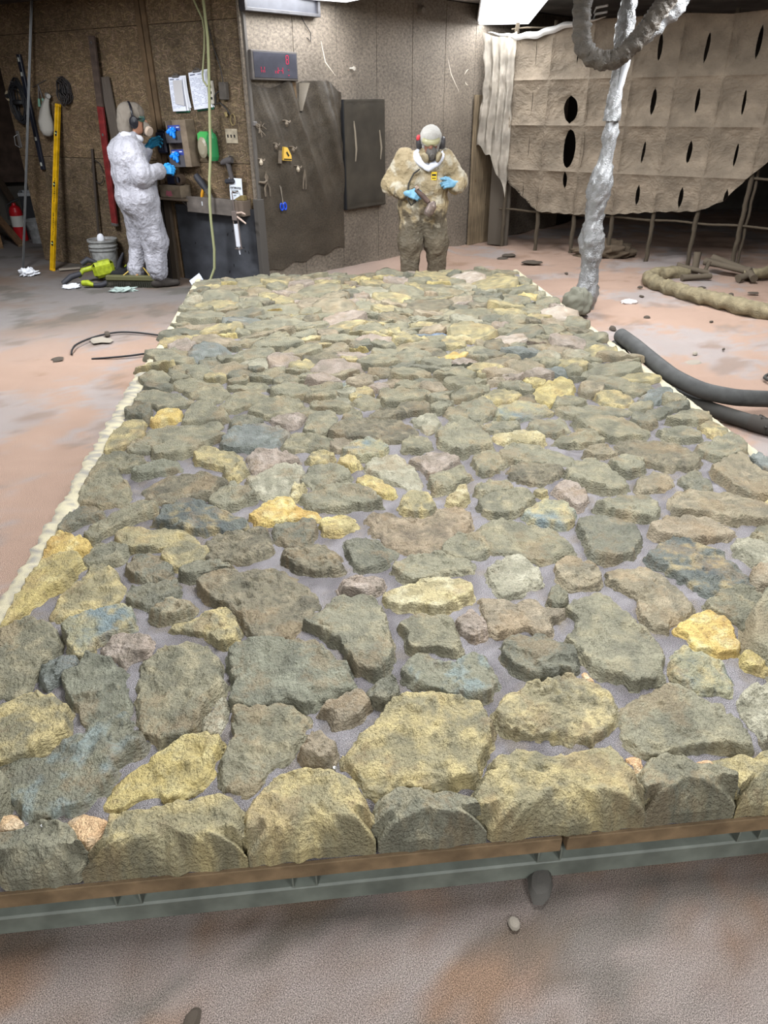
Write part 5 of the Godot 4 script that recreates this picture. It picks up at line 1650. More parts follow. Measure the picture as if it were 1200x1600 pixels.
	for s in [-1, 1]:
		g.box(Vector3(0.313 * s, 0.07, 0.08), Vector3(0.008, 0.14, 0.155))
	g.box(Vector3(0, 0.07, 0.012), Vector3(0.63, 0.14, 0.006))
	part("tray", g, mat("tray_steel", srgb(112, 104, 98), 0.8, {"grain": tex.blotch, "scale": 2.0}), o)
	g = Geo.new(); g.grid(2, 4, func(u: float, v: float) -> Vector3: return Vector3(-0.1 + 0.016 * (u - 0.5), 0.075 + 0.04 * v, 0.1602), null, Vector3.BACK)
	part("paint_spot", g, mat("spot_white", srgb(170, 172, 176), 0.6), o)
	o = hang("wood_block", "dusty wood block at the right end of the tool tray", "block", board_wall, -0.16, 0.74, 0.0)
	g = Geo.new(); g.box(Vector3(0, 0.07, 0.07), Vector3(0.11, 0.15, 0.14), Basis.IDENTITY, 0.004)
	part("block", g, mat("block_wood", srgb(96, 84, 74), 0.9), o)
	g = Geo.new(); g.prism(PackedVector2Array([Vector2(-0.09, 0.148), Vector2(0.05, 0.148), Vector2(0.05, 0.19), Vector2(0.01, 0.195)]), 0.05, Transform3D(Basis.IDENTITY, Vector3(0, 0, 0.05)))
	part("wedge", g, mat("brass_dull", srgb(140, 124, 84), 0.5, {"metal": 0.5}), o)
	# printed card standing in the tray
	o = hang("printed_card", "white printed card standing in the tray behind the drill", "card", board_wall, -0.245, 0.885, 0.05, -1.5)
	g = Geo.new(); g.box(Vector3(0, 0.1, 0), Vector3(0.165, 0.21, 0.004))
	var card := part("card", g, mat("card_white", srgb(206, 212, 222), 0.6), o)
	var tm := TextMesh.new(); tm.text = "Garmous"; tm.font_size = 16; tm.pixel_size = 0.0022; tm.depth = 0.002
	var f := SystemFont.new(); f.font_names = PackedStringArray(["Droid Serif"]); f.font_weight = 700
	tm.font = f
	var tn := part("heading", tm, mat("print_dark", srgb(40, 44, 40), 0.7), card)
	tn.position = Vector3(-0.01, 0.115, 0.003)
	g = Geo.new()
	for q in [[0.09, 0.1], [0.076, 0.08], [0.062, 0.09], [0.04, 0.04]]:
		g.box(Vector3(-0.02, q[0], 0.0025), Vector3(q[1], 0.006, 0.001))
	part("small_print", g, mat("print_grey", srgb(96, 104, 100), 0.7), card)
	# grinder lying in the tray, drill hanging above the card
	o = hang("heat_gun", "black heat gun with a yellow trigger sticking out of the tray", "heat gun", board_wall, -0.6, 0.87, 0.09)
	g = Geo.new(); g.tube(PackedVector3Array([Vector3(-0.13, 0.235, 0.0), Vector3(-0.11, 0.21, 0.0), Vector3(-0.05, 0.15, 0), Vector3(-0.01, 0.1, 0)]), [0.03, 0.036, 0.036, 0.03], 14)
	part("motor", g, mat("tool_black", srgb(44, 44, 50), 0.6), o)
	g = Geo.new(); g.tube(PackedVector3Array([Vector3(-0.02, 0.11, 0), Vector3(0.04, 0.03, 0), Vector3(0.09, -0.05, 0)]), [0.03, 0.024, 0.02], 12)
	part("barrel", g, dusty, o)
	g = Geo.new(); g.tube(PackedVector3Array([Vector3(-0.04, 0.12, 0.0), Vector3(-0.07, 0.06, 0.0), Vector3(-0.085, 0.02, 0.0)]), [0.016, 0.02, 0.014], 10)
	part("trigger", g, mat("tool_yellow", srgb(206, 146, 42), 0.5), o)
	o = hang("drill", "dusty dark drill hanging on the wall over the printed card", "drill", board_wall, -0.3, 1.06, 0.0, 4.0)
	g = Geo.new(); g.tube(PackedVector3Array([Vector3(-0.09, 0.17, 0.05), Vector3(-0.05, 0.18, 0.05), Vector3(0.02, 0.19, 0.05), Vector3(0.06, 0.19, 0.05)]), [0.016, 0.03, 0.036, 0.026], 12)
	part("body", g, mat("drill_dust", srgb(70, 66, 66), 0.8), o)
	g = Geo.new(); g.tube(PackedVector3Array([Vector3(0.0, 0.17, 0.05), Vector3(0.01, 0.08, 0.05), Vector3(0.02, 0.02, 0.05)]), [0.026, 0.024, 0.026], 10)
	part("grip", g, mat("drill_dust", srgb(70, 66, 66), 0.8), o)
	g = Geo.new(); g.box(Vector3(-0.005, -0.0, 0.05), Vector3(0.12, 0.045, 0.065), Basis.IDENTITY, 0.012)
	part("battery", g, mat("tool_black", srgb(44, 44, 50), 0.6), o)
	g = Geo.new(); g.tube(PackedVector3Array([Vector3(0.03, 0.22, -0.01), Vector3(0.03, 0.23, 0.06)]), [0.006], 6)
	part("nail", g, mat("wire", srgb(120, 120, 120), 0.4, {"metal": 0.8}), o)
	# caulking gun
	o = hang("caulking_gun", "caulking gun with a white tube hanging at the wall corner", "caulking gun", board_wall, -0.165, 0.4, 0.19, 1.5)
	g = Geo.new(); g.tube(PackedVector3Array([Vector3(0.0, 0.05, 0), Vector3(0.0, 0.27, 0)]), [0.026], 14)
	part("cartridge", g, mat("cartridge_white", srgb(196, 198, 206), 0.45), o)
	g = Geo.new(); g.tube(PackedVector3Array([Vector3(0.004, -0.03, 0), Vector3(0.0, 0.05, 0)]), [0.005, 0.012], 10)
	part("nozzle", g, mat("cartridge_white", srgb(196, 198, 206), 0.45), o)
	g = Geo.new()
	for s in [-1, 1]:
		g.bar(Vector3(0.03 * s, 0.03, 0), Vector3(0.03 * s, 0.32, 0), 0.006, 0.016)
	g.box(Vector3(0, 0.03, 0), Vector3(0.066, 0.008, 0.05)); g.box(Vector3(0, 0.35, 0), Vector3(0.06, 0.09, 0.04), Basis.IDENTITY, 0.004)
	g.tube(PackedVector3Array([Vector3(0, 0.38, 0), Vector3(-0.005, 0.56, 0), Vector3(-0.01, 0.58, -0.02), Vector3(-0.02, 0.56, -0.06)]), [0.005], 6)
	part("frame", g, mat("gun_grey", srgb(98, 88, 84), 0.6), o)
	for q in [[Vector3(0.02, 0.375, 0), Vector3(0.1, 0.385, 0.01), Vector3(0.15, 0.37, 0.015)], [Vector3(0.02, 0.345, 0), Vector3(0.09, 0.31, 0.01), Vector3(0.14, 0.28, 0.01)]]:
		g = Geo.new(); g.tube(PackedVector3Array(q), [0.011, 0.01, 0.008], 8)
		part("lever", g, mat("lever_pale", srgb(170, 150, 138), 0.5), o)
	g = Geo.new(); g.bar(Vector3(-0.05, 0.57, -0.19), Vector3(-0.02, 0.565, -0.04), 0.012, 0.012)
	part("hook", g, mat("gun_grey", srgb(98, 88, 84), 0.6), o)

# ------------------------------------------------------------------ the grey panelled wall
func paneled_wall() -> void:
	var b := Geo.new()
	b.box(Vector3(3.2, 1.39, -0.1), Vector3(6.4, 2.78, 0.14))
	var w := struct("wall_back", b, mat("groove_dark", srgb(58, 54, 50), 0.9), self, grey_wall)
	var pm := mat("grey_panel", srgb(178, 163, 146), 0.7, {"grain": tex.splat, "scale": 0.28, "bump": tex.speck, "relief": 0.05, "detail": tex.blotch, "detail_scale": 0.4, "spec": 0.4})
	for k in 10:
		var p := Geo.new()
		sheet_uv(p, 0.0 + 0.6 * k + (0.0 if k else -0.04), 0.6 * k + 0.594, 0.0, 2.78, -0.03, 0.0, Vector2.ZERO)
		part("wall_panel", p, pm, w)
	for q in [[Vector2(3.05, 2.2), Vector2(3.12, 2.05), Vector2(3.29, 1.865)], [Vector2(3.39, 2.05), Vector2(3.43, 2.09), Vector2(3.47, 2.11)], [Vector2(3.41, 1.97), Vector2(3.43, 1.95), Vector2(3.47, 1.935)], [Vector2(0.97, 2.3), Vector2(1.02, 2.12), Vector2(1.16, 2.0)]]:
		var sc := Geo.new()
		for i in 2:
			var d: Vector2 = (q[i + 1] - q[i]).normalized().orthogonal() * [0.002, 0.006][i]; var e: Vector2 = (q[i + 1] - q[i]).normalized().orthogonal() * [0.006, 0.0015][i]
			sc.prism(PackedVector2Array([q[i] - d, q[i + 1] - e, q[i + 1] + e, q[i] + d]), 0.0015)
		part("scuff", sc, mat("scuff_pale", srgb(186, 176, 162), 0.8), w)
	var stub := Geo.new()
	stub.tube(PackedVector3Array([Vector3(2.51, 2.65, -0.02), Vector3(2.51, 2.65, 0.05), Vector3(2.51, 2.65, 0.056)]), [0.045, 0.045, 0.03], 16)
	part("pipe_stub", stub, mat("stub_grey", srgb(120, 112, 104), 0.8), w)
	var post := Geo.new()
	post.box(Vector3(0.0, 1.39, 0.004), Vector3(0.03, 2.78, 0.05), Basis.IDENTITY, 0.003)
	struct("trim_4", post, mat("corner_post", srgb(112, 106, 100), 0.7, {"grain": tex.speck, "scale": 2.0}), self, grey_wall)
	post = Geo.new()
	post.box(Vector3(0.0, 0.09, 0.02), Vector3(0.09, 0.9, 0.07), Basis.IDENTITY, 0.004)
	struct("trim_5", post, mat("corner_dark", srgb(70, 66, 62), 0.8), self, at(0, 0, 0) * on(grey_wall, -0.02, 0.36))
	# dark scoreboard cut by the top edge of the frame, and the LED display below it
	var frame := mat("display_frame", srgb(70, 68, 70), 0.5, {"grain": tex.blotch, "scale": 3.0})
	var o := hang("wall_screen", "wide dark dusty screen in a grey frame at the top of the wall", "screen", grey_wall, -0.03, 2.49)
	var g := Geo.new(); g.box(Vector3(0.46, 0.14, 0.035), Vector3(0.9, 0.26, 0.06))
	part("glass", g, mat("screen_dark", srgb(66, 66, 72), 0.35, {"grain": tex.blotch, "scale": 2.0}), o)
	g = Geo.new()
	g.box(Vector3(0.46, 0.012, 0.05), Vector3(0.93, 0.028, 0.09), Basis.IDENTITY, 0.003); g.box(Vector3(0.46, 0.268, 0.05), Vector3(0.93, 0.028, 0.09), Basis.IDENTITY, 0.003)
	for x in [0.008, 0.912]:
		g.box(Vector3(x, 0.14, 0.05), Vector3(0.028, 0.24, 0.09), Basis.IDENTITY, 0.003)
	part("frame", g, frame, o)
	g = Geo.new(); g.tube(PackedVector3Array([Vector3(0.74, 0.0, 0.01), Vector3(0.78, -0.06, 0.02), Vector3(0.86, -0.13, 0.01), Vector3(0.85, -0.2, 0.01), Vector3(0.8, -0.17, 0.01)]), [0.004], 5)
	part("cord", g, mat("black_plastic", srgb(30, 30, 32), 0.5), o)
	o = hang("led_display", "dark LED counter box with faint red digits under the wide screen", "display", grey_wall, 0.0, 1.945, 0.0, -0.5)
	g = Geo.new(); g.box(Vector3(0.29, 0.125, 0.036), Vector3(0.575, 0.245, 0.07), Basis.IDENTITY, 0.006)
	part("housing", g, mat("display_case", srgb(84, 78, 74), 0.6, {"grain": tex.blotch, "scale": 3.0}), o)
	g = Geo.new(); g.box(Vector3(0.295, 0.128, 0.07), Vector3(0.535, 0.21, 0.008), Basis.IDENTITY, 0.002)
	var face := part("face", g, mat("display_face", srgb(62, 62, 70), 0.3, {"grain": tex.blotch, "scale": 2.0}), o)
	g = Geo.new()
	var seg := func(x: float, y: float, h: float, wd: float, on_: String) -> void:
		for q in on_.split(""):
			match q:
				"a": g.box(Vector3(x, y + h, 0.0755), Vector3(wd * 0.8, 0.006, 0.002))
				"g": g.box(Vector3(x, y + h / 2, 0.0755), Vector3(wd * 0.8, 0.006, 0.002))
				"d": g.box(Vector3(x, y, 0.0755), Vector3(wd * 0.8, 0.006, 0.002))
				"f": g.box(Vector3(x - wd / 2, y + h * 0.75, 0.0755), Vector3(0.006, h * 0.4, 0.002))
				"b": g.box(Vector3(x + wd / 2, y + h * 0.75, 0.0755), Vector3(0.006, h * 0.4, 0.002))
				"e": g.box(Vector3(x - wd / 2, y + h * 0.25, 0.0755), Vector3(0.006, h * 0.4, 0.002))
				"c": g.box(Vector3(x + wd / 2, y + h * 0.25, 0.0755), Vector3(0.006, h * 0.4, 0.002))
	seg.call(0.44, 0.145, 0.07, 0.03, "abcdefg")
	seg.call(0.1, 0.065, 0.05, 0.02, "bc"); seg.call(0.14, 0.065, 0.05, 0.02, "bce")
	seg.call(0.295, 0.06, 0.055, 0.024, "ec"); seg.call(0.33, 0.06, 0.055, 0.024, "efg"); seg.call(0.365, 0.06, 0.055, 0.024, "bcg")
	seg.call(0.45, 0.05, 0.045, 0.02, "ad")
	part("led_digits", g, mat("led_red", srgb(150, 30, 60), 0.4, {"glow": Color(0.75, 0.06, 0.16), "power": 0.12}), face)
	# plastic tarpaulin hanging below, in long diagonal folds
	var tn := noise("tarp", 2.2, 4); var tf := noise("tarp_fine", 9.0, 3)
	o = hang("tarpaulin", "dark dusty plastic tarpaulin pinned over the lower grey wall", "tarpaulin", grey_wall, 0.0, 0.0, 0.0)
	g = Geo.new()
	g.grid(70, 90, func(u: float, v: float) -> Vector3:
		var x := -0.01 + 1.21 * u
		var topy := 1.93 - (0.05 * sin(u * 9.0) if u < 0.5 else 0.0) + 0.02 * smoothstep(0.5, 0.56, u) - 0.1 * smoothstep(0.8, 1.0, u)
		var y: float = lerp(0.16 + 0.13 * u + 0.02 * sin(u * 23.0), topy, v)
		var f := x * 0.93 + (y - 1.93) * 0.36 + 0.03 * tn.get_noise_2d(x * 0.8, y * 0.8)      # folds run down to the right
		var amp := 0.045 * smoothstep(0.1, 0.75, v) * (0.35 + u)
		var z := 0.012 + amp * pow(0.5 + 0.5 * sin(f * 17.0 + 0.6), 3.0) + 0.3 * amp * pow(0.5 + 0.5 * sin(f * 41.0 + 2.0), 4.0) + 0.008 * (0.5 + tn.get_noise_2d(x * 0.7, y * 0.7)) + 0.003 * tf.get_noise_2d(x, y)
		if u > 0.72:
			z += 0.05 * sin((u - 0.72) / 0.28 * PI) * smoothstep(0.4, 0.95, v)
		return Vector3(x, y, max(z, 0.006)), null, Vector3.BACK)
	part("cloth", g, mat("tarp", srgb(108, 97, 83), 0.5, {"grain": tex.splat, "scale": 0.5, "detail": tex.blotch, "detail_scale": 0.8, "spec": 0.45}), o)
	g = Geo.new()
	g.grid(6, 10, func(u: float, v: float) -> Vector3: return Vector3(0.6 + 0.1 * u * (1.0 - v), 1.93 - 0.26 * v, 0.05 + 0.05 * u - 0.03 * v), null, Vector3.BACK)
	part("torn_flap", g, mat("tarp_flap", srgb(134, 124, 110), 0.5, {"grain": tex.speck, "scale": 2.4}), o, "pale torn flap")
	g = Geo.new(); g.box(Vector3(0.55, 1.84, 0.02), Vector3(0.05, 0.2, 0.03), Basis.IDENTITY, 0.003)
	part("batten", g, mat("old_batten", srgb(104, 84, 62), 0.9), o)
	# quilted black board hung beside it
	o = hang("padded_board", "tall dark dust-caked board with two vertical ridges hung on the grey wall", "board", grey_wall, 1.535, 0.68, 0.0, 0.3)
	g = Geo.new(); var qn := noise("pad", 6.0, 3)
	g.box(Vector3(0, 0.555, 0.035), Vector3(0.64, 1.1, 0.07), Basis.IDENTITY, 0.012)
	g.grid(30, 40, func(u: float, v: float) -> Vector3:
		var e: float = min(min(u, 1.0 - u), min(v, 1.0 - v))
		return Vector3(-0.318 + 0.636 * u, 0.008 + 1.094 * v, 0.066 + 0.01 * smoothstep(0.0, 0.08, e) + 0.004 * qn.get_noise_2d(u, v * 1.7)), null, Vector3.BACK)
	part("pad", g, mat("pad_dust", srgb(86, 78, 66), 0.9, {"grain": tex.speck, "scale": 3.0, "detail": tex.blotch, "detail_scale": 1.0}), o)
	for q in [[-0.18, 0.5, 0.9], [0.23, 0.5, 0.8]]:
		g = Geo.new(); g.tube(PackedVector3Array([Vector3(q[0] - 0.01, q[2], 0.072), Vector3(q[0], q[2] - 0.1, 0.078), Vector3(q[0] + 0.012, 0.62, 0.08), Vector3(q[0], q[1], 0.074)]), [0.008, 0.012, 0.012, 0.007], 8)
		part("ridge", g, mat("ridge_dust", srgb(120, 110, 96), 0.9), o)
	g = Geo.new(); g.box(Vector3(-0.325, 0.555, 0.03), Vector3(0.012, 1.1, 0.062), Basis.IDENTITY, 0.003)
	part("dark_edge", g, mat("tar_black", srgb(22, 22, 24), 0.7), o)
	# plywood sheet leaning against the wall next to the draped rack
	o = hang("plywood_board", "upright sheet of bare plywood leaning on the grey wall beside the draped rack", "plywood", grey_wall, 3.83, 0.0, 0.05)
	g = Geo.new(); sheet_uv(g, -0.26, 0.3, 0.0, 1.83, -0.018, 0.0, Vector2(0.3, 0))
	part("board", g, mat("ply_face", srgb(168, 150, 124), 0.8, {"grain": tex.wood, "uv": true, "scale": Vector3(1.4, 0.5, 1), "detail": tex.blotch, "detail_scale": 0.7}), o)
	g = Geo.new()
	for q in [[0.1, 1.6, 0.016], [-0.14, 1.32, 0.02], [-0.16, 0.82, 0.022], [0.1, 0.5, 0.014]]:
		g.lathe(Vector3(q[0], q[1], 0.0), [Vector2(q[2], 0.0), Vector2(q[2] * 0.7, 0.0012), Vector2(0, 0.0012)], 10, Basis(Vector3.RIGHT, PI / 2), 0.6, 1.0)
	part("knot", g, mat("ply_knot", srgb(92, 72, 52), 0.9), o)
	# small tools stuck on the tarpaulin
	var dust := mat("tool_dust", srgb(112, 100, 86), 0.8, {"grain": tex.blotch, "scale": 4.0})
	o = hang("scissors", "scissors with blue handles hanging on the tarpaulin", "scissors", grey_wall, 0.285, 0.77, 0.05, 6.0)
	g = Geo.new(); g.bar(Vector3(0.004, 0.06, 0), Vector3(-0.006, 0.24, 0), 0.014, 0.004); g.bar(Vector3(-0.006, 0.06, 0.004), Vector3(0.002, 0.23, 0.004), 0.012, 0.004)
	part("blades", g, mat("blade", srgb(180, 172, 160), 0.4, {"metal": 0.6}), o)
	for s in [-1.0, 1.0]:
		g = Geo.new()
		var lp := PackedVector3Array()
		for i in 15:
			lp.append(Vector3(0.02 * s + 0.018 * cos(TAU * i / 14.0), 0.035 + 0.034 * sin(TAU * i / 14.0), 0.003 * s))
		g.tube(lp, [0.008], 7, null, false)
		part("handle", g, mat("handle_blue", srgb(24, 70, 190), 0.4), o)
	o = hang("tool_tag", "yellow square tool case hanging on the tarpaulin", "tool case", grey_wall, 0.35, 1.24, 0.06, -5.0)
	g = Geo.new(); g.prism(PackedVector2Array([Vector2(-0.055, 0.0), Vector2(0.055, 0.0), Vector2(0.05, 0.05), Vector2(0.0, 0.12), Vector2(-0.045, 0.125)]), 0.03)
	part("case", g, mat("tag_yellow", srgb(206, 166, 72), 0.6), o)
	g = Geo.new(); g.box(Vector3(0.0, 0.06, 0.031), Vector3(0.02, 0.05, 0.002), Basis(Vector3.BACK, 0.7)); g.box(Vector3(0.0, 0.012, 0.031), Vector3(0.1, 0.012, 0.002))
	part("black_mark", g, mat("print_black", srgb(40, 36, 20), 0.6), o)
	g = Geo.new(); g.tube(PackedVector3Array([Vector3(-0.09, -0.03, 0.01), Vector3(-0.085, 0.09, 0.01)]), [0.022], 10)
	part("grip", g, dust, o)
	o = hang("side_cutters", "dusty pliers with splayed handles hanging on the tarpaulin left of the scissors", "pliers", grey_wall, 0.085, 0.93, 0.05)
	for s in [-1.0, 1.0]:
		g = Geo.new(); g.tube(PackedVector3Array([Vector3(-0.006 * s, 0.22, 0), Vector3(0.012 * s, 0.17, 0), Vector3(-0.004 * s, 0.13, 0), Vector3(0.03 * s, 0.07, 0), Vector3(0.028 * s, -0.01, 0)]), [0.006, 0.013, 0.012, 0.011, 0.01], 8)
		part("handle", g, dust, o)
	g = Geo.new(); g.tube(PackedVector3Array([Vector3(-0.1, 0.13, 0.0), Vector3(-0.04, 0.12, 0.01), Vector3(0.0, 0.14, 0.01)]), [0.01, 0.014, 0.01], 8)
	part("clip", g, dust, o)
	o = hang("hose_clamp_tool", "long dusty pliers hanging at the right of the tarpaulin tools", "pliers", grey_wall, 0.59, 0.95, 0.05, -6.0)
	for s in [-1.0, 1.0]:
		g = Geo.new(); g.tube(PackedVector3Array([Vector3(0.0, 0.2, 0), Vector3(0.006 * s, 0.14, 0), Vector3(0.018 * s, 0.07, 0), Vector3(0.02 * s, 0.0, 0)]), [0.006, 0.011, 0.01, 0.008], 8)
		part("handle", g, dust, o)
	var hk := [["dusty wire hook at the upper left of the tarpaulin", 0.385, 1.6], ["dusty wire hook low in the middle of the tarpaulin", 0.226, 1.4], ["bare pale hook left of the yellow tool case, by the corner", -0.0, 1.27], ["dusty hook right of the yellow tool case", 0.45, 1.36], ["pale cap nut on a hook below and right of the yellow tool case", 0.5, 1.18]]
	for k in hk.size():
		o = hang("hook", hk[k][0], "hook", grey_wall, max(hk[k][1], 0.02), hk[k][2], 0.02, 0.0, "hooks in the tarpaulin")
		g = Geo.new(); g.tube(PackedVector3Array([Vector3(0, 0, -0.015), Vector3(0, 0, 0.05), Vector3(0.02, -0.02, 0.07), Vector3(0.035, 0.0, 0.07)]), [0.009], 7)
		part("shank", g, dust, o)
		g = Geo.new(); g.lathe(Vector3(0.0, -0.03, 0.05), [Vector2(0.0, -0.03), Vector2(0.014, -0.02), Vector2(0.02, 0.0), Vector2(0.008, 0.03)], 10)
		part("weight", g, mat("hook_pale", srgb(168, 156, 138), 0.7) if k in [2, 4] else dust, o)
	o = hang("wire_bundle", "tangled dusty wire ends at the wall corner beside the switch plate", "wire", grey_wall, 0.03, 1.55, 0.02)
	g = Geo.new()
	for i in 7:
		var a := i * 0.9
		g.tube(PackedVector3Array([Vector3(-0.03, 0.03, 0.0), Vector3(0.02 + 0.02 * sin(a), 0.02 * cos(a * 1.7), 0.05), Vector3(0.05 * cos(a) + 0.03, 0.07 * sin(a) - 0.02, 0.06)]), [0.006, 0.008, 0.005], 6)
	part("strands", g, dust, o)
	g = Geo.new(); g.box(Vector3(-0.02, 0.03, 0.01), Vector3(0.05, 0.04, 0.03), Basis.IDENTITY, 0.005)
	part("clamp", g, mat("dull_metal", srgb(96, 92, 90), 0.6, {"metal": 0.3}), o)
	g = Geo.new()
	g.tube(PackedVector3Array([Vector3(0, 0, -0.02), Vector3(0, 0, 0.06)]), [0.01], 8)
	g.tube(PackedVector3Array([Vector3(0, 0, 0.055), Vector3(0, 0, 0.065)]), [0.02], 10)
	single("peg", g, mat("peg_pale", srgb(176, 168, 156), 0.7), "small pale peg sticking out of the grey wall above the padded board", "peg", on(grey_wall, 1.378, 2.07))

# ------------------------------------------------------------------ rebar rack with the slit cloth in front of a dark plenum
func curve(keys: Array, x: float) -> float:
	for i in keys.size() - 1:
		if x <= keys[i + 1][0]:
			return lerp(float(keys[i][1]), float(keys[i + 1][1]), clampf((x - keys[i][0]) / (keys[i + 1][0] - keys[i][0]), 0.0, 1.0))
	return keys[keys.size() - 1][1]

func rack() -> void:
	# the chamber behind the rack runs back to the outer walls; a return board closes its left end
	var b: Geo
	b = Geo.new(); b.box(Vector3(-1.03, 1.2, -0.12), Vector3(0.3, 2.4, 0.03))
	struct("wall_return", b, mat("return_board", srgb(112, 102, 90), 0.85, {"grain": tex.speck, "scale": 2.0}), self, rack_wall)
	b = Geo.new(); b.box(Vector3(3.75, 1.39, -0.9), Vector3(0.12, 2.78, 4.6))
	struct("wall_side", b, mat("shop_wall", srgb(118, 112, 104), 0.9), self, rack_wall)
	var bn := noise("crust", 26.0, 3)
	var crust := mat("overspray_crust", srgb(104, 92, 76), 0.95, {"grain": tex.speck, "scale": 5.0, "bump": tex.speck, "relief": 0.6})
	var o := hang("rebar_rack", "rack of crusted rebar uprights and rails behind the slit cloth", "rack", rack_wall, 0, 0)
	for k in 9:
		var x := -0.92 + 0.5 * k
		var p := PackedVector3Array()
		for i in 66:
			p.append(Vector3(x + 0.004 * sin(i * 0.9), 0.04 * i - 0.02, -0.03))
		var g := Geo.new()
		g.tube(p, [0.026], 8, func(i, a, q): return 1.0 + 0.45 * bn.get_noise_3d(q.x * 3.0, q.y, a * 0.08))
		if k == 6:
			for i in p.size():
				p[i] += Vector3(0.05, 0, -0.05)
			g.tube(p, [0.016], 7, func(i, a, q): return 1.0 + 0.45 * bn.get_noise_3d(q.x * 3.0, q.y, a * 0.08))
		part("upright", g, crust, o)
	for y in [0.48, 0.98, 1.49, 1.98, 2.52]:
		var p := PackedVector3Array()
		for i in 110:
			p.append(Vector3(-1.0 + 0.04 * i, y + 0.006 * sin(i * 0.35), -0.05))
		var g := Geo.new()
		g.tube(p, [0.014 if y < 2.0 else 0.01], 7, func(i, a, q): return 1.0 + 0.4 * bn.get_noise_3d(q.x, q.y * 3.0, a * 0.08))
		part("rail", g, crust, o)
	for y in [2.61, 2.67]:
		var g := Geo.new(); g.tube(PackedVector3Array([Vector3(0.02, y - 0.05, -0.05), Vector3(0.06, y, 0.0), Vector3(0.2, y + 0.012, 0.02)]), [0.008, 0.014, 0.012], 8)
		part("pale_tie", g, mat("tie_white", srgb(206, 208, 210), 0.5), o)
	# the cloth: one quilted field per mesh of the rack, slit down the middle
	o = hang("slit_cloth", "large beige dust-caked cloth draped over the rebar rack, slit in every square", "cloth", rack_wall, 0, 0)
	var wn := noise("cloth", 3.0, 4); var wf := noise("cloth_fine", 14.0, 3)
	var hem := [[-1.3, 1.3], [-1.1, 1.15], [-0.92, 0.86], [-0.7, 0.7], [-0.42, 0.49], [0.15, 0.485], [0.565, 0.515], [1.07, 0.575], [1.4, 0.6], [1.6, 0.62], [1.84, 0.74], [2.03, 0.97], [2.2, 1.14], [2.5, 1.45], [3.1, 2.0]]
	var roof := [[-0.95, 2.46], [-0.7, 2.42], [-0.3, 2.5], [0.05, 2.57], [1.0, 2.57], [1.55, 2.53], [3.1, 2.6]]
	var xs := [-0.92, -0.42, 0.08, 0.58, 1.08, 1.58, 2.08, 2.58, 3.08]
	var ys := [0.4, 0.98, 1.49, 1.98, 2.56]
	var g := Geo.new()
	var r := RandomNumberGenerator.new(); r.seed = 77
	for ci in xs.size() - 1:
		for ri in ys.size() - 1:
			var x0: float = xs[ci]; var x1: float = xs[ci + 1]; var y0: float = ys[ri]; var y1: float = ys[ri + 1]
			var wide := r.randf_range(0.016, 0.032); var tall := r.randf_range(0.42, 0.52); var cy := r.randf_range(-0.1, 0.06); var cx := r.randf_range(0.0, 0.14)
			var lean := r.randf_range(-0.05, 0.06)
			if ci == 0: wide = 0.004
			if ci == 1 and ri == 2: wide = 0.1; tall = 0.56; cy = -0.3; cx = 0.15; lean = -0.1
			if ci == 1 and ri == 1: wide = 0.085; tall = 0.84; cy = 0.0; cx = 0.35; lean = 0.0
			if ci == 1 and ri == 0: wide = 0.03; tall = 0.3; cy = 0.66; cx = 0.3
			if ci == 1 and ri == 3: wide = 0.012; cx = 0.25
			if ci == 2: wide = 0.003 if ri != 3 else 0.012
			if ci >= 3 and ri == 0: wide = 0.026; cy = 0.2; tall = 0.36
			var deep := r.randf_range(0.045, 0.07)
			for side in [-1.0, 1.0]:
				g.grid(13, 26, func(u: float, v: float) -> Vector3:
					var c0: float = cx + lean * (v * 2.0 - 1.0)
					var p: float = lerp(-1.0, c0, u) if side < 0.0 else lerp(c0, 1.0, u)
					var q: float = v * 2.0 - 1.0
					var x: float = lerp(x0, x1, p * 0.5 + 0.5); var y: float = lerp(y0, y1, v)
					var t: float = 1.0 - pow((q - cy) / tall, 2.0)
					var open: float = wide * sqrt(max(t, 0.0)) if t > 0.0 else 0.0
					var near: float = 1.0 - abs(p - c0) / (1.0 + abs(c0))
					var z: float = 0.026 - deep * pow(max(0.0, cos(p * PI / 2) * cos(q * PI / 2)), 0.55)
					x += side * open * pow(near, 1.4)
					z += (-0.018 if side < 0.0 else 0.012) * (open / 0.03) * pow(near, 3.0) * 0.6
					# pleats running out of the tied corners
					for cc in [Vector2(-1, 1), Vector2(1, 1), Vector2(1, -1), Vector2(-1, -1)]:
						var dd: Vector2 = Vector2(p, q) - cc
						var rr: float = dd.length()
						if rr > 0.02:
							z += 0.0075 * sin(dd.angle() * 15.0 + cc.x * 2.0 + 3.0 * wn.get_noise_2d(x0 * 7.0, y0 * 7.0)) * rr * exp(-rr * 2.2) * 2.4 * (1.0 - pow(abs(p), 6.0)) * (1.0 - pow(abs(q), 6.0))
					z += 0.01 * wn.get_noise_2d(x, y) + 0.007 * wf.get_noise_2d(x * 0.6, y * 1.6)
					if ri == 0:
						y = max(y, curve(hem, x) + 0.006 * sin(x * 40.0))
					else:
						y = max(y, curve(hem, x))
					if ri == 3:
						y = min(y, curve(roof, x))
					return Vector3(x, y, z), null, Vector3.BACK)
	var cm := mat("cloth", srgb(164, 148, 128), 0.75, {"grain": tex.blotch, "scale": 1.2, "bump": tex.crinkle, "relief": 1.0, "detail": tex.grain, "detail_scale": 2.0, "spec": 0.35})
	part("quilted_field", g, cm, o)
	# loose left edge in vertical folds and the bright turned-over top edge
	g = Geo.new()
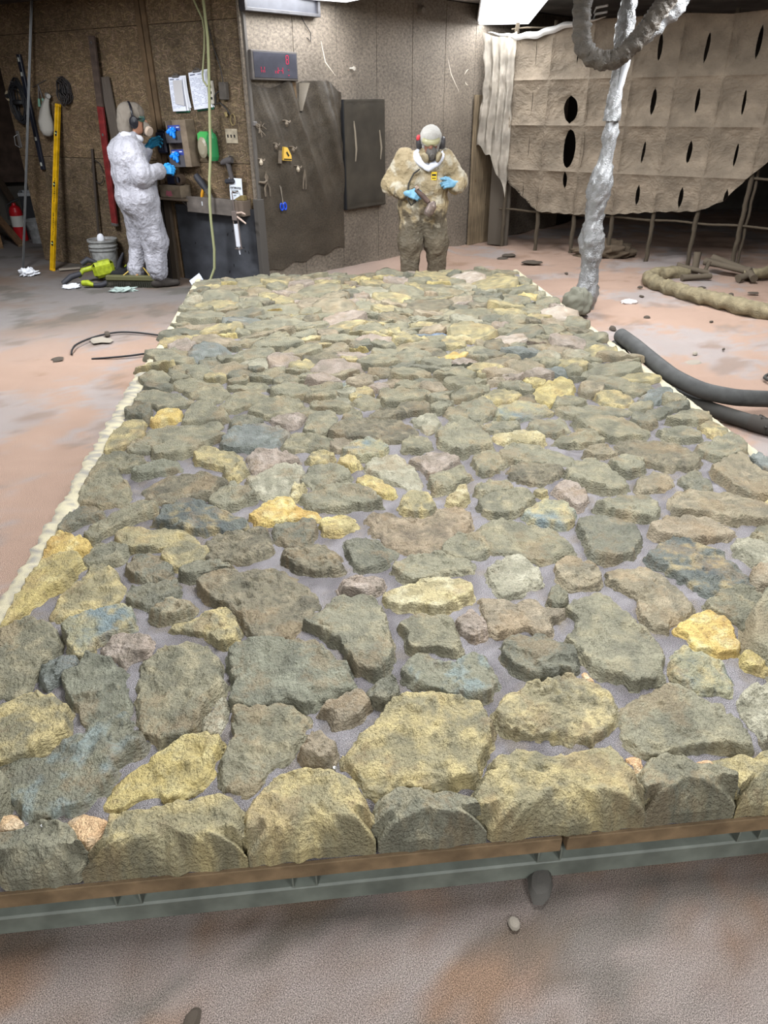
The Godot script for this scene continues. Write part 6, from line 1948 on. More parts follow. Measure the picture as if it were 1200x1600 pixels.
	g.grid(40, 60, func(u: float, v: float) -> Vector3:
		var x := -1.3 + 0.42 * u
		var top := 2.5 - 0.06 * sin(u * 3.0)
		var bot: float = curve([[-1.3, 1.25], [-1.2, 1.2], [-1.12, 1.12], [-0.95, 0.8], [-0.86, 0.62]], x) + 0.03 * sin(u * 17.0)
		var y: float = lerp(bot, top, v)
		var fold := sin(u * 25.0 + 1.6 * wn.get_noise_2d(u * 2.0, y))
		return Vector3(x + 0.03 * sin(y * 4.0) * (1.0 - u), y, 0.05 + 0.03 * fold * (0.35 + 0.65 * sin(v * PI)) + 0.05 * (1.0 - u) + 0.02 * wn.get_noise_2d(x, y)), null, Vector3.BACK)
	part("loose_edge", g, mat("cloth_pale", srgb(164, 155, 142), 0.7, {"grain": tex.blotch, "scale": 1.2, "back": Color(0.2, 0.19, 0.17)}), o, "pale loose edge in folds")
	g = Geo.new()
	g.grid(60, 8, func(u: float, v: float) -> Vector3:
		var x := -1.28 + 1.5 * u
		var y: float = curve([[-1.3, 2.5], [-0.9, 2.42], [-0.6, 2.43], [-0.3, 2.5], [0.3, 2.58]], x) + 0.075 * (v - 0.3) * sin(u * PI) + 0.006 * sin(u * 40.0)
		return Vector3(x, y, 0.05 + 0.035 * sin(v * PI) + 0.01 * wf.get_noise_2d(x, y)), null, Vector3.BACK)
	part("turned_edge", g, mat("cloth_white", srgb(200, 198, 194), 0.6, {"back": Color(0.4, 0.4, 0.4)}), o, "white turned-over top edge")
	# plastic-wrapped pole
	var pn := noise("wrap", 7.0, 4)
	var film := mat("plastic_film", srgb(136, 136, 136), 0.3, {"grain": tex.blotch, "scale": 4.0, "spec": 0.7, "coat": 0.5, "bump": tex.crinkle, "relief": 0.8})
	o = thing("wrapped_pole", "upright pole wrapped in crumpled clear plastic beside the stone panel", "pole")
	g = Geo.new()
	var p := PackedVector3Array(); var rad := []
	for i in 60:
		var y := 1.72 - 1.72 * i / 59.0
		p.append(Vector3(2.655 + 0.03 * smoothstep(0.2, 1.6, y) + 0.018 * sin(y * 5.0), y, -6.77 + 0.01 * sin(y * 7.0)))
		rad.append(0.052 + 0.04 * smoothstep(1.7, 0.9, y) + 0.016 * sin(y * 13.0) - 0.02 * exp(-pow((y - 1.58) / 0.06, 2.0)))
	var crumple := func(i, a, q): return 1.0 + 0.34 * pn.get_noise_3d(cos(a) * 0.22 + q.x, q.y * 1.8, sin(a) * 0.22) + 0.2 * absf(pn.get_noise_3d(cos(a) * 0.5, q.y * 4.0, sin(a) * 0.5))
	g.tube(p, rad, 26, crumple)
	part("lower_wrap", g, film, o)
	g = Geo.new(); p = PackedVector3Array(); rad = []
	for i in 50:
		var y := 2.77 - 1.17 * i / 49.0
		p.append(Vector3(2.69 + 0.02 * smoothstep(2.0, 2.7, y), y, -6.765)); rad.append(0.058 + 0.012 * sin(y * 9.0))
	g.tube(p, rad, 22, crumple)
	part("upper_wrap", g, film, o)
	g = Geo.new(); g.tube(PackedVector3Array([Vector3(2.665, 0.0, -6.77), Vector3(2.7, 2.77, -6.77)]), [0.032], 14)
	part("pipe", g, mat("pipe_grey", srgb(130, 132, 132), 0.4), o)
	g = Geo.new(); p = PackedVector3Array()
	for i in 14:
		p.append(Vector3(2.74 - 0.005 * i, 2.1 - 0.045 * i, -6.72 - 0.002 * i))
	g.tube(p, [0.012, 0.03, 0.034, 0.03, 0.03, 0.026, 0.024, 0.02], 10, crumple)
	part("loose_tail", g, mat("film_white", srgb(180, 182, 186), 0.3, {"coat": 0.5}), o)
	# fabric-sleeved hose hanging in a loop, with a clear sleeve running off it
	o = thing("sleeved_hose", "thick hose in a wrinkled dusty sleeve hanging in a loop from the ceiling", "hose")
	var keys := [Vector3(2.24, 2.7, -6.5), Vector3(2.225, 2.48, -6.5), Vector3(2.235, 2.28, -6.49), Vector3(2.27, 2.12, -6.48), Vector3(2.38, 2.035, -6.44), Vector3(2.5, 2.035, -6.4), Vector3(2.6, 2.11, -6.36), Vector3(2.7, 2.24, -6.32), Vector3(2.8, 2.4, -6.28), Vector3(2.93, 2.6, -6.24), Vector3(3.0, 2.7, -6.22)]
	var cv := Curve3D.new()
	for i in keys.size():
		var t: Vector3 = (keys[min(i + 1, keys.size() - 1)] - keys[max(i - 1, 0)]) * 0.16
		cv.add_point(keys[i], -t, t)
	p = PackedVector3Array()
	for i in 150:
		p.append(cv.sample_baked(cv.get_baked_length() * i / 149.0, true))
	g = Geo.new()
	var sn := noise("sleeve", 16.0, 3)
	g.tube(p, [0.068], 24, func(i, a, q): return 1.0 + 0.22 * sn.get_noise_3d(i * 0.045, cos(a) * 0.06, sin(a) * 0.06) + 0.16 * sn.get_noise_3d(q.x + cos(a) * 0.1, q.y, q.z + sin(a) * 0.1) + 0.05 * sin(i * 0.85 + 1.5 * sin(a)))
	part("sleeve", g, mat("sleeve_cloth", srgb(92, 84, 74), 0.6, {"grain": tex.blotch, "scale": 4.0, "bump": tex.crinkle, "relief": 0.7, "spec": 0.5}), o)
	g = Geo.new(); p = PackedVector3Array(); rad = []
	for i in 40:
		var t := i / 39.0
		p.append(Vector3(2.68 + 0.5 * t, 2.13 + 0.56 * t, -6.45 + 0.06 * t)); rad.append(0.03 + 0.06 * smoothstep(0.0, 0.25, t) + 0.012 * sin(t * 17.0))
	g.tube(p, rad, 18, crumple)
	part("clear_sleeve", g, film, o, "crumpled clear plastic sleeve")

# ------------------------------------------------------------------ things on the floor
func floor_things() -> void:
	var sock := mat("sock_cloth", srgb(142, 130, 102), 0.8, {"grain": tex.blotch, "scale": 4.0, "bump": tex.crinkle, "relief": 0.8})
	var sn := noise("sock", 11.0, 4)
	var wrinkle := func(i, a, q): return 1.0 + 0.25 * sn.get_noise_3d(q.x + cos(a) * 0.1, sin(a) * 0.12, q.z) + 0.1 * sin(i * 0.7 + a * 2.0)
	var make := func(keys: Array, n: int) -> PackedVector3Array:
		var cv := Curve3D.new()
		for i in keys.size():
			var t: Vector3 = (keys[min(i + 1, keys.size() - 1)] - keys[max(i - 1, 0)]) * 0.17
			cv.add_point(keys[i], -t, t)
		var p := PackedVector3Array()
		for i in n:
			p.append(cv.sample_baked(cv.get_baked_length() * i / (n - 1.0), true))
		return p
	var o := thing("cloth_hose", "hose in a twisted olive cloth sleeve curving over the pink sand at the right edge", "hose")
	var g := Geo.new()
	g.tube(make.call([Vector3(4.3, 0.05, -7.95), Vector3(4.05, 0.055, -7.92), Vector3(3.84, 0.05, -7.86), Vector3(3.73, 0.045, -7.68), Vector3(3.72, 0.05, -7.4), Vector3(3.8, 0.06, -6.98), Vector3(3.95, 0.065, -6.6), Vector3(4.15, 0.06, -6.2), Vector3(4.5, 0.06, -5.8)], 110), [0.055, 0.055, 0.06, 0.07, 0.075], 16, wrinkle)
	part("sleeve", g, sock, o)
	g = Geo.new()
	for q in [[Vector3(4.18, 0.12, -8.0), Vector3(4.5, 0.06, -7.86), 0.03], [Vector3(4.12, 0.045, -7.72), Vector3(4.46, 0.05, -7.74), 0.032], [Vector3(4.4, 0.03, -7.98), Vector3(4.41, 0.26, -8.02), 0.034], [Vector3(4.52, 0.05, -7.98), Vector3(4.56, 0.16, -7.99), 0.02]]:
		g = Geo.new(); g.tube(PackedVector3Array([q[0], q[0].lerp(q[1], 0.3), q[0].lerp(q[1], 0.7), q[1]]), [q[2] * 1.15, q[2], q[2], q[2] * 1.1], 10, wrinkle)
		part("fitting", g, mat("crusty_fitting", srgb(112, 100, 84), 0.9, {"grain": tex.speck, "scale": 5.0}), o)
	o = thing("pipe_bundle", "heap of crusted pipe fittings and hose at the right edge below the rack", "pipe fitting")
	g = Geo.new()
	for q in [[Vector3(4.62, 0.12, -8.2), Vector3(4.9, 0.09, -7.7)], [Vector3(4.7, 0.16, -8.2), Vector3(5.0, 0.06, -7.75)], [Vector3(4.72, 0.04, -7.62), Vector3(4.88, 0.07, -7.68)], [Vector3(4.86, 0.05, -7.55), Vector3(4.9, 0.1, -7.75)]]:
		g = Geo.new(); g.tube(PackedVector3Array([q[0], q[0].lerp(q[1], 0.3), q[0].lerp(q[1], 0.7), q[1]]), [0.042, 0.036, 0.036, 0.042], 10, wrinkle)
		part("fitting", g, mat("crusty_fitting", srgb(112, 100, 84), 0.9), o)
	g = Geo.new()
	g.tube(make.call([Vector3(4.85, 0.06, -7.75), Vector3(5.05, 0.07, -7.72), Vector3(5.35, 0.07, -7.9), Vector3(5.9, 0.06, -8.2)], 30), [0.06], 14, wrinkle)
	part("hose", g, sock, o)
	# vacuum hoses against the right side of the panel
	var rubber := mat("hose_rubber", srgb(92, 92, 90), 0.7, {"grain": tex.blotch, "scale": 3.0, "detail": tex.grain, "detail_scale": 3.0})
	var dark := mat("hose_dark", srgb(64, 62, 58), 0.75, {"grain": tex.blotch, "scale": 3.0})
	o = thing("vacuum_hose", "thick grey rubber hose, the upper of two, ending on the panel's right edge", "hose", Transform3D.IDENTITY)
	var p: PackedVector3Array = make.call([Vector3(2.215, 0.285, -4.86), Vector3(2.235, 0.27, -4.65), Vector3(2.27, 0.235, -4.42), Vector3(2.335, 0.19, -4.2), Vector3(2.43, 0.165, -4.03), Vector3(2.57, 0.15, -3.94), Vector3(2.8, 0.12, -3.95), Vector3(3.1, 0.075, -4.05), Vector3(3.6, 0.06, -4.3)], 80)
	g = Geo.new(); g.tube(p, [0.052], 20)
	part("tube", g, rubber, o)
	g = Geo.new()
	for k in [50, 58]:
		g.tube(PackedVector3Array([p[k], p[k + 1]]), [0.055], 20)
	part("band", g, dark, o)
	g = Geo.new(); g.tube(PackedVector3Array([p[0] + Vector3(0, 0, -0.002), p[0] + Vector3(0, 0, -0.004)]), [0.044], 18)
	part("mouth", g, mat("tar_black", srgb(22, 22, 24), 0.7), o)
	o = thing("vacuum_hose", "dark rubber hose, the lower of two, running on the sand under the grey one", "hose", Transform3D.IDENTITY)
	p = make.call([Vector3(2.2, 0.2, -4.9), Vector3(2.215, 0.15, -4.65), Vector3(2.27, 0.1, -4.42), Vector3(2.37, 0.07, -4.2), Vector3(2.48, 0.055, -3.99), Vector3(2.6, 0.052, -3.8), Vector3(2.75, 0.052, -3.58), Vector3(3.0, 0.052, -3.2)], 70)
	g = Geo.new(); g.tube(p, [0.046], 18)
	part("tube", g, dark, o)
	g = Geo.new()
	var kn := RandomNumberGenerator.new(); kn.seed = 4
	for i in 9:
		var q: Vector3 = p[47] + Vector3(kn.randf_range(-0.03, 0.03), kn.randf_range(0.0, 0.06), kn.randf_range(-0.04, 0.04))
		g.tube(PackedVector3Array([q, q + Vector3(kn.randf_range(-0.05, 0.05), kn.randf_range(-0.01, 0.03), kn.randf_range(-0.05, 0.05)), q + Vector3(kn.randf_range(-0.07, 0.07), -0.01, kn.randf_range(-0.07, 0.07))]), [0.007], 5)
	g.tube(PackedVector3Array([p[45], p[47], p[49]]), [0.05], 16)
	part("tie", g, mat("tie_rag", srgb(54, 50, 46), 0.9), o)
	g = Geo.new()
	g.tube(make.call([Vector3(3.6, 0.02, -4.35), Vector3(3.25, 0.03, -4.42), Vector3(3.2, 0.03, -4.55), Vector3(3.4, 0.03, -4.7), Vector3(3.7, 0.02, -4.8)], 26), [0.012], 7)
	single("loose_wire", g, dark, "short dark wire curling on the pink sand at the right edge", "wire")
	# thin cable looping over the sand on the left
	g = Geo.new()
	g.tube(make.call([Vector3(-1.05, 0.012, -6.1), Vector3(-1.35, 0.014, -6.3), Vector3(-1.65, 0.016, -6.42), Vector3(-1.85, 0.018, -6.3), Vector3(-1.96, 0.018, -6.05), Vector3(-1.93, 0.012, -5.82)], 50), [0.008], 6)
	g.tube(make.call([Vector3(-1.05, 0.012, -5.95), Vector3(-1.3, 0.014, -5.78), Vector3(-1.5, 0.01, -5.72), Vector3(-1.75, 0.0, -5.72)], 30), [0.008], 6)
	single("floor_cable", g, mat("black_plastic", srgb(30, 30, 32), 0.5), "thin dark cable looping over the sand left of the stone panel", "cable")
	# chips, flakes and clods
	var cl := noise("chip", 20.0, 3)
	var cr := RandomNumberGenerator.new(); cr.seed = 9
	for q in [[2.495, -9.3, 0.09, "dark flake of broken crust by the plywood board"], [2.63, -9.5, 0.1, "second dark flake of crust behind the first, by the plywood board"], [3.1, -6.3, 0.035, "small dark chip on the sand below the white scrap"], [2.64, -5.97, 0.05, "dark jagged chip just past the end of the grey hose"], [2.9, -5.0, 0.075, "pale topped flat stone chip behind the grey hose"], [3.55, -7.5, 0.03, "small dark chip between the wrapped pole and the cloth hose"], [3.4, -7.1, 0.03, "small dark chip just behind the white scrap"], [-1.79, -6.2, 0.1, "flat pale shard inside the cable loop on the left sand"], [-1.77, -6.36, 0.05, "small upright shard inside the cable loop"], [-2.01, -5.72, 0.07, "dark sliver on the sand left of the cable loop"], [2.78, -8.96, 0.14, "long dark flake flat on the sand behind the panel's far right corner"], [3.3, -5.3, 0.025, "tiny dark chip on the sand behind the curling wire"], [3.62, -6.1, 0.025, "tiny dark chip on the sand below the cloth hose"], [3.02, -5.22, 0.03, "small dark chip just right of the pale topped chip"], [3.0, -8.3, 0.03, "small dark chip on the sand in front of the left end of the rack"], [0.5, -1.05, 0.05, "rounded grey clod half under the front steel rail"], [0.41, -0.965, 0.02, "pale little shard on the grit before the steel rail"], [-0.35, -0.83, 0.035, "dark flat flake on the grit at the bottom edge"], [4.3, -7.0, 0.05, "curled dark flake right of the cloth hose"], [4.6, -7.1, 0.06, "dark flake at the right edge inside the hose curve"], [4.2, -7.4, 0.07, "thin dark sliver lying inside the hose curve"]]:
		g = Geo.new()
		var sz: float = q[2]
		var flat: float = 0.75 if sz < 0.055 else 0.28
		var rings := [[0.0, -0.4], [0.7, -0.35], [1.0, 0.0], [0.75, 0.45], [0.3, 0.62], [0.0, 0.64]]
		var pr := []
		for e in rings:
			pr.append(Vector2(e[0] * sz, e[1] * sz * flat))
		g.lathe(Vector3.ZERO, pr, 9, Basis.IDENTITY, 1.0, cr.randf_range(0.45, 0.8))
		for i in g.v.size():
			g.v[i] *= 1.0 + 0.5 * cl.get_noise_3dv(g.v[i] * 0.6 + Vector3(q[0], 0, q[1]))
		g.ix = g.ix
		var c: Color = srgb(84, 74, 64)
		if "pale" in q[3]: c = srgb(164, 154, 140)
		if "clod" in q[3]: c = srgb(108, 104, 98)
		var label: String = q[3] if q[3] else "small dark stone chip lying on the open pink sand"
		single("stone_chip", g, mat("chip_%s" % c.to_html(false), c, 0.9, {"grain": tex.grain, "scale": 6.0}), label, "stone chip", at(q[0], sz * flat * 0.34, q[1], cr.randf() * 360.0), "" if q[3] else "stone chips on the sand")
	# lumps of rag: crumpled tissue, grey lump by the pole, crust heap, pale scraps
	var lump := func(called: String, label: String, cat: String, pos: Vector3, size: Vector3, m: Material, rough: float) -> void:
		var h := Geo.new()
		var s := SphereMesh.new(); s.radial_segments = 32; s.rings = 18; s.radius = 1.0; s.height = 2.0
		var a := s.get_mesh_arrays()
		for i in a[Mesh.ARRAY_VERTEX].size():
			var d: Vector3 = a[Mesh.ARRAY_VERTEX][i]
			var f: float = 1.0 + rough * cl.get_noise_3dv(d * 0.09 + pos) + rough * 0.5 * cl.get_noise_3dv(d * 0.25 + pos)
			h.vert(Vector3(d.x * size.x, max(d.y, -0.35) * size.y, d.z * size.z) * f, d)
		h.ix = a[Mesh.ARRAY_INDEX]
		h.smooth()
		single(called, h, m, label, cat, Transform3D(Basis.IDENTITY, pos))
	var tissue := mat("tissue", srgb(214, 216, 222), 0.9)
	lump.call("crumpled_tissue", "crumpled white tissue on the floor in front of the yellow level", "tissue", Vector3(-3.3, 0.03, -9.1), Vector3(0.1, 0.055, 0.06), tissue, 0.9)
	lump.call("grey_lump", "rounded grey bundle against the panel edge at the foot of the wrapped pole", "bundle", Vector3(2.46, 0.12, -6.42), Vector3(0.13, 0.15, 0.16), mat("lump_grey", srgb(120, 118, 104), 0.9, {"grain": tex.grain, "scale": 3.0}), 0.25)
	lump.call("crust_heap", "heap of broken crust under the cloth behind the wrapped pole", "heap", Vector3(3.86, 0.05, -9.35), Vector3(0.36, 0.14, 0.2), mat("crust_brown", srgb(112, 96, 78), 0.95, {"grain": tex.speck, "scale": 4.0}), 0.5)
	lump.call("pale_scrap", "white crumpled scrap with grey grit on the pink sand", "scrap", Vector3(3.16, 0.012, -6.86), Vector3(0.08, 0.03, 0.06), mat("scrap_pale", srgb(196, 186, 182), 0.9), 0.35)
	# white paper cup at the panel's far left corner
	var o2 := thing("paper_cup", "white cup tipped over at the far left corner of the stone panel", "cup", Transform3D(Basis(Vector3(0.3, 0, 1).normalized(), deg_to_rad(-66)), Vector3(-1.2, 0.09, -8.05)))
	g = Geo.new(); g.lathe(Vector3(0, -0.06, 0), [Vector2(0.045, 0.0), Vector2(0.062, 0.13), Vector2(0.065, 0.132), Vector2(0.06, 0.13), Vector2(0.043, 0.004)], 24)
	part("wall", g, mat("cup_white", srgb(206, 214, 230), 0.5, {"back": Color(0.3, 0.3, 0.3)}), o2)
	g = Geo.new(); g.lathe(Vector3(0, -0.058, 0), [Vector2(0.0, 0.0), Vector2(0.044, 0.0), Vector2(0.044, 0.004), Vector2(0.0, 0.004)], 24)
	part("base", g, mat("cup_white", srgb(206, 214, 230), 0.5), o2)
	# bucket
	o2 = thing("plastic_bucket", "spattered white plastic bucket standing behind the push broom", "bucket", at(-2.38, 0.0, -9.12))
	g = Geo.new(); g.lathe(Vector3.ZERO, [Vector2(0.0, 0.0), Vector2(0.125, 0.0), Vector2(0.132, 0.01), Vector2(0.15, 0.27), Vector2(0.163, 0.272), Vector2(0.163, 0.285), Vector2(0.151, 0.287), Vector2(0.153, 0.31), Vector2(0.166, 0.312), Vector2(0.166, 0.325), Vector2(0.154, 0.327), Vector2(0.156, 0.365), Vector2(0.17, 0.367), Vector2(0.17, 0.39), Vector2(0.15, 0.39), Vector2(0.146, 0.35)], 36)
	var pail := part("body", g, mat("bucket_white", srgb(172, 172, 170), 0.55, {"grain": tex.blotch, "scale": 4.0}), o2)
	g = Geo.new(); g.lathe(Vector3(0, 0.352, 0), [Vector2(0.148, 0.0), Vector2(0.146, 0.01), Vector2(0.0, 0.012)], 30)
	part("contents", g, mat("slurry", srgb(110, 100, 92), 0.8), o2)
	g = Geo.new(); g.tube(PackedVector3Array([Vector3(-0.16, 0.3, 0.04), Vector3(-0.12, 0.2, 0.14), Vector3(0.0, 0.15, 0.19), Vector3(0.12, 0.2, 0.14), Vector3(0.16, 0.3, 0.04)]), [0.004], 6)
	part("bail", g, mat("wire", srgb(120, 120, 120), 0.4, {"metal": 0.8}), o2)
	g = Geo.new()
	for q in [[0.04, 0.12, 0.05, 0.2], [-0.01, 0.1, 0.03, 0.12], [0.075, 0.1, 0.03, 0.15]]:
		var x: float = q[0]; var y: float = q[1]
		g.prism(PackedVector2Array([Vector2(x - q[2] * 0.5, y - 0.04), Vector2(x + q[2] * 0.4, y - 0.02), Vector2(x + q[2] * 0.5, y + q[3] * 0.3), Vector2(x, y + q[3] * 0.55), Vector2(x - q[2] * 0.3, y + 0.03)]), 0.004, Transform3D(Basis(Vector3.RIGHT, -0.06), Vector3(0, 0, 0.136 + x * 0.0)))
	part("paint_drip", g, mat("tar_black", srgb(22, 22, 24), 0.7), pail, "black drips")
	lump.call("foam_ball", "small white ball resting on the bucket rim", "ball", Vector3(-2.36, 0.405, -9.0), Vector3(0.042, 0.06, 0.042), tissue, 0.08)
	# push broom lying in front of it
	o2 = thing("push_broom", "push broom with an olive block, its handle leaning back by the bucket", "broom", at(-1.93, 0.0, -8.3, -12.0))
	g = Geo.new(); g.box(Vector3(0, 0.1, 0), Vector3(0.58, 0.055, 0.07), Basis.IDENTITY, 0.01)
	part("block", g, mat("broom_block", srgb(84, 82, 54), 0.7), o2)
	g = Geo.new()
	for i in 46:
		for j in 3:
			var x := -0.28 + 0.0122 * i
			g.tube(PackedVector3Array([Vector3(x, 0.075, -0.02 + 0.02 * j), Vector3(x * 1.03 + 0.003 * sin(i * 3.0), 0.002, (-0.02 + 0.02 * j) * 1.5)]), [0.005, 0.003], 4, null, false)
	part("bristles", g, mat("bristle", srgb(52, 52, 42), 0.9), o2)
	g = Geo.new(); g.tube(PackedVector3Array([Vector3(0.06, 0.11, 0), Vector3(0.13, 0.62, -0.44)]), [0.014], 10)
	part("handle", g, mat("broom_wood", srgb(148, 108, 70), 0.6), o2)
	for s in [-1.0, 1.0]:
		g = Geo.new(); g.tube(PackedVector3Array([Vector3(0.075, 0.22, -0.1), Vector3(0.07 + 0.07 * s, 0.19, -0.05), Vector3(0.06 + 0.15 * s, 0.125, 0.0)]), [0.007], 7)
		part("brace", g, mat("brace_yellow", srgb(176, 150, 70), 0.5), o2)
	# battery blower dropped beside it
	o2 = thing("cordless_saw", "yellow-green cordless power tool lying left of the broom", "power tool", at(-2.42, 0.0, -8.62, 20.0))
	g = Geo.new(); g.box(Vector3(0.12, 0.14, 0), Vector3(0.24, 0.17, 0.15), Basis(Vector3.BACK, 0.15), 0.035)
	g.tube(PackedVector3Array([Vector3(-0.16, 0.07, 0.0), Vector3(-0.1, 0.14, 0), Vector3(0.02, 0.16, 0)]), [0.02, 0.028, 0.03], 10)
	part("housing", g, mat("lime_plastic", srgb(172, 186, 44), 0.45, {"grain": tex.blotch, "scale": 5.0}), o2)
	g = Geo.new()
	g.tube(PackedVector3Array([Vector3(-0.34, 0.03, 0.06), Vector3(-0.24, 0.09, 0.04), Vector3(-0.13, 0.11, 0.02)]), [0.026, 0.034, 0.03], 12)
	g.tube(PackedVector3Array([Vector3(-0.1, 0.21, 0.0), Vector3(-0.03, 0.25, 0.0), Vector3(0.06, 0.21, 0)]), [0.028, 0.034, 0.02], 10)
	part("grip", g, mat("tool_black", srgb(44, 44, 50), 0.6), o2)
	g = Geo.new()
	g.tube(PackedVector3Array([Vector3(0.24, 0.06, 0.05), Vector3(0.3, 0.2, 0.06), Vector3(0.36, 0.3, 0.05)]), [0.026, 0.03, 0.012], 10)
	g.tube(PackedVector3Array([Vector3(0.36, 0.08, 0.03), Vector3(0.45, 0.25, 0.04), Vector3(0.46, 0.4, 0.03)]), [0.028, 0.024, 0.01], 10)
	part("guard", g, mat("tool_black", srgb(44, 44, 50), 0.6), o2)
	g = Geo.new(); g.box(Vector3(0.42, 0.1, -0.05), Vector3(0.12, 0.1, 0.1), Basis(Vector3.UP, 0.4), 0.02); g.box(Vector3(0.55, 0.08, -0.1), Vector3(0.12, 0.08, 0.1), Basis(Vector3.UP, -0.3), 0.02)
	part("battery", g, mat("lime_plastic", srgb(172, 186, 44), 0.45), o2)
	o2 = thing("trimmer_head", "small lime and black tool part on the floor at the left end of the broom", "tool part", at(-2.42, 0.0, -8.36, 10.0))
	g = Geo.new(); g.tube(PackedVector3Array([Vector3(-0.06, 0.05, 0), Vector3(0.0, 0.05, 0.02), Vector3(0.06, 0.03, 0.05)]), [0.03, 0.034, 0.02], 10)
	part("collar", g, mat("lime_plastic", srgb(172, 186, 44), 0.45), o2)
	g = Geo.new(); g.tube(PackedVector3Array([Vector3(0.06, 0.03, 0.05), Vector3(0.14, 0.03, 0.06), Vector3(0.2, 0.045, 0.03)]), [0.024, 0.028, 0.03], 10)
	part("tip", g, mat("tool_black", srgb(44, 44, 50), 0.6), o2)
	lump.call("black_rags", "heap of black rags and gloves behind the broom", "rags", Vector3(-2.08, 0.04, -8.66), Vector3(0.24, 0.1, 0.12), mat("rag_black", srgb(34, 34, 36), 0.9), 0.7)
	lump.call("white_scrap", "white scrap on the floor at the far left of the broom", "scrap", Vector3(-2.6, 0.015, -8.33), Vector3(0.08, 0.03, 0.05), tissue, 0.7)
	lump.call("pale_glove", "pale grey-green crumpled glove under the front of the broom", "glove", Vector3(-2.0, 0.015, -8.1), Vector3(0.13, 0.03, 0.05), mat("glove_grey", srgb(150, 164, 158), 0.8), 0.7)
	g = Geo.new(); g.box(Vector3(0, 0.004, 0), Vector3(0.24, 0.006, 0.1))
	single("card_scrap", g, mat("card_grey", srgb(150, 140, 128), 0.8), "flat pale offcut on the floor behind the foot of the yellow level", "offcut", at(-2.9, 0.012, -9.38, 20.0))

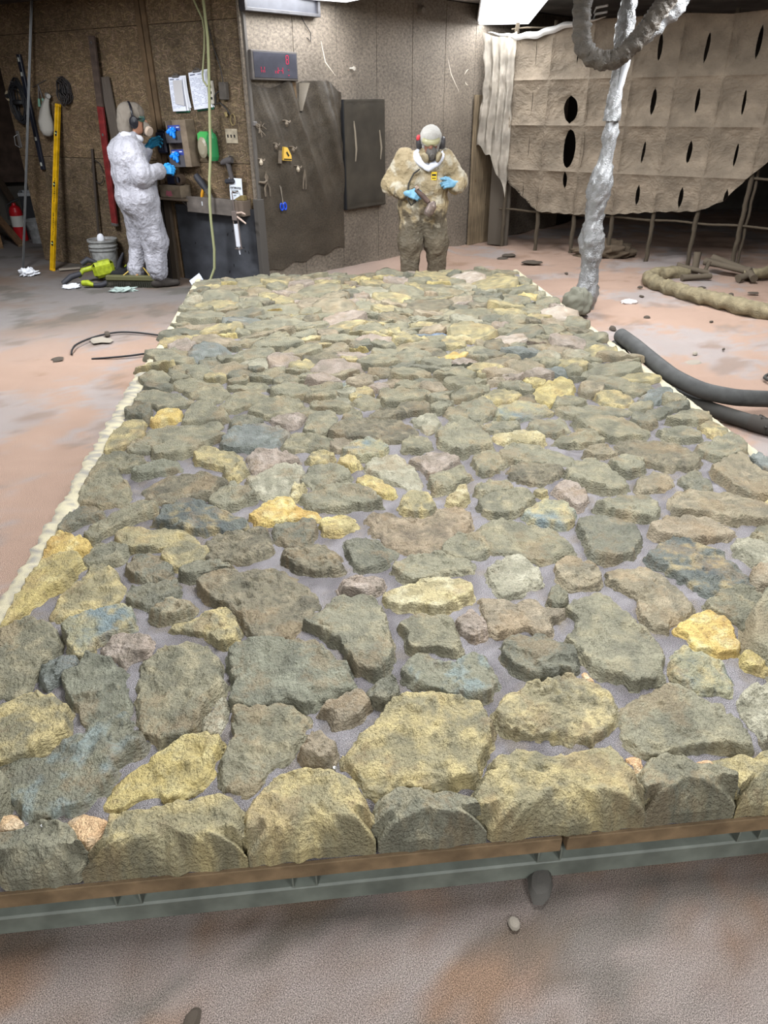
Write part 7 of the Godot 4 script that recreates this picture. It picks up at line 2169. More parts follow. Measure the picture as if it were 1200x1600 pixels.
# ------------------------------------------------------------------ the dark store beyond the end of the boards
func store_room() -> void:
	var o := thing("fire_extinguisher", "red fire extinguisher with a pale label in the dark store", "fire extinguisher", at(-4.22, 0.0, -11.75, 20.0))
	var g := Geo.new(); g.lathe(Vector3.ZERO, [Vector2(0.0, 0.0), Vector2(0.085, 0.0), Vector2(0.09, 0.02), Vector2(0.09, 0.4), Vector2(0.07, 0.46), Vector2(0.03, 0.49), Vector2(0.025, 0.52), Vector2(0.0, 0.52)], 24)
	part("cylinder", g, mat("extinguisher_red", srgb(170, 26, 34), 0.35), o)
	g = Geo.new(); g.lathe(Vector3(0, 0.2, 0), [Vector2(0.0905, 0.0), Vector2(0.0905, 0.15)], 24)
	part("label_band", g, mat("label_pale", srgb(186, 184, 178), 0.6), o)
	g = Geo.new(); g.box(Vector3(0.02, 0.55, 0), Vector3(0.13, 0.025, 0.03), Basis(Vector3.BACK, 0.3), 0.005); g.tube(PackedVector3Array([Vector3(-0.02, 0.53, 0), Vector3(-0.1, 0.5, 0.02), Vector3(-0.11, 0.3, 0.04)]), [0.012], 8)
	part("valve", g, mat("black_plastic", srgb(30, 30, 32), 0.5), o)
	o = thing("store_bucket", "pale grey bucket in the dark store beside the fire extinguisher", "bucket", at(-3.88, 0.0, -11.55))
	g = Geo.new(); g.lathe(Vector3.ZERO, [Vector2(0.0, 0.0), Vector2(0.13, 0.0), Vector2(0.155, 0.3), Vector2(0.165, 0.3), Vector2(0.165, 0.32), Vector2(0.15, 0.32), Vector2(0.14, 0.27), Vector2(0.0, 0.26)], 26)
	part("body", g, mat("bucket_grey", srgb(150, 150, 150), 0.6, {"grain": tex.blotch, "scale": 4.0}), o)
	g = Geo.new(); g.tube(PackedVector3Array([Vector3(-0.16, 0.29, 0), Vector3(-0.1, 0.18, 0.13), Vector3(0.1, 0.18, 0.13), Vector3(0.16, 0.29, 0)]), [0.004], 6)
	part("bail", g, mat("wire", srgb(120, 120, 120), 0.4, {"metal": 0.8}), o)
	o = thing("crate", "dark open crate with a pale rim stacked behind the store bucket", "crate", at(-3.95, 0.0, -12.1, 15.0))
	g = Geo.new()
	for s in [-1, 1]:
		g.box(Vector3(0.25 * s, 0.3, 0), Vector3(0.02, 0.6, 0.4)); g.box(Vector3(0, 0.3, 0.19 * s), Vector3(0.5, 0.6, 0.02))
	g.box(Vector3(0, 0.02, 0), Vector3(0.5, 0.03, 0.4))
	part("box", g, mat("crate_dark", srgb(40, 40, 44), 0.8), o)
	g = Geo.new()
	for s in [-1, 1]:
		g.box(Vector3(0.25 * s, 0.62, 0), Vector3(0.04, 0.05, 0.44), Basis.IDENTITY, 0.006); g.box(Vector3(0, 0.62, 0.2 * s), Vector3(0.5, 0.05, 0.04), Basis.IDENTITY, 0.006)
	part("rim", g, mat("crate_rim", srgb(150, 152, 156), 0.6), o)
	var names := ["pale wooden plank leaning low across the dark store", "brown plank leaning behind the pale one in the store", "dark red edged plank standing at the far left of the store"]
	var ends := [[Vector3(-4.05, 0.02, -11.2), Vector3(-5.6, 1.5, -12.6)], [Vector3(-4.35, 0.3, -12.3), Vector3(-5.3, 2.1, -12.9)], [Vector3(-4.7, 0.02, -12.0), Vector3(-5.25, 2.0, -12.7)]]
	var cols := [srgb(120, 92, 68), srgb(84, 70, 58), srgb(70, 44, 40)]
	for k in 3:
		o = thing("store_plank", names[k], "plank")
		g = Geo.new(); g.bar(ends[k][0], ends[k][1], 0.1, 0.035, Vector3.UP)
		part("board", g, mat("store_plank_%d" % k, cols[k], 0.85, {"grain": tex.wood, "uv": true}), o)
		g = Geo.new(); g.bar(ends[k][0] - (ends[k][1] - ends[k][0]).normalized() * 0.012, ends[k][0], 0.098, 0.033, Vector3.UP)
		part("end_grain", g, mat("end_grain", srgb(130, 108, 84), 0.9), o)
	o = thing("panel_sheet", "brown sheet with dark stains standing at the back of the store", "board", at(-4.75, 0.0, -13.2, 4.0))
	g = Geo.new(); g.box(Vector3(0, 1.55, 0), Vector3(2.4, 1.75, 0.02), Basis.IDENTITY, 0.003)
	part("sheet", g, mat("store_sheet", srgb(100, 82, 72), 0.9, {"grain": tex.blotch, "scale": 1.6}), o)
	g = Geo.new()
	for s in [-1.1, 1.1]:
		g.box(Vector3(s, 0.34, 0), Vector3(0.06, 0.68, 0.05))
	part("leg", g, mat("stud_wood", srgb(92, 76, 58), 0.9), o)
	o = thing("board_end", "edge of a brown board sticking in at the far left margin of the floor", "board", at(-4.5, 0.0, -11.0, 25.0))
	g = Geo.new(); g.box(Vector3(0, 0.21, 0), Vector3(0.5, 0.42, 0.03), Basis(Vector3.RIGHT, -0.08), 0.003)
	part("board", g, mat("osb_plain", srgb(140, 112, 84), 0.85, {"grain": tex.osb, "scale": 0.85}), o)
	g = Geo.new(); g.box(Vector3(0, 0.0075, 0.05), Vector3(0.5, 0.015, 0.03))
	part("foot", g, mat("stud_wood", srgb(92, 76, 58), 0.9), o)

# ------------------------------------------------------------------ people
# Bones: [from, to, radius at from, radius at to]. Their tapered capsules are joined by a smooth minimum and meshed as surface nets.
func flesh(bones: Array, cell: float, k: float) -> Geo:
	var lo := Vector3(1e9, 1e9, 1e9); var hi := -lo
	for b in bones:
		for i in 2:
			var r: float = b[2 + i]
			lo = lo.min(b[i] - Vector3(r, r, r)); hi = hi.max(b[i] + Vector3(r, r, r))
	lo -= Vector3.ONE * (k + cell * 3.0); hi += Vector3.ONE * (k + cell * 3.0)
	var nx := int((hi.x - lo.x) / cell) + 1; var ny := int((hi.y - lo.y) / cell) + 1; var nz_ := int((hi.z - lo.z) / cell) + 1
	var f := PackedFloat32Array()
	f.resize(nx * ny * nz_)
	f.fill(1.0)
	for b in bones:
		var a: Vector3 = b[0]; var ba: Vector3 = b[1] - b[0]
		var ra: float = b[2]; var rb: float = b[3]
		var l2: float = max(ba.length_squared(), 1e-9)
		var m: float = max(ra, rb) + k + cell * 2.0
		var p0: Vector3 = ((a.min(b[1]) - Vector3.ONE * m - lo) / cell); var p1: Vector3 = ((a.max(b[1]) + Vector3.ONE * m - lo) / cell)
		for z in range(max(0, int(p0.z)), min(nz_, int(p1.z) + 2)):
			for y in range(max(0, int(p0.y)), min(ny, int(p1.y) + 2)):
				var row := (z * ny + y) * nx
				for x in range(max(0, int(p0.x)), min(nx, int(p1.x) + 2)):
					var pa := lo + Vector3(x, y, z) * cell - a
					var h := clampf(pa.dot(ba) / l2, 0.0, 1.0)
					var d := (pa - ba * h).length() - ra - (rb - ra) * h
					var o := f[row + x]
					var t := clampf(0.5 + 0.5 * (o - d) / k, 0.0, 1.0)
					f[row + x] = o + (d - o) * t - k * t * (1.0 - t)
	var g := Geo.new()
	var at_ := {}
	var step := [1, nx, nx * ny]
	for z in nz_ - 1:
		for y in ny - 1:
			var row := (z * ny + y) * nx
			for x in nx - 1:
				var i := row + x
				if absf(f[i]) > cell * 1.8:
					continue
				var mask := 0
				for c in 8:
					if f[i + (c & 1) + ((c >> 1) & 1) * nx + (c >> 2) * nx * ny] < 0.0:
						mask |= 1 << c
				if mask == 0 or mask == 255:
					continue
				var sum := Vector3.ZERO; var n := 0
				for c in 8:
					for e in 3:
						if c & (1 << e):
							continue
						var d := c | (1 << e)
						if ((mask >> c) & 1) == ((mask >> d) & 1):
							continue
						var fa := f[i + (c & 1) + ((c >> 1) & 1) * nx + (c >> 2) * nx * ny]; var fb := f[i + (d & 1) + ((d >> 1) & 1) * nx + (d >> 2) * nx * ny]
						var t := fa / (fa - fb)
						sum += Vector3(c & 1, (c >> 1) & 1, c >> 2).lerp(Vector3(d & 1, (d >> 1) & 1, d >> 2), t)
						n += 1
				at_[i] = g.vert(lo + (Vector3(x, y, z) + sum / n) * cell, Vector3.UP)
	for i in at_:
		for e in 3:
			var s: int = step[e]
			var u: int = step[(e + 1) % 3]; var w: int = step[(e + 2) % 3]
			var inside := f[i] < 0.0
			if inside == (f[i + s] < 0.0):
				continue
			if not (at_.has(i - u) and at_.has(i - w) and at_.has(i - u - w)):
				continue
			var q := [at_[i], at_[i - u], at_[i - u - w], at_[i - w]]
			if inside:
				g.ix.append_array(PackedInt32Array([q[0], q[2], q[1], q[0], q[3], q[2]]))
			else:
				g.ix.append_array(PackedInt32Array([q[0], q[1], q[2], q[0], q[2], q[3]]))
	g.smooth()
	# outward normals: clockwise faces; flip all if they point inwards
	var mid := (lo + hi) * 0.5
	var vote := 0.0
	for i in g.v.size():
		vote += g.n[i].dot(g.v[i] - mid)
	if vote < 0.0:
		for i in range(0, g.ix.size(), 3):
			var t := g.ix[i + 1]; g.ix[i + 1] = g.ix[i + 2]; g.ix[i + 2] = t
		g.smooth()
	return g

func crease(g: Geo, amp: float, key: String, freq: float) -> void:      # push the surface out in cloth folds
	var n := noise(key, freq, 2, FastNoiseLite.TYPE_SIMPLEX_SMOOTH, true)
	var n2 := noise(key + "b", freq * 0.6, 2)
	for i in g.v.size():
		var p := g.v[i]
		var q := Vector3(p.x * 1.5 + 0.3 * p.y, p.y * 0.5 - 0.2 * p.x, p.z * 1.5)           # long folds, mostly upright
		var r := Vector3(p.x * 0.5, p.y * 1.7 + p.x * 0.8 + p.z * 0.6, p.z * 0.5)             # bunching across
		g.v[i] = p + g.n[i] * amp * (0.8 * n.get_noise_3dv(q) + 0.25 * n.get_noise_3dv(r) + 0.4 * n2.get_noise_3dv(p * 0.6))
	g.smooth()
	if amp < 0.015:
		return
	var fine := noise(key + "c", freq * 2.6, 2, FastNoiseLite.TYPE_SIMPLEX_SMOOTH, true)
	for i in g.v.size():
		var p := g.v[i]
		g.v[i] = p + g.n[i] * amp * 0.42 * fine.get_noise_3d(p.x * 1.4 + 0.5 * p.y, p.y * 0.55 - 0.5 * p.x, p.z * 1.4 + 0.3 * p.y)
	g.smooth()

func hand(tf: Transform3D, curl: Array, spread: float, thumb: float, mirror: float) -> Geo:   # wrist at the origin, fingers along +y, palm towards -z, thumb at +x * mirror
	var b := []
	b.append([Vector3(0, -0.05, 0), Vector3(0, 0.02, 0), 0.034, 0.03])
	for i in 4:
		var x := (0.03 - 0.02 * i) * mirror
		b.append([Vector3(x * 0.6, 0.015, 0), Vector3(x, 0.085 - 0.005 * absf(i - 1), 0), 0.018, 0.0135])
		var p := Vector3(x, 0.088 - 0.005 * absf(i - 1), 0.0)
		var a := 0.0
		var l: float = [0.042, 0.047, 0.044, 0.034][i]
		for s in 3:
			a += curl[i] * [0.9, 1.1, 0.8][s]
			var q := p + Vector3(spread * (1.5 - i) * 0.25 * l * mirror, cos(a) * l, -sin(a) * l)
			b.append([p, q, [0.0125, 0.0115, 0.0105][s], [0.0115, 0.0105, 0.009][s]])
			p = q
			l *= 0.7
	var t0 := Vector3(0.022 * mirror, 0.02, -0.006); var t1 := Vector3(0.052 * mirror, 0.052, -0.018)
	var t2 := t1 + Vector3(0.02 * mirror * (1.0 - thumb), 0.03, -0.03 * thumb); var t3 := t2 + Vector3(-0.004 * mirror, 0.024, -0.018 * thumb - 0.004)
	b.append([t0, t1, 0.019, 0.0145]); b.append([t1, t2, 0.0145, 0.0125]); b.append([t2, t3, 0.0125, 0.0105])
	var g := flesh(b, 0.0042, 0.008)
	for i in g.v.size():
		g.v[i] = tf * g.v[i]; g.n[i] = (tf.basis * g.n[i]).normalized()
	return g

func aim(at_: Vector3, along: Vector3, palm: Vector3) -> Transform3D:    # for hand(): fingers along `along`, palm facing `palm`
	var y := along.normalized()
	var z := (-palm - y * (-palm).dot(y)).normalized()
	return Transform3D(Basis(y.cross(z), y, z), at_)

func scaled(bones: Array, s: float) -> Array:
	var out := []
	for b in bones:
		out.append([b[0], b[1], b[2] * s, b[3] * s])
	return out

func ear_cup(o: Node3D, c: Vector3, out: Vector3, m: Material, called: String) -> void:
	var g := Geo.new()
	var y := out.normalized(); var x := Vector3.UP.cross(y).normalized()
	g.lathe(c, [Vector2(0.046, -0.02), Vector2(0.05, 0.0), Vector2(0.05, 0.022), Vector2(0.042, 0.036), Vector2(0.0, 0.04)], 20, Basis(x, y, x.cross(y)), 0.85, 1.15)
	part(called, g, m, o)

func respirator(o: Node3D, c: Vector3, fwd: Vector3, up: Vector3, shell: Material, filt: Material) -> void:
	var r := fwd.cross(up).normalized()
	var b := Basis(r, up, -fwd)
	var g := Geo.new()
	g.lathe(c, [Vector2(0.062, -0.015), Vector2(0.058, 0.01), Vector2(0.04, 0.045), Vector2(0.026, 0.055), Vector2(0.022, 0.07), Vector2(0.0, 0.072)], 18, b * Basis(Vector3.RIGHT, -PI / 2), 0.9, 1.15)
	var mask := part("mask", g, shell, o)
	for s in [-1.0, 1.0]:
		g = Geo.new()
		var d: Vector3 = (r * s * 0.9 + fwd * 0.55 - up * 0.25).normalized()
		var x := up.cross(d).normalized()
		g.lathe(c + r * s * 0.045 + fwd * 0.02 - up * 0.015, [Vector2(0.02, -0.01), Vector2(0.022, 0.015), Vector2(0.046, 0.018), Vector2(0.048, 0.04), Vector2(0.038, 0.048), Vector2(0.0, 0.05)], 20, Basis(x, d, x.cross(d)))
		part("filter", g, filt, mask)

func goggles(o: Node3D, c: Vector3, fwd: Vector3, up: Vector3, frame: Material, lens: Material) -> void:
	var r := fwd.cross(up).normalized()
	var g := Geo.new()
	var rim: MeshInstance3D
	for k in 2:
		g = Geo.new()
		g.grid(20, 10, func(u: float, v: float) -> Vector3:
			var a: float = lerp(-1.25, 1.25, u)
			var hh: float = (0.036 if k == 0 else 0.03) * (1.0 - 0.25 * pow(a / 1.25, 4.0)) - (0.01 if absf(a) < 0.2 and v < 0.5 else 0.0)
			var rr: float = (0.098 if k == 0 else 0.104) + 0.012 * sin(v * PI)
			return c + r * sin(a) * rr * 0.84 + fwd * (cos(a) * rr - 0.075) + up * (v * 2.0 - 1.0) * hh, null, fwd)
		if k == 0:
			rim = part("goggle_frame", g, frame, o)
		else:
			part("goggle_lens", g, lens, rim)

func boot(o: Node3D, ankle: Vector3, fwd: Vector3, m: Material) -> void:
	var b := [[ankle + Vector3(0, 0.14, 0), Vector3(ankle.x, 0.055, ankle.z) - fwd * 0.02, 0.05, 0.05], [Vector3(ankle.x, 0.045, ankle.z) - fwd * 0.05, Vector3(ankle.x, 0.045, ankle.z) + fwd * 0.08, 0.045, 0.046], [Vector3(ankle.x, 0.04, ankle.z) + fwd * 0.08, Vector3(ankle.x, 0.036, ankle.z) + fwd * 0.18, 0.044, 0.036]]
	var g := flesh(b, 0.008, 0.025)
	for i in g.v.size():
		g.v[i].y = max(g.v[i].y, 0.012)
	g.smooth()
	part("boot", g, m, o)

func worker_by_wall() -> void:
	var o := thing("person", "person in white coveralls, dark ear muffs and respirator standing sideways at the glove rack", "person", at(-1.72, 0.0, -8.33, -68.0), "people in protective suits")
	var V := func(x: float, y: float, f: float) -> Vector3: return Vector3(x, y, -f)
	var hr: Vector3 = V.call(0.22, 1.17, 0.24); var hl: Vector3 = V.call(-0.1, 1.37, 0.2)
	var ar: Vector3 = V.call(0.1, 0.1, 0.06); var al: Vector3 = V.call(-0.11, 0.1, -0.13)
	var limbs := [
		[V.call(-0.11, 1.31, -0.04), V.call(0.11, 1.31, -0.04), 0.165, 0.165], [V.call(-0.09, 1.12, -0.02), V.call(0.09, 1.12, -0.02), 0.185, 0.185], [V.call(-0.08, 0.92, -0.02), V.call(0.08, 0.92, -0.02), 0.195, 0.195],
		[V.call(0.0, 1.05, 0.05), V.call(0.0, 0.92, 0.04), 0.15, 0.14],
		[V.call(0.19, 1.37, -0.02), V.call(0.285, 1.13, 0.02), 0.092, 0.082], [V.call(0.285, 1.13, 0.02), V.call(0.23, 1.165, 0.21), 0.08, 0.062],
		[V.call(-0.19, 1.37, -0.02), V.call(-0.28, 1.15, 0.06), 0.092, 0.08], [V.call(-0.28, 1.15, 0.06), V.call(-0.13, 1.33, 0.18), 0.076, 0.056],
		[V.call(0.1, 0.88, 0.0), V.call(0.115, 0.5, 0.08), 0.16, 0.125], [V.call(0.115, 0.5, 0.08), V.call(0.1, 0.2, 0.05), 0.122, 0.092],
		[V.call(-0.1, 0.88, -0.02), V.call(-0.11, 0.5, -0.03), 0.155, 0.115], [V.call(-0.11, 0.5, -0.03), V.call(-0.115, 0.22, -0.11), 0.108, 0.085],
		[V.call(0.0, 1.42, -0.02), V.call(0.0, 1.46, 0.01), 0.1, 0.082]]
	var head := [[V.call(0, 1.665, 0.05), V.call(0, 1.66, 0.1), 0.085, 0.08], [V.call(0, 1.6, 0.09), V.call(0, 1.535, 0.12), 0.066, 0.045], [V.call(0, 1.4, 0.0), V.call(0, 1.56, 0.06), 0.06, 0.056], [V.call(0, 1.625, 0.17), V.call(0, 1.595, 0.195), 0.014, 0.018], [V.call(0.075, 1.62, 0.06), V.call(0.078, 1.6, 0.06), 0.016, 0.014], [V.call(-0.075, 1.62, 0.06), V.call(-0.078, 1.6, 0.06), 0.016, 0.014]]
	var skin := mat("skin", srgb(176, 128, 104), 0.6, {"spec": 0.4})
	part("body", flesh(scaled(limbs, 0.72) + head, 0.014, 0.03), skin, o)
	var suit := flesh(limbs, 0.0125, 0.05)
	crease(suit, 0.016, "suit_fold", 3.6)
	part("coveralls", suit, mat("suit_white", srgb(182, 181, 190), 0.6, {"grain": tex.blotch, "scale": 1.0, "rim": 0.2, "bump": tex.crinkle, "relief": 1.1}), o, "white disposable coveralls, greyed by dust")
	var g := flesh([[V.call(-0.05, 1.475, -0.04), V.call(0.05, 1.475, -0.04), 0.05, 0.05], [V.call(0.06, 1.47, 0.0), V.call(0.05, 1.45, 0.1), 0.04, 0.035], [V.call(-0.06, 1.47, 0.0), V.call(-0.05, 1.45, 0.1), 0.04, 0.035]], 0.01, 0.03)
	part("collar", g, mat("suit_collar", srgb(190, 190, 196), 0.6), o)
	for q in [[ar, 0.098], [al, 0.09]]:
		g = flesh([[q[0] + Vector3(0, 0.09, 0), q[0] + Vector3(0, 0.065, 0), q[1], q[1] * 0.96]], 0.011, 0.02)
		crease(g, 0.012, "cuff_fold", 14.0)
		part("trouser_cuff", g, mat("suit_white", srgb(198, 197, 206), 0.6), o)
	boot(o, ar, V.call(0.1, 0, 1.0).normalized(), mat("boot_grey", srgb(64, 58, 54), 0.8, {"grain": tex.blotch, "scale": 4.0}))
	boot(o, al, V.call(-0.1, 0, 1.0).normalized(), mat("boot_grey", srgb(64, 58, 54), 0.8))
	part("glove", hand(aim(hr, V.call(-0.05, 0.0, 1.0), V.call(-1.0, -0.3, 0.0)), [0.5, 0.55, 0.6, 0.65], 0.3, 0.5, -1.0), mat("glove_blue", srgb(48, 146, 214), 0.45), o, "bright blue glove on the near hand")
	part("glove", hand(aim(hl, V.call(0.1, 0.5, 0.85), V.call(0.5, 0.0, 0.4)), [0.35, 0.45, 0.55, 0.7], 0.4, 0.4, 1.0), mat("glove_teal", srgb(18, 86, 112), 0.5), o, "dark teal glove on the far hand")
	g = flesh([[V.call(0, 1.675, 0.03), V.call(0, 1.675, 0.09), 0.101, 0.096], [V.call(0, 1.6, 0.0), V.call(0, 1.55, -0.01), 0.088, 0.075]], 0.011, 0.03)
	crease(g, 0.008, "cap_fold", 16.0)
	part("head_cover", g, mat("cap_grey", srgb(150, 140, 128), 0.85, {"grain": tex.speck, "scale": 6.0}), o, "mottled grey head cloth")
	var blk := mat("muff_black", srgb(24, 24, 30), 0.3)
	ear_cup(o, V.call(0.092, 1.6, 0.055), V.call(1, 0, 0), blk, "ear_cup"); ear_cup(o, V.call(-0.092, 1.6, 0.055), V.call(-1, 0, 0), blk, "ear_cup")
	g = Geo.new()
	var p := PackedVector3Array()
	for i in 21:
		var a := lerpf(-0.15, PI + 0.15, i / 20.0)
		p.append(V.call(cos(a) * 0.112, 1.65 + sin(a) * 0.125, 0.05))
	g.tube(p, [0.011], 8)
	part("muff_band", g, blk, o)
	g = Geo.new(); p = PackedVector3Array()
	for i in 25:
		var a := TAU * i / 24.0
		p.append(V.call(cos(a) * 0.1, 1.63, 0.06 + sin(a) * 0.118))
	g.tube(p, [0.008], 6)
	part("strap", g, blk, o)
	goggles(o, V.call(0, 1.635, 0.155), V.call(0, -0.1, 1).normalized(), V.call(0, 1, 0.1).normalized(), mat("goggle_green", srgb(70, 120, 96), 0.4), mat("goggle_lens", srgb(60, 90, 78), 0.12, {"coat": 1.0}))
	respirator(o, V.call(0, 1.545, 0.165), V.call(0, -0.2, 1).normalized(), V.call(0, 1, 0.2).normalized(), mat("mask_grey", srgb(150, 140, 128), 0.6), mat("filter_pale", srgb(176, 158, 142), 0.7))

func worker_spraying() -> void:
	var o := thing("person", "hooded person in dust-browned coveralls and goggles standing behind the panel with a spray gun", "person", at(1.25, 0.0, -8.0, 171.0), "people in protective suits")
	var V := func(x: float, y: float, f: float) -> Vector3: return Vector3(x, y, -f)
	var hr: Vector3 = V.call(0.155, 0.95, 0.24); var hl: Vector3 = V.call(-0.31, 1.03, 0.16)
	var ar: Vector3 = V.call(0.135, 0.1, 0.02); var al: Vector3 = V.call(-0.16, 0.1, -0.02)
	var limbs := [
		[V.call(-0.13, 1.17, 0.0), V.call(0.13, 1.17, 0.0), 0.145, 0.145], [V.call(-0.1, 1.0, 0.02), V.call(0.1, 1.0, 0.02), 0.158, 0.158], [V.call(-0.09, 0.82, 0.0), V.call(0.09, 0.82, 0.0), 0.16, 0.16], [V.call(0.0, 0.8, 0.0), V.call(0.0, 0.62, 0.01), 0.14, 0.09],
		[V.call(0.2, 1.25, 0.0), V.call(0.325, 1.01, -0.02), 0.095, 0.088], [V.call(0.325, 1.01, -0.02), V.call(0.2, 0.955, 0.19), 0.088, 0.066],
		[V.call(-0.2, 1.25, 0.0), V.call(-0.35, 1.04, -0.03), 0.095, 0.088], [V.call(-0.35, 1.04, -0.03), V.call(-0.335, 1.0, 0.12), 0.088, 0.07],
		[V.call(0.1, 0.78, 0.0), V.call(0.13, 0.45, 0.03), 0.138, 0.112], [V.call(0.13, 0.45, 0.03), V.call(0.135, 0.13, 0.0), 0.112, 0.088],
		[V.call(-0.1, 0.78, 0.0), V.call(-0.15, 0.45, 0.01), 0.138, 0.11], [V.call(-0.15, 0.45, 0.01), V.call(-0.16, 0.13, -0.03), 0.11, 0.086],
		[V.call(-0.02, 1.24, 0.02), V.call(-0.04, 1.3, 0.06), 0.11, 0.09]]
	var head := [[V.call(-0.065, 1.45, 0.1), V.call(-0.065, 1.43, 0.15), 0.085, 0.08], [V.call(-0.065, 1.38, 0.16), V.call(-0.065, 1.3, 0.17), 0.064, 0.045], [V.call(-0.02, 1.2, 0.02), V.call(-0.055, 1.36, 0.1), 0.06, 0.056], [V.call(-0.065, 1.39, 0.23), V.call(-0.065, 1.36, 0.24), 0.014, 0.017]]
	part("body", flesh(scaled(limbs, 0.72) + head, 0.014, 0.03), mat("skin_dark", srgb(128, 88, 72), 0.6), o)
	var suit := flesh(limbs, 0.0125, 0.05)
	crease(suit, 0.018, "suit_fold", 3.6)
	# dust from the spraying: the legs and front are browner than the shoulders
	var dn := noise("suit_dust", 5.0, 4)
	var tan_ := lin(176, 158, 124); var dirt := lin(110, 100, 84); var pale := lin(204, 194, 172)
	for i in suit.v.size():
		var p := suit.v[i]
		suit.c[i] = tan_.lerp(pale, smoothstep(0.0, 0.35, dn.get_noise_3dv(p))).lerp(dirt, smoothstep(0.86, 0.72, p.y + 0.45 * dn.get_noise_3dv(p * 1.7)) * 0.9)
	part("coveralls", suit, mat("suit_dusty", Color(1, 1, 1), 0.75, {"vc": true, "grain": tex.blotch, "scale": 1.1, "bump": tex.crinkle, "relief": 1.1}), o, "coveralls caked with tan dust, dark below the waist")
	var g := Geo.new()
	var wn := noise("hood", 12.0, 3)
	g = flesh([[V.call(-0.065, 1.455, 0.08), V.call(-0.065, 1.44, 0.13), 0.103, 0.1], [V.call(-0.06, 1.37, 0.06), V.call(-0.05, 1.3, 0.04), 0.1, 0.1]], 0.011, 0.03)
	crease(g, 0.009, "cap_fold", 16.0)
	part("hood", g, mat("hood_white", srgb(216, 212, 204), 0.7, {"grain": tex.speck, "scale": 5.0}), o, "white spattered hood")
	g = Geo.new()
	var p := PackedVector3Array()
	for i in 33:
		var a := TAU * i / 32.0
		p.append(V.call(-0.05 + 0.125 * cos(a), 1.235 - 0.055 * sin(a) + 0.05 * absf(cos(a)), 0.085 + 0.105 * sin(a)))
	g.tube(p, [0.036], 12, func(i, a, q): return 1.0 + 0.3 * wn.get_noise_3d(i * 0.05, a * 0.05, 0.0))
	part("scarf", g, mat("scarf_white", srgb(216, 220, 232), 0.75), o, "white cloth round the neck")
	boot(o, ar, V.call(0.2, 0, 1.0).normalized(), mat("boot_grey", srgb(64, 58, 54), 0.8))
	boot(o, al, V.call(-0.2, 0, 1.0).normalized(), mat("boot_grey", srgb(64, 58, 54), 0.8))
	var fwd: Vector3 = V.call(-0.15, -0.42, 1.0).normalized(); var up: Vector3 = V.call(-0.03, 1.0, 0.42).normalized()
	goggles(o, V.call(-0.072, 1.41, 0.222), fwd, up, mat("goggle_olive", srgb(150, 148, 112), 0.5), mat("goggle_dusty", srgb(166, 162, 128), 0.3, {"coat": 0.6}))
	respirator(o, V.call(-0.075, 1.31, 0.2), fwd, up, mat("mask_dark", srgb(88, 84, 80), 0.6), mat("filter_dust", srgb(150, 138, 112), 0.8))
	ear_cup(o, V.call(0.04, 1.4, 0.1), V.call(1, 0, 0.25), mat("muff_grey", srgb(62, 60, 62), 0.5), "ear_cup")
	ear_cup(o, V.call(-0.17, 1.4, 0.1), V.call(-1, 0, 0.25), mat("muff_grey", srgb(62, 60, 62), 0.5), "ear_cup")
	g = Geo.new(); g.lathe(V.call(0.06, 1.445, 0.12), [Vector2(0.0, -0.02), Vector2(0.026, -0.014), Vector2(0.03, 0.0), Vector2(0.024, 0.014), Vector2(0.0, 0.02)], 14, Basis(Vector3.BACK, -1.4))
	part("red_cap", g, mat("muff_red", srgb(206, 62, 70), 0.5), o)
	var blue := mat("glove_pale_blue", srgb(108, 154, 180), 0.5)
	part("glove", hand(aim(hr, V.call(-1.0, -0.15, 0.45), V.call(0.0, -0.35, -1.0)), [0.7, 0.75, 0.8, 0.85], 0.1, 0.6, -1.0), blue, o, "pale blue glove gripping the gun")
	part("glove", hand(aim(hl, V.call(0.75, 0.15, 0.65), V.call(0.2, -0.4, -1.0)), [0.05, 0.85, 0.9, 0.95], 0.2, 0.5, 1.0), blue, o, "pale blue glove with a pointing finger")
	g = Geo.new(); g.box(V.call(-0.105, 1.105, 0.172), Vector3(0.055, 0.075, 0.006), Basis(Vector3.RIGHT, 0.1), 0.001)
	var badge := part("badge", g, mat("badge_yellow", srgb(214, 178, 30), 0.5), o)
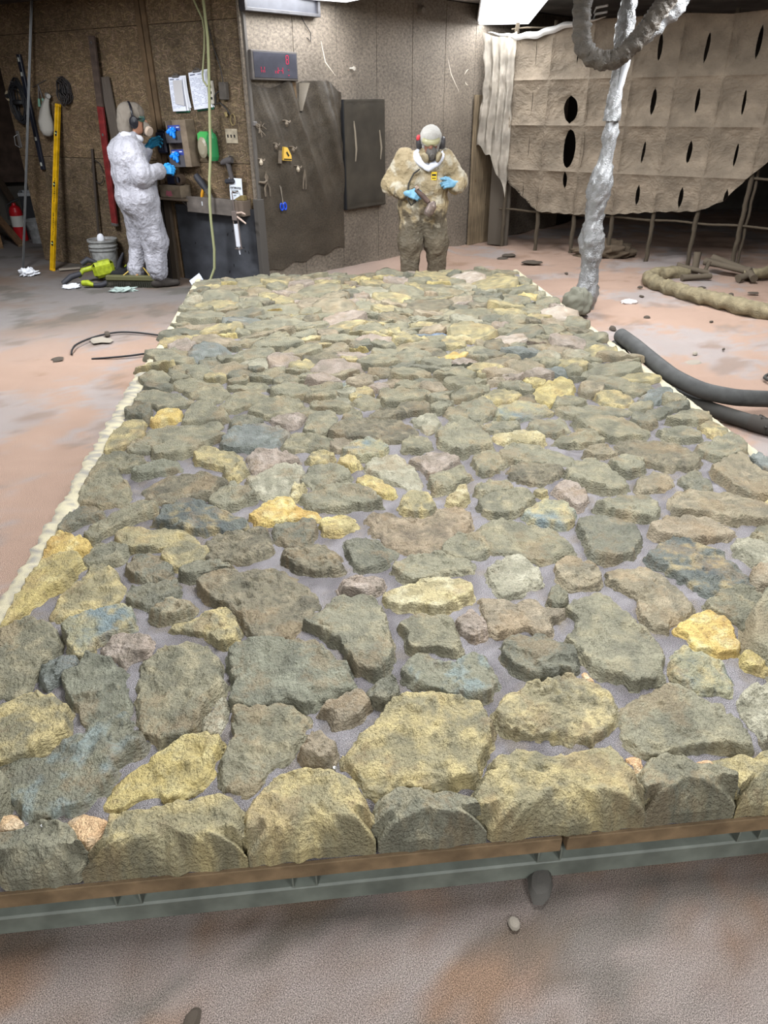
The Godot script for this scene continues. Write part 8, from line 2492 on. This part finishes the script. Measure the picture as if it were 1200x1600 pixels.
	g = Geo.new(); g.box(V.call(-0.105, 1.115, 0.176), Vector3(0.042, 0.018, 0.004), Basis(Vector3.RIGHT, 0.1)); g.box(V.call(-0.105, 1.085, 0.176), Vector3(0.04, 0.01, 0.004), Basis(Vector3.RIGHT, 0.1))
	part("badge_print", g, mat("print_black", srgb(40, 36, 20), 0.6), badge)
	# spray gun held in the right hand, its hose looping up the chest
	var s := thing("spray_gun", "crusted spray gun with a metal cup held low in a pale blue glove", "spray gun", o.transform)
	g = Geo.new(); g.tube(PackedVector3Array([V.call(0.06, 1.0, 0.27), V.call(0.075, 0.93, 0.26), V.call(0.085, 0.87, 0.24)]), [0.017, 0.018, 0.016], 10)
	part("handle", g, mat("gun_dark", srgb(52, 44, 42), 0.7), s)
	g = Geo.new(); g.tube(PackedVector3Array([V.call(0.075, 0.985, 0.26), V.call(0.0, 0.93, 0.3), V.call(-0.06, 0.875, 0.33)]), [0.022, 0.026, 0.02], 12)
	part("barrel", g, mat("gun_rust", srgb(96, 76, 68), 0.7, {"grain": tex.blotch, "scale": 6.0}), s)
	g = Geo.new(); g.lathe(V.call(-0.075, 0.815, 0.33), [Vector2(0.0, -0.07), Vector2(0.036, -0.066), Vector2(0.046, -0.04), Vector2(0.048, 0.04), Vector2(0.03, 0.06), Vector2(0.016, 0.08)], 20, Basis(Vector3.BACK, 0.5))
	part("cup", g, mat("cup_metal", srgb(150, 134, 126), 0.45, {"metal": 0.5, "grain": tex.blotch, "scale": 6.0}), s)
	g = Geo.new(); g.tube(PackedVector3Array([V.call(0.06, 1.0, 0.27), V.call(0.075, 1.02, 0.275)]), [0.024, 0.014], 10)
	part("knob", g, mat("knob_pale", srgb(170, 150, 136), 0.5), s)
	g = Geo.new(); g.tube(PackedVector3Array([V.call(0.085, 0.87, 0.24), V.call(0.12, 0.84, 0.25), V.call(0.16, 0.9, 0.27), V.call(0.15, 1.04, 0.22), V.call(0.1, 1.13, 0.19), V.call(0.04, 1.17, 0.2)]), [0.008], 8)
	part("hose", g, mat("hose_dark", srgb(64, 62, 58), 0.75), s)
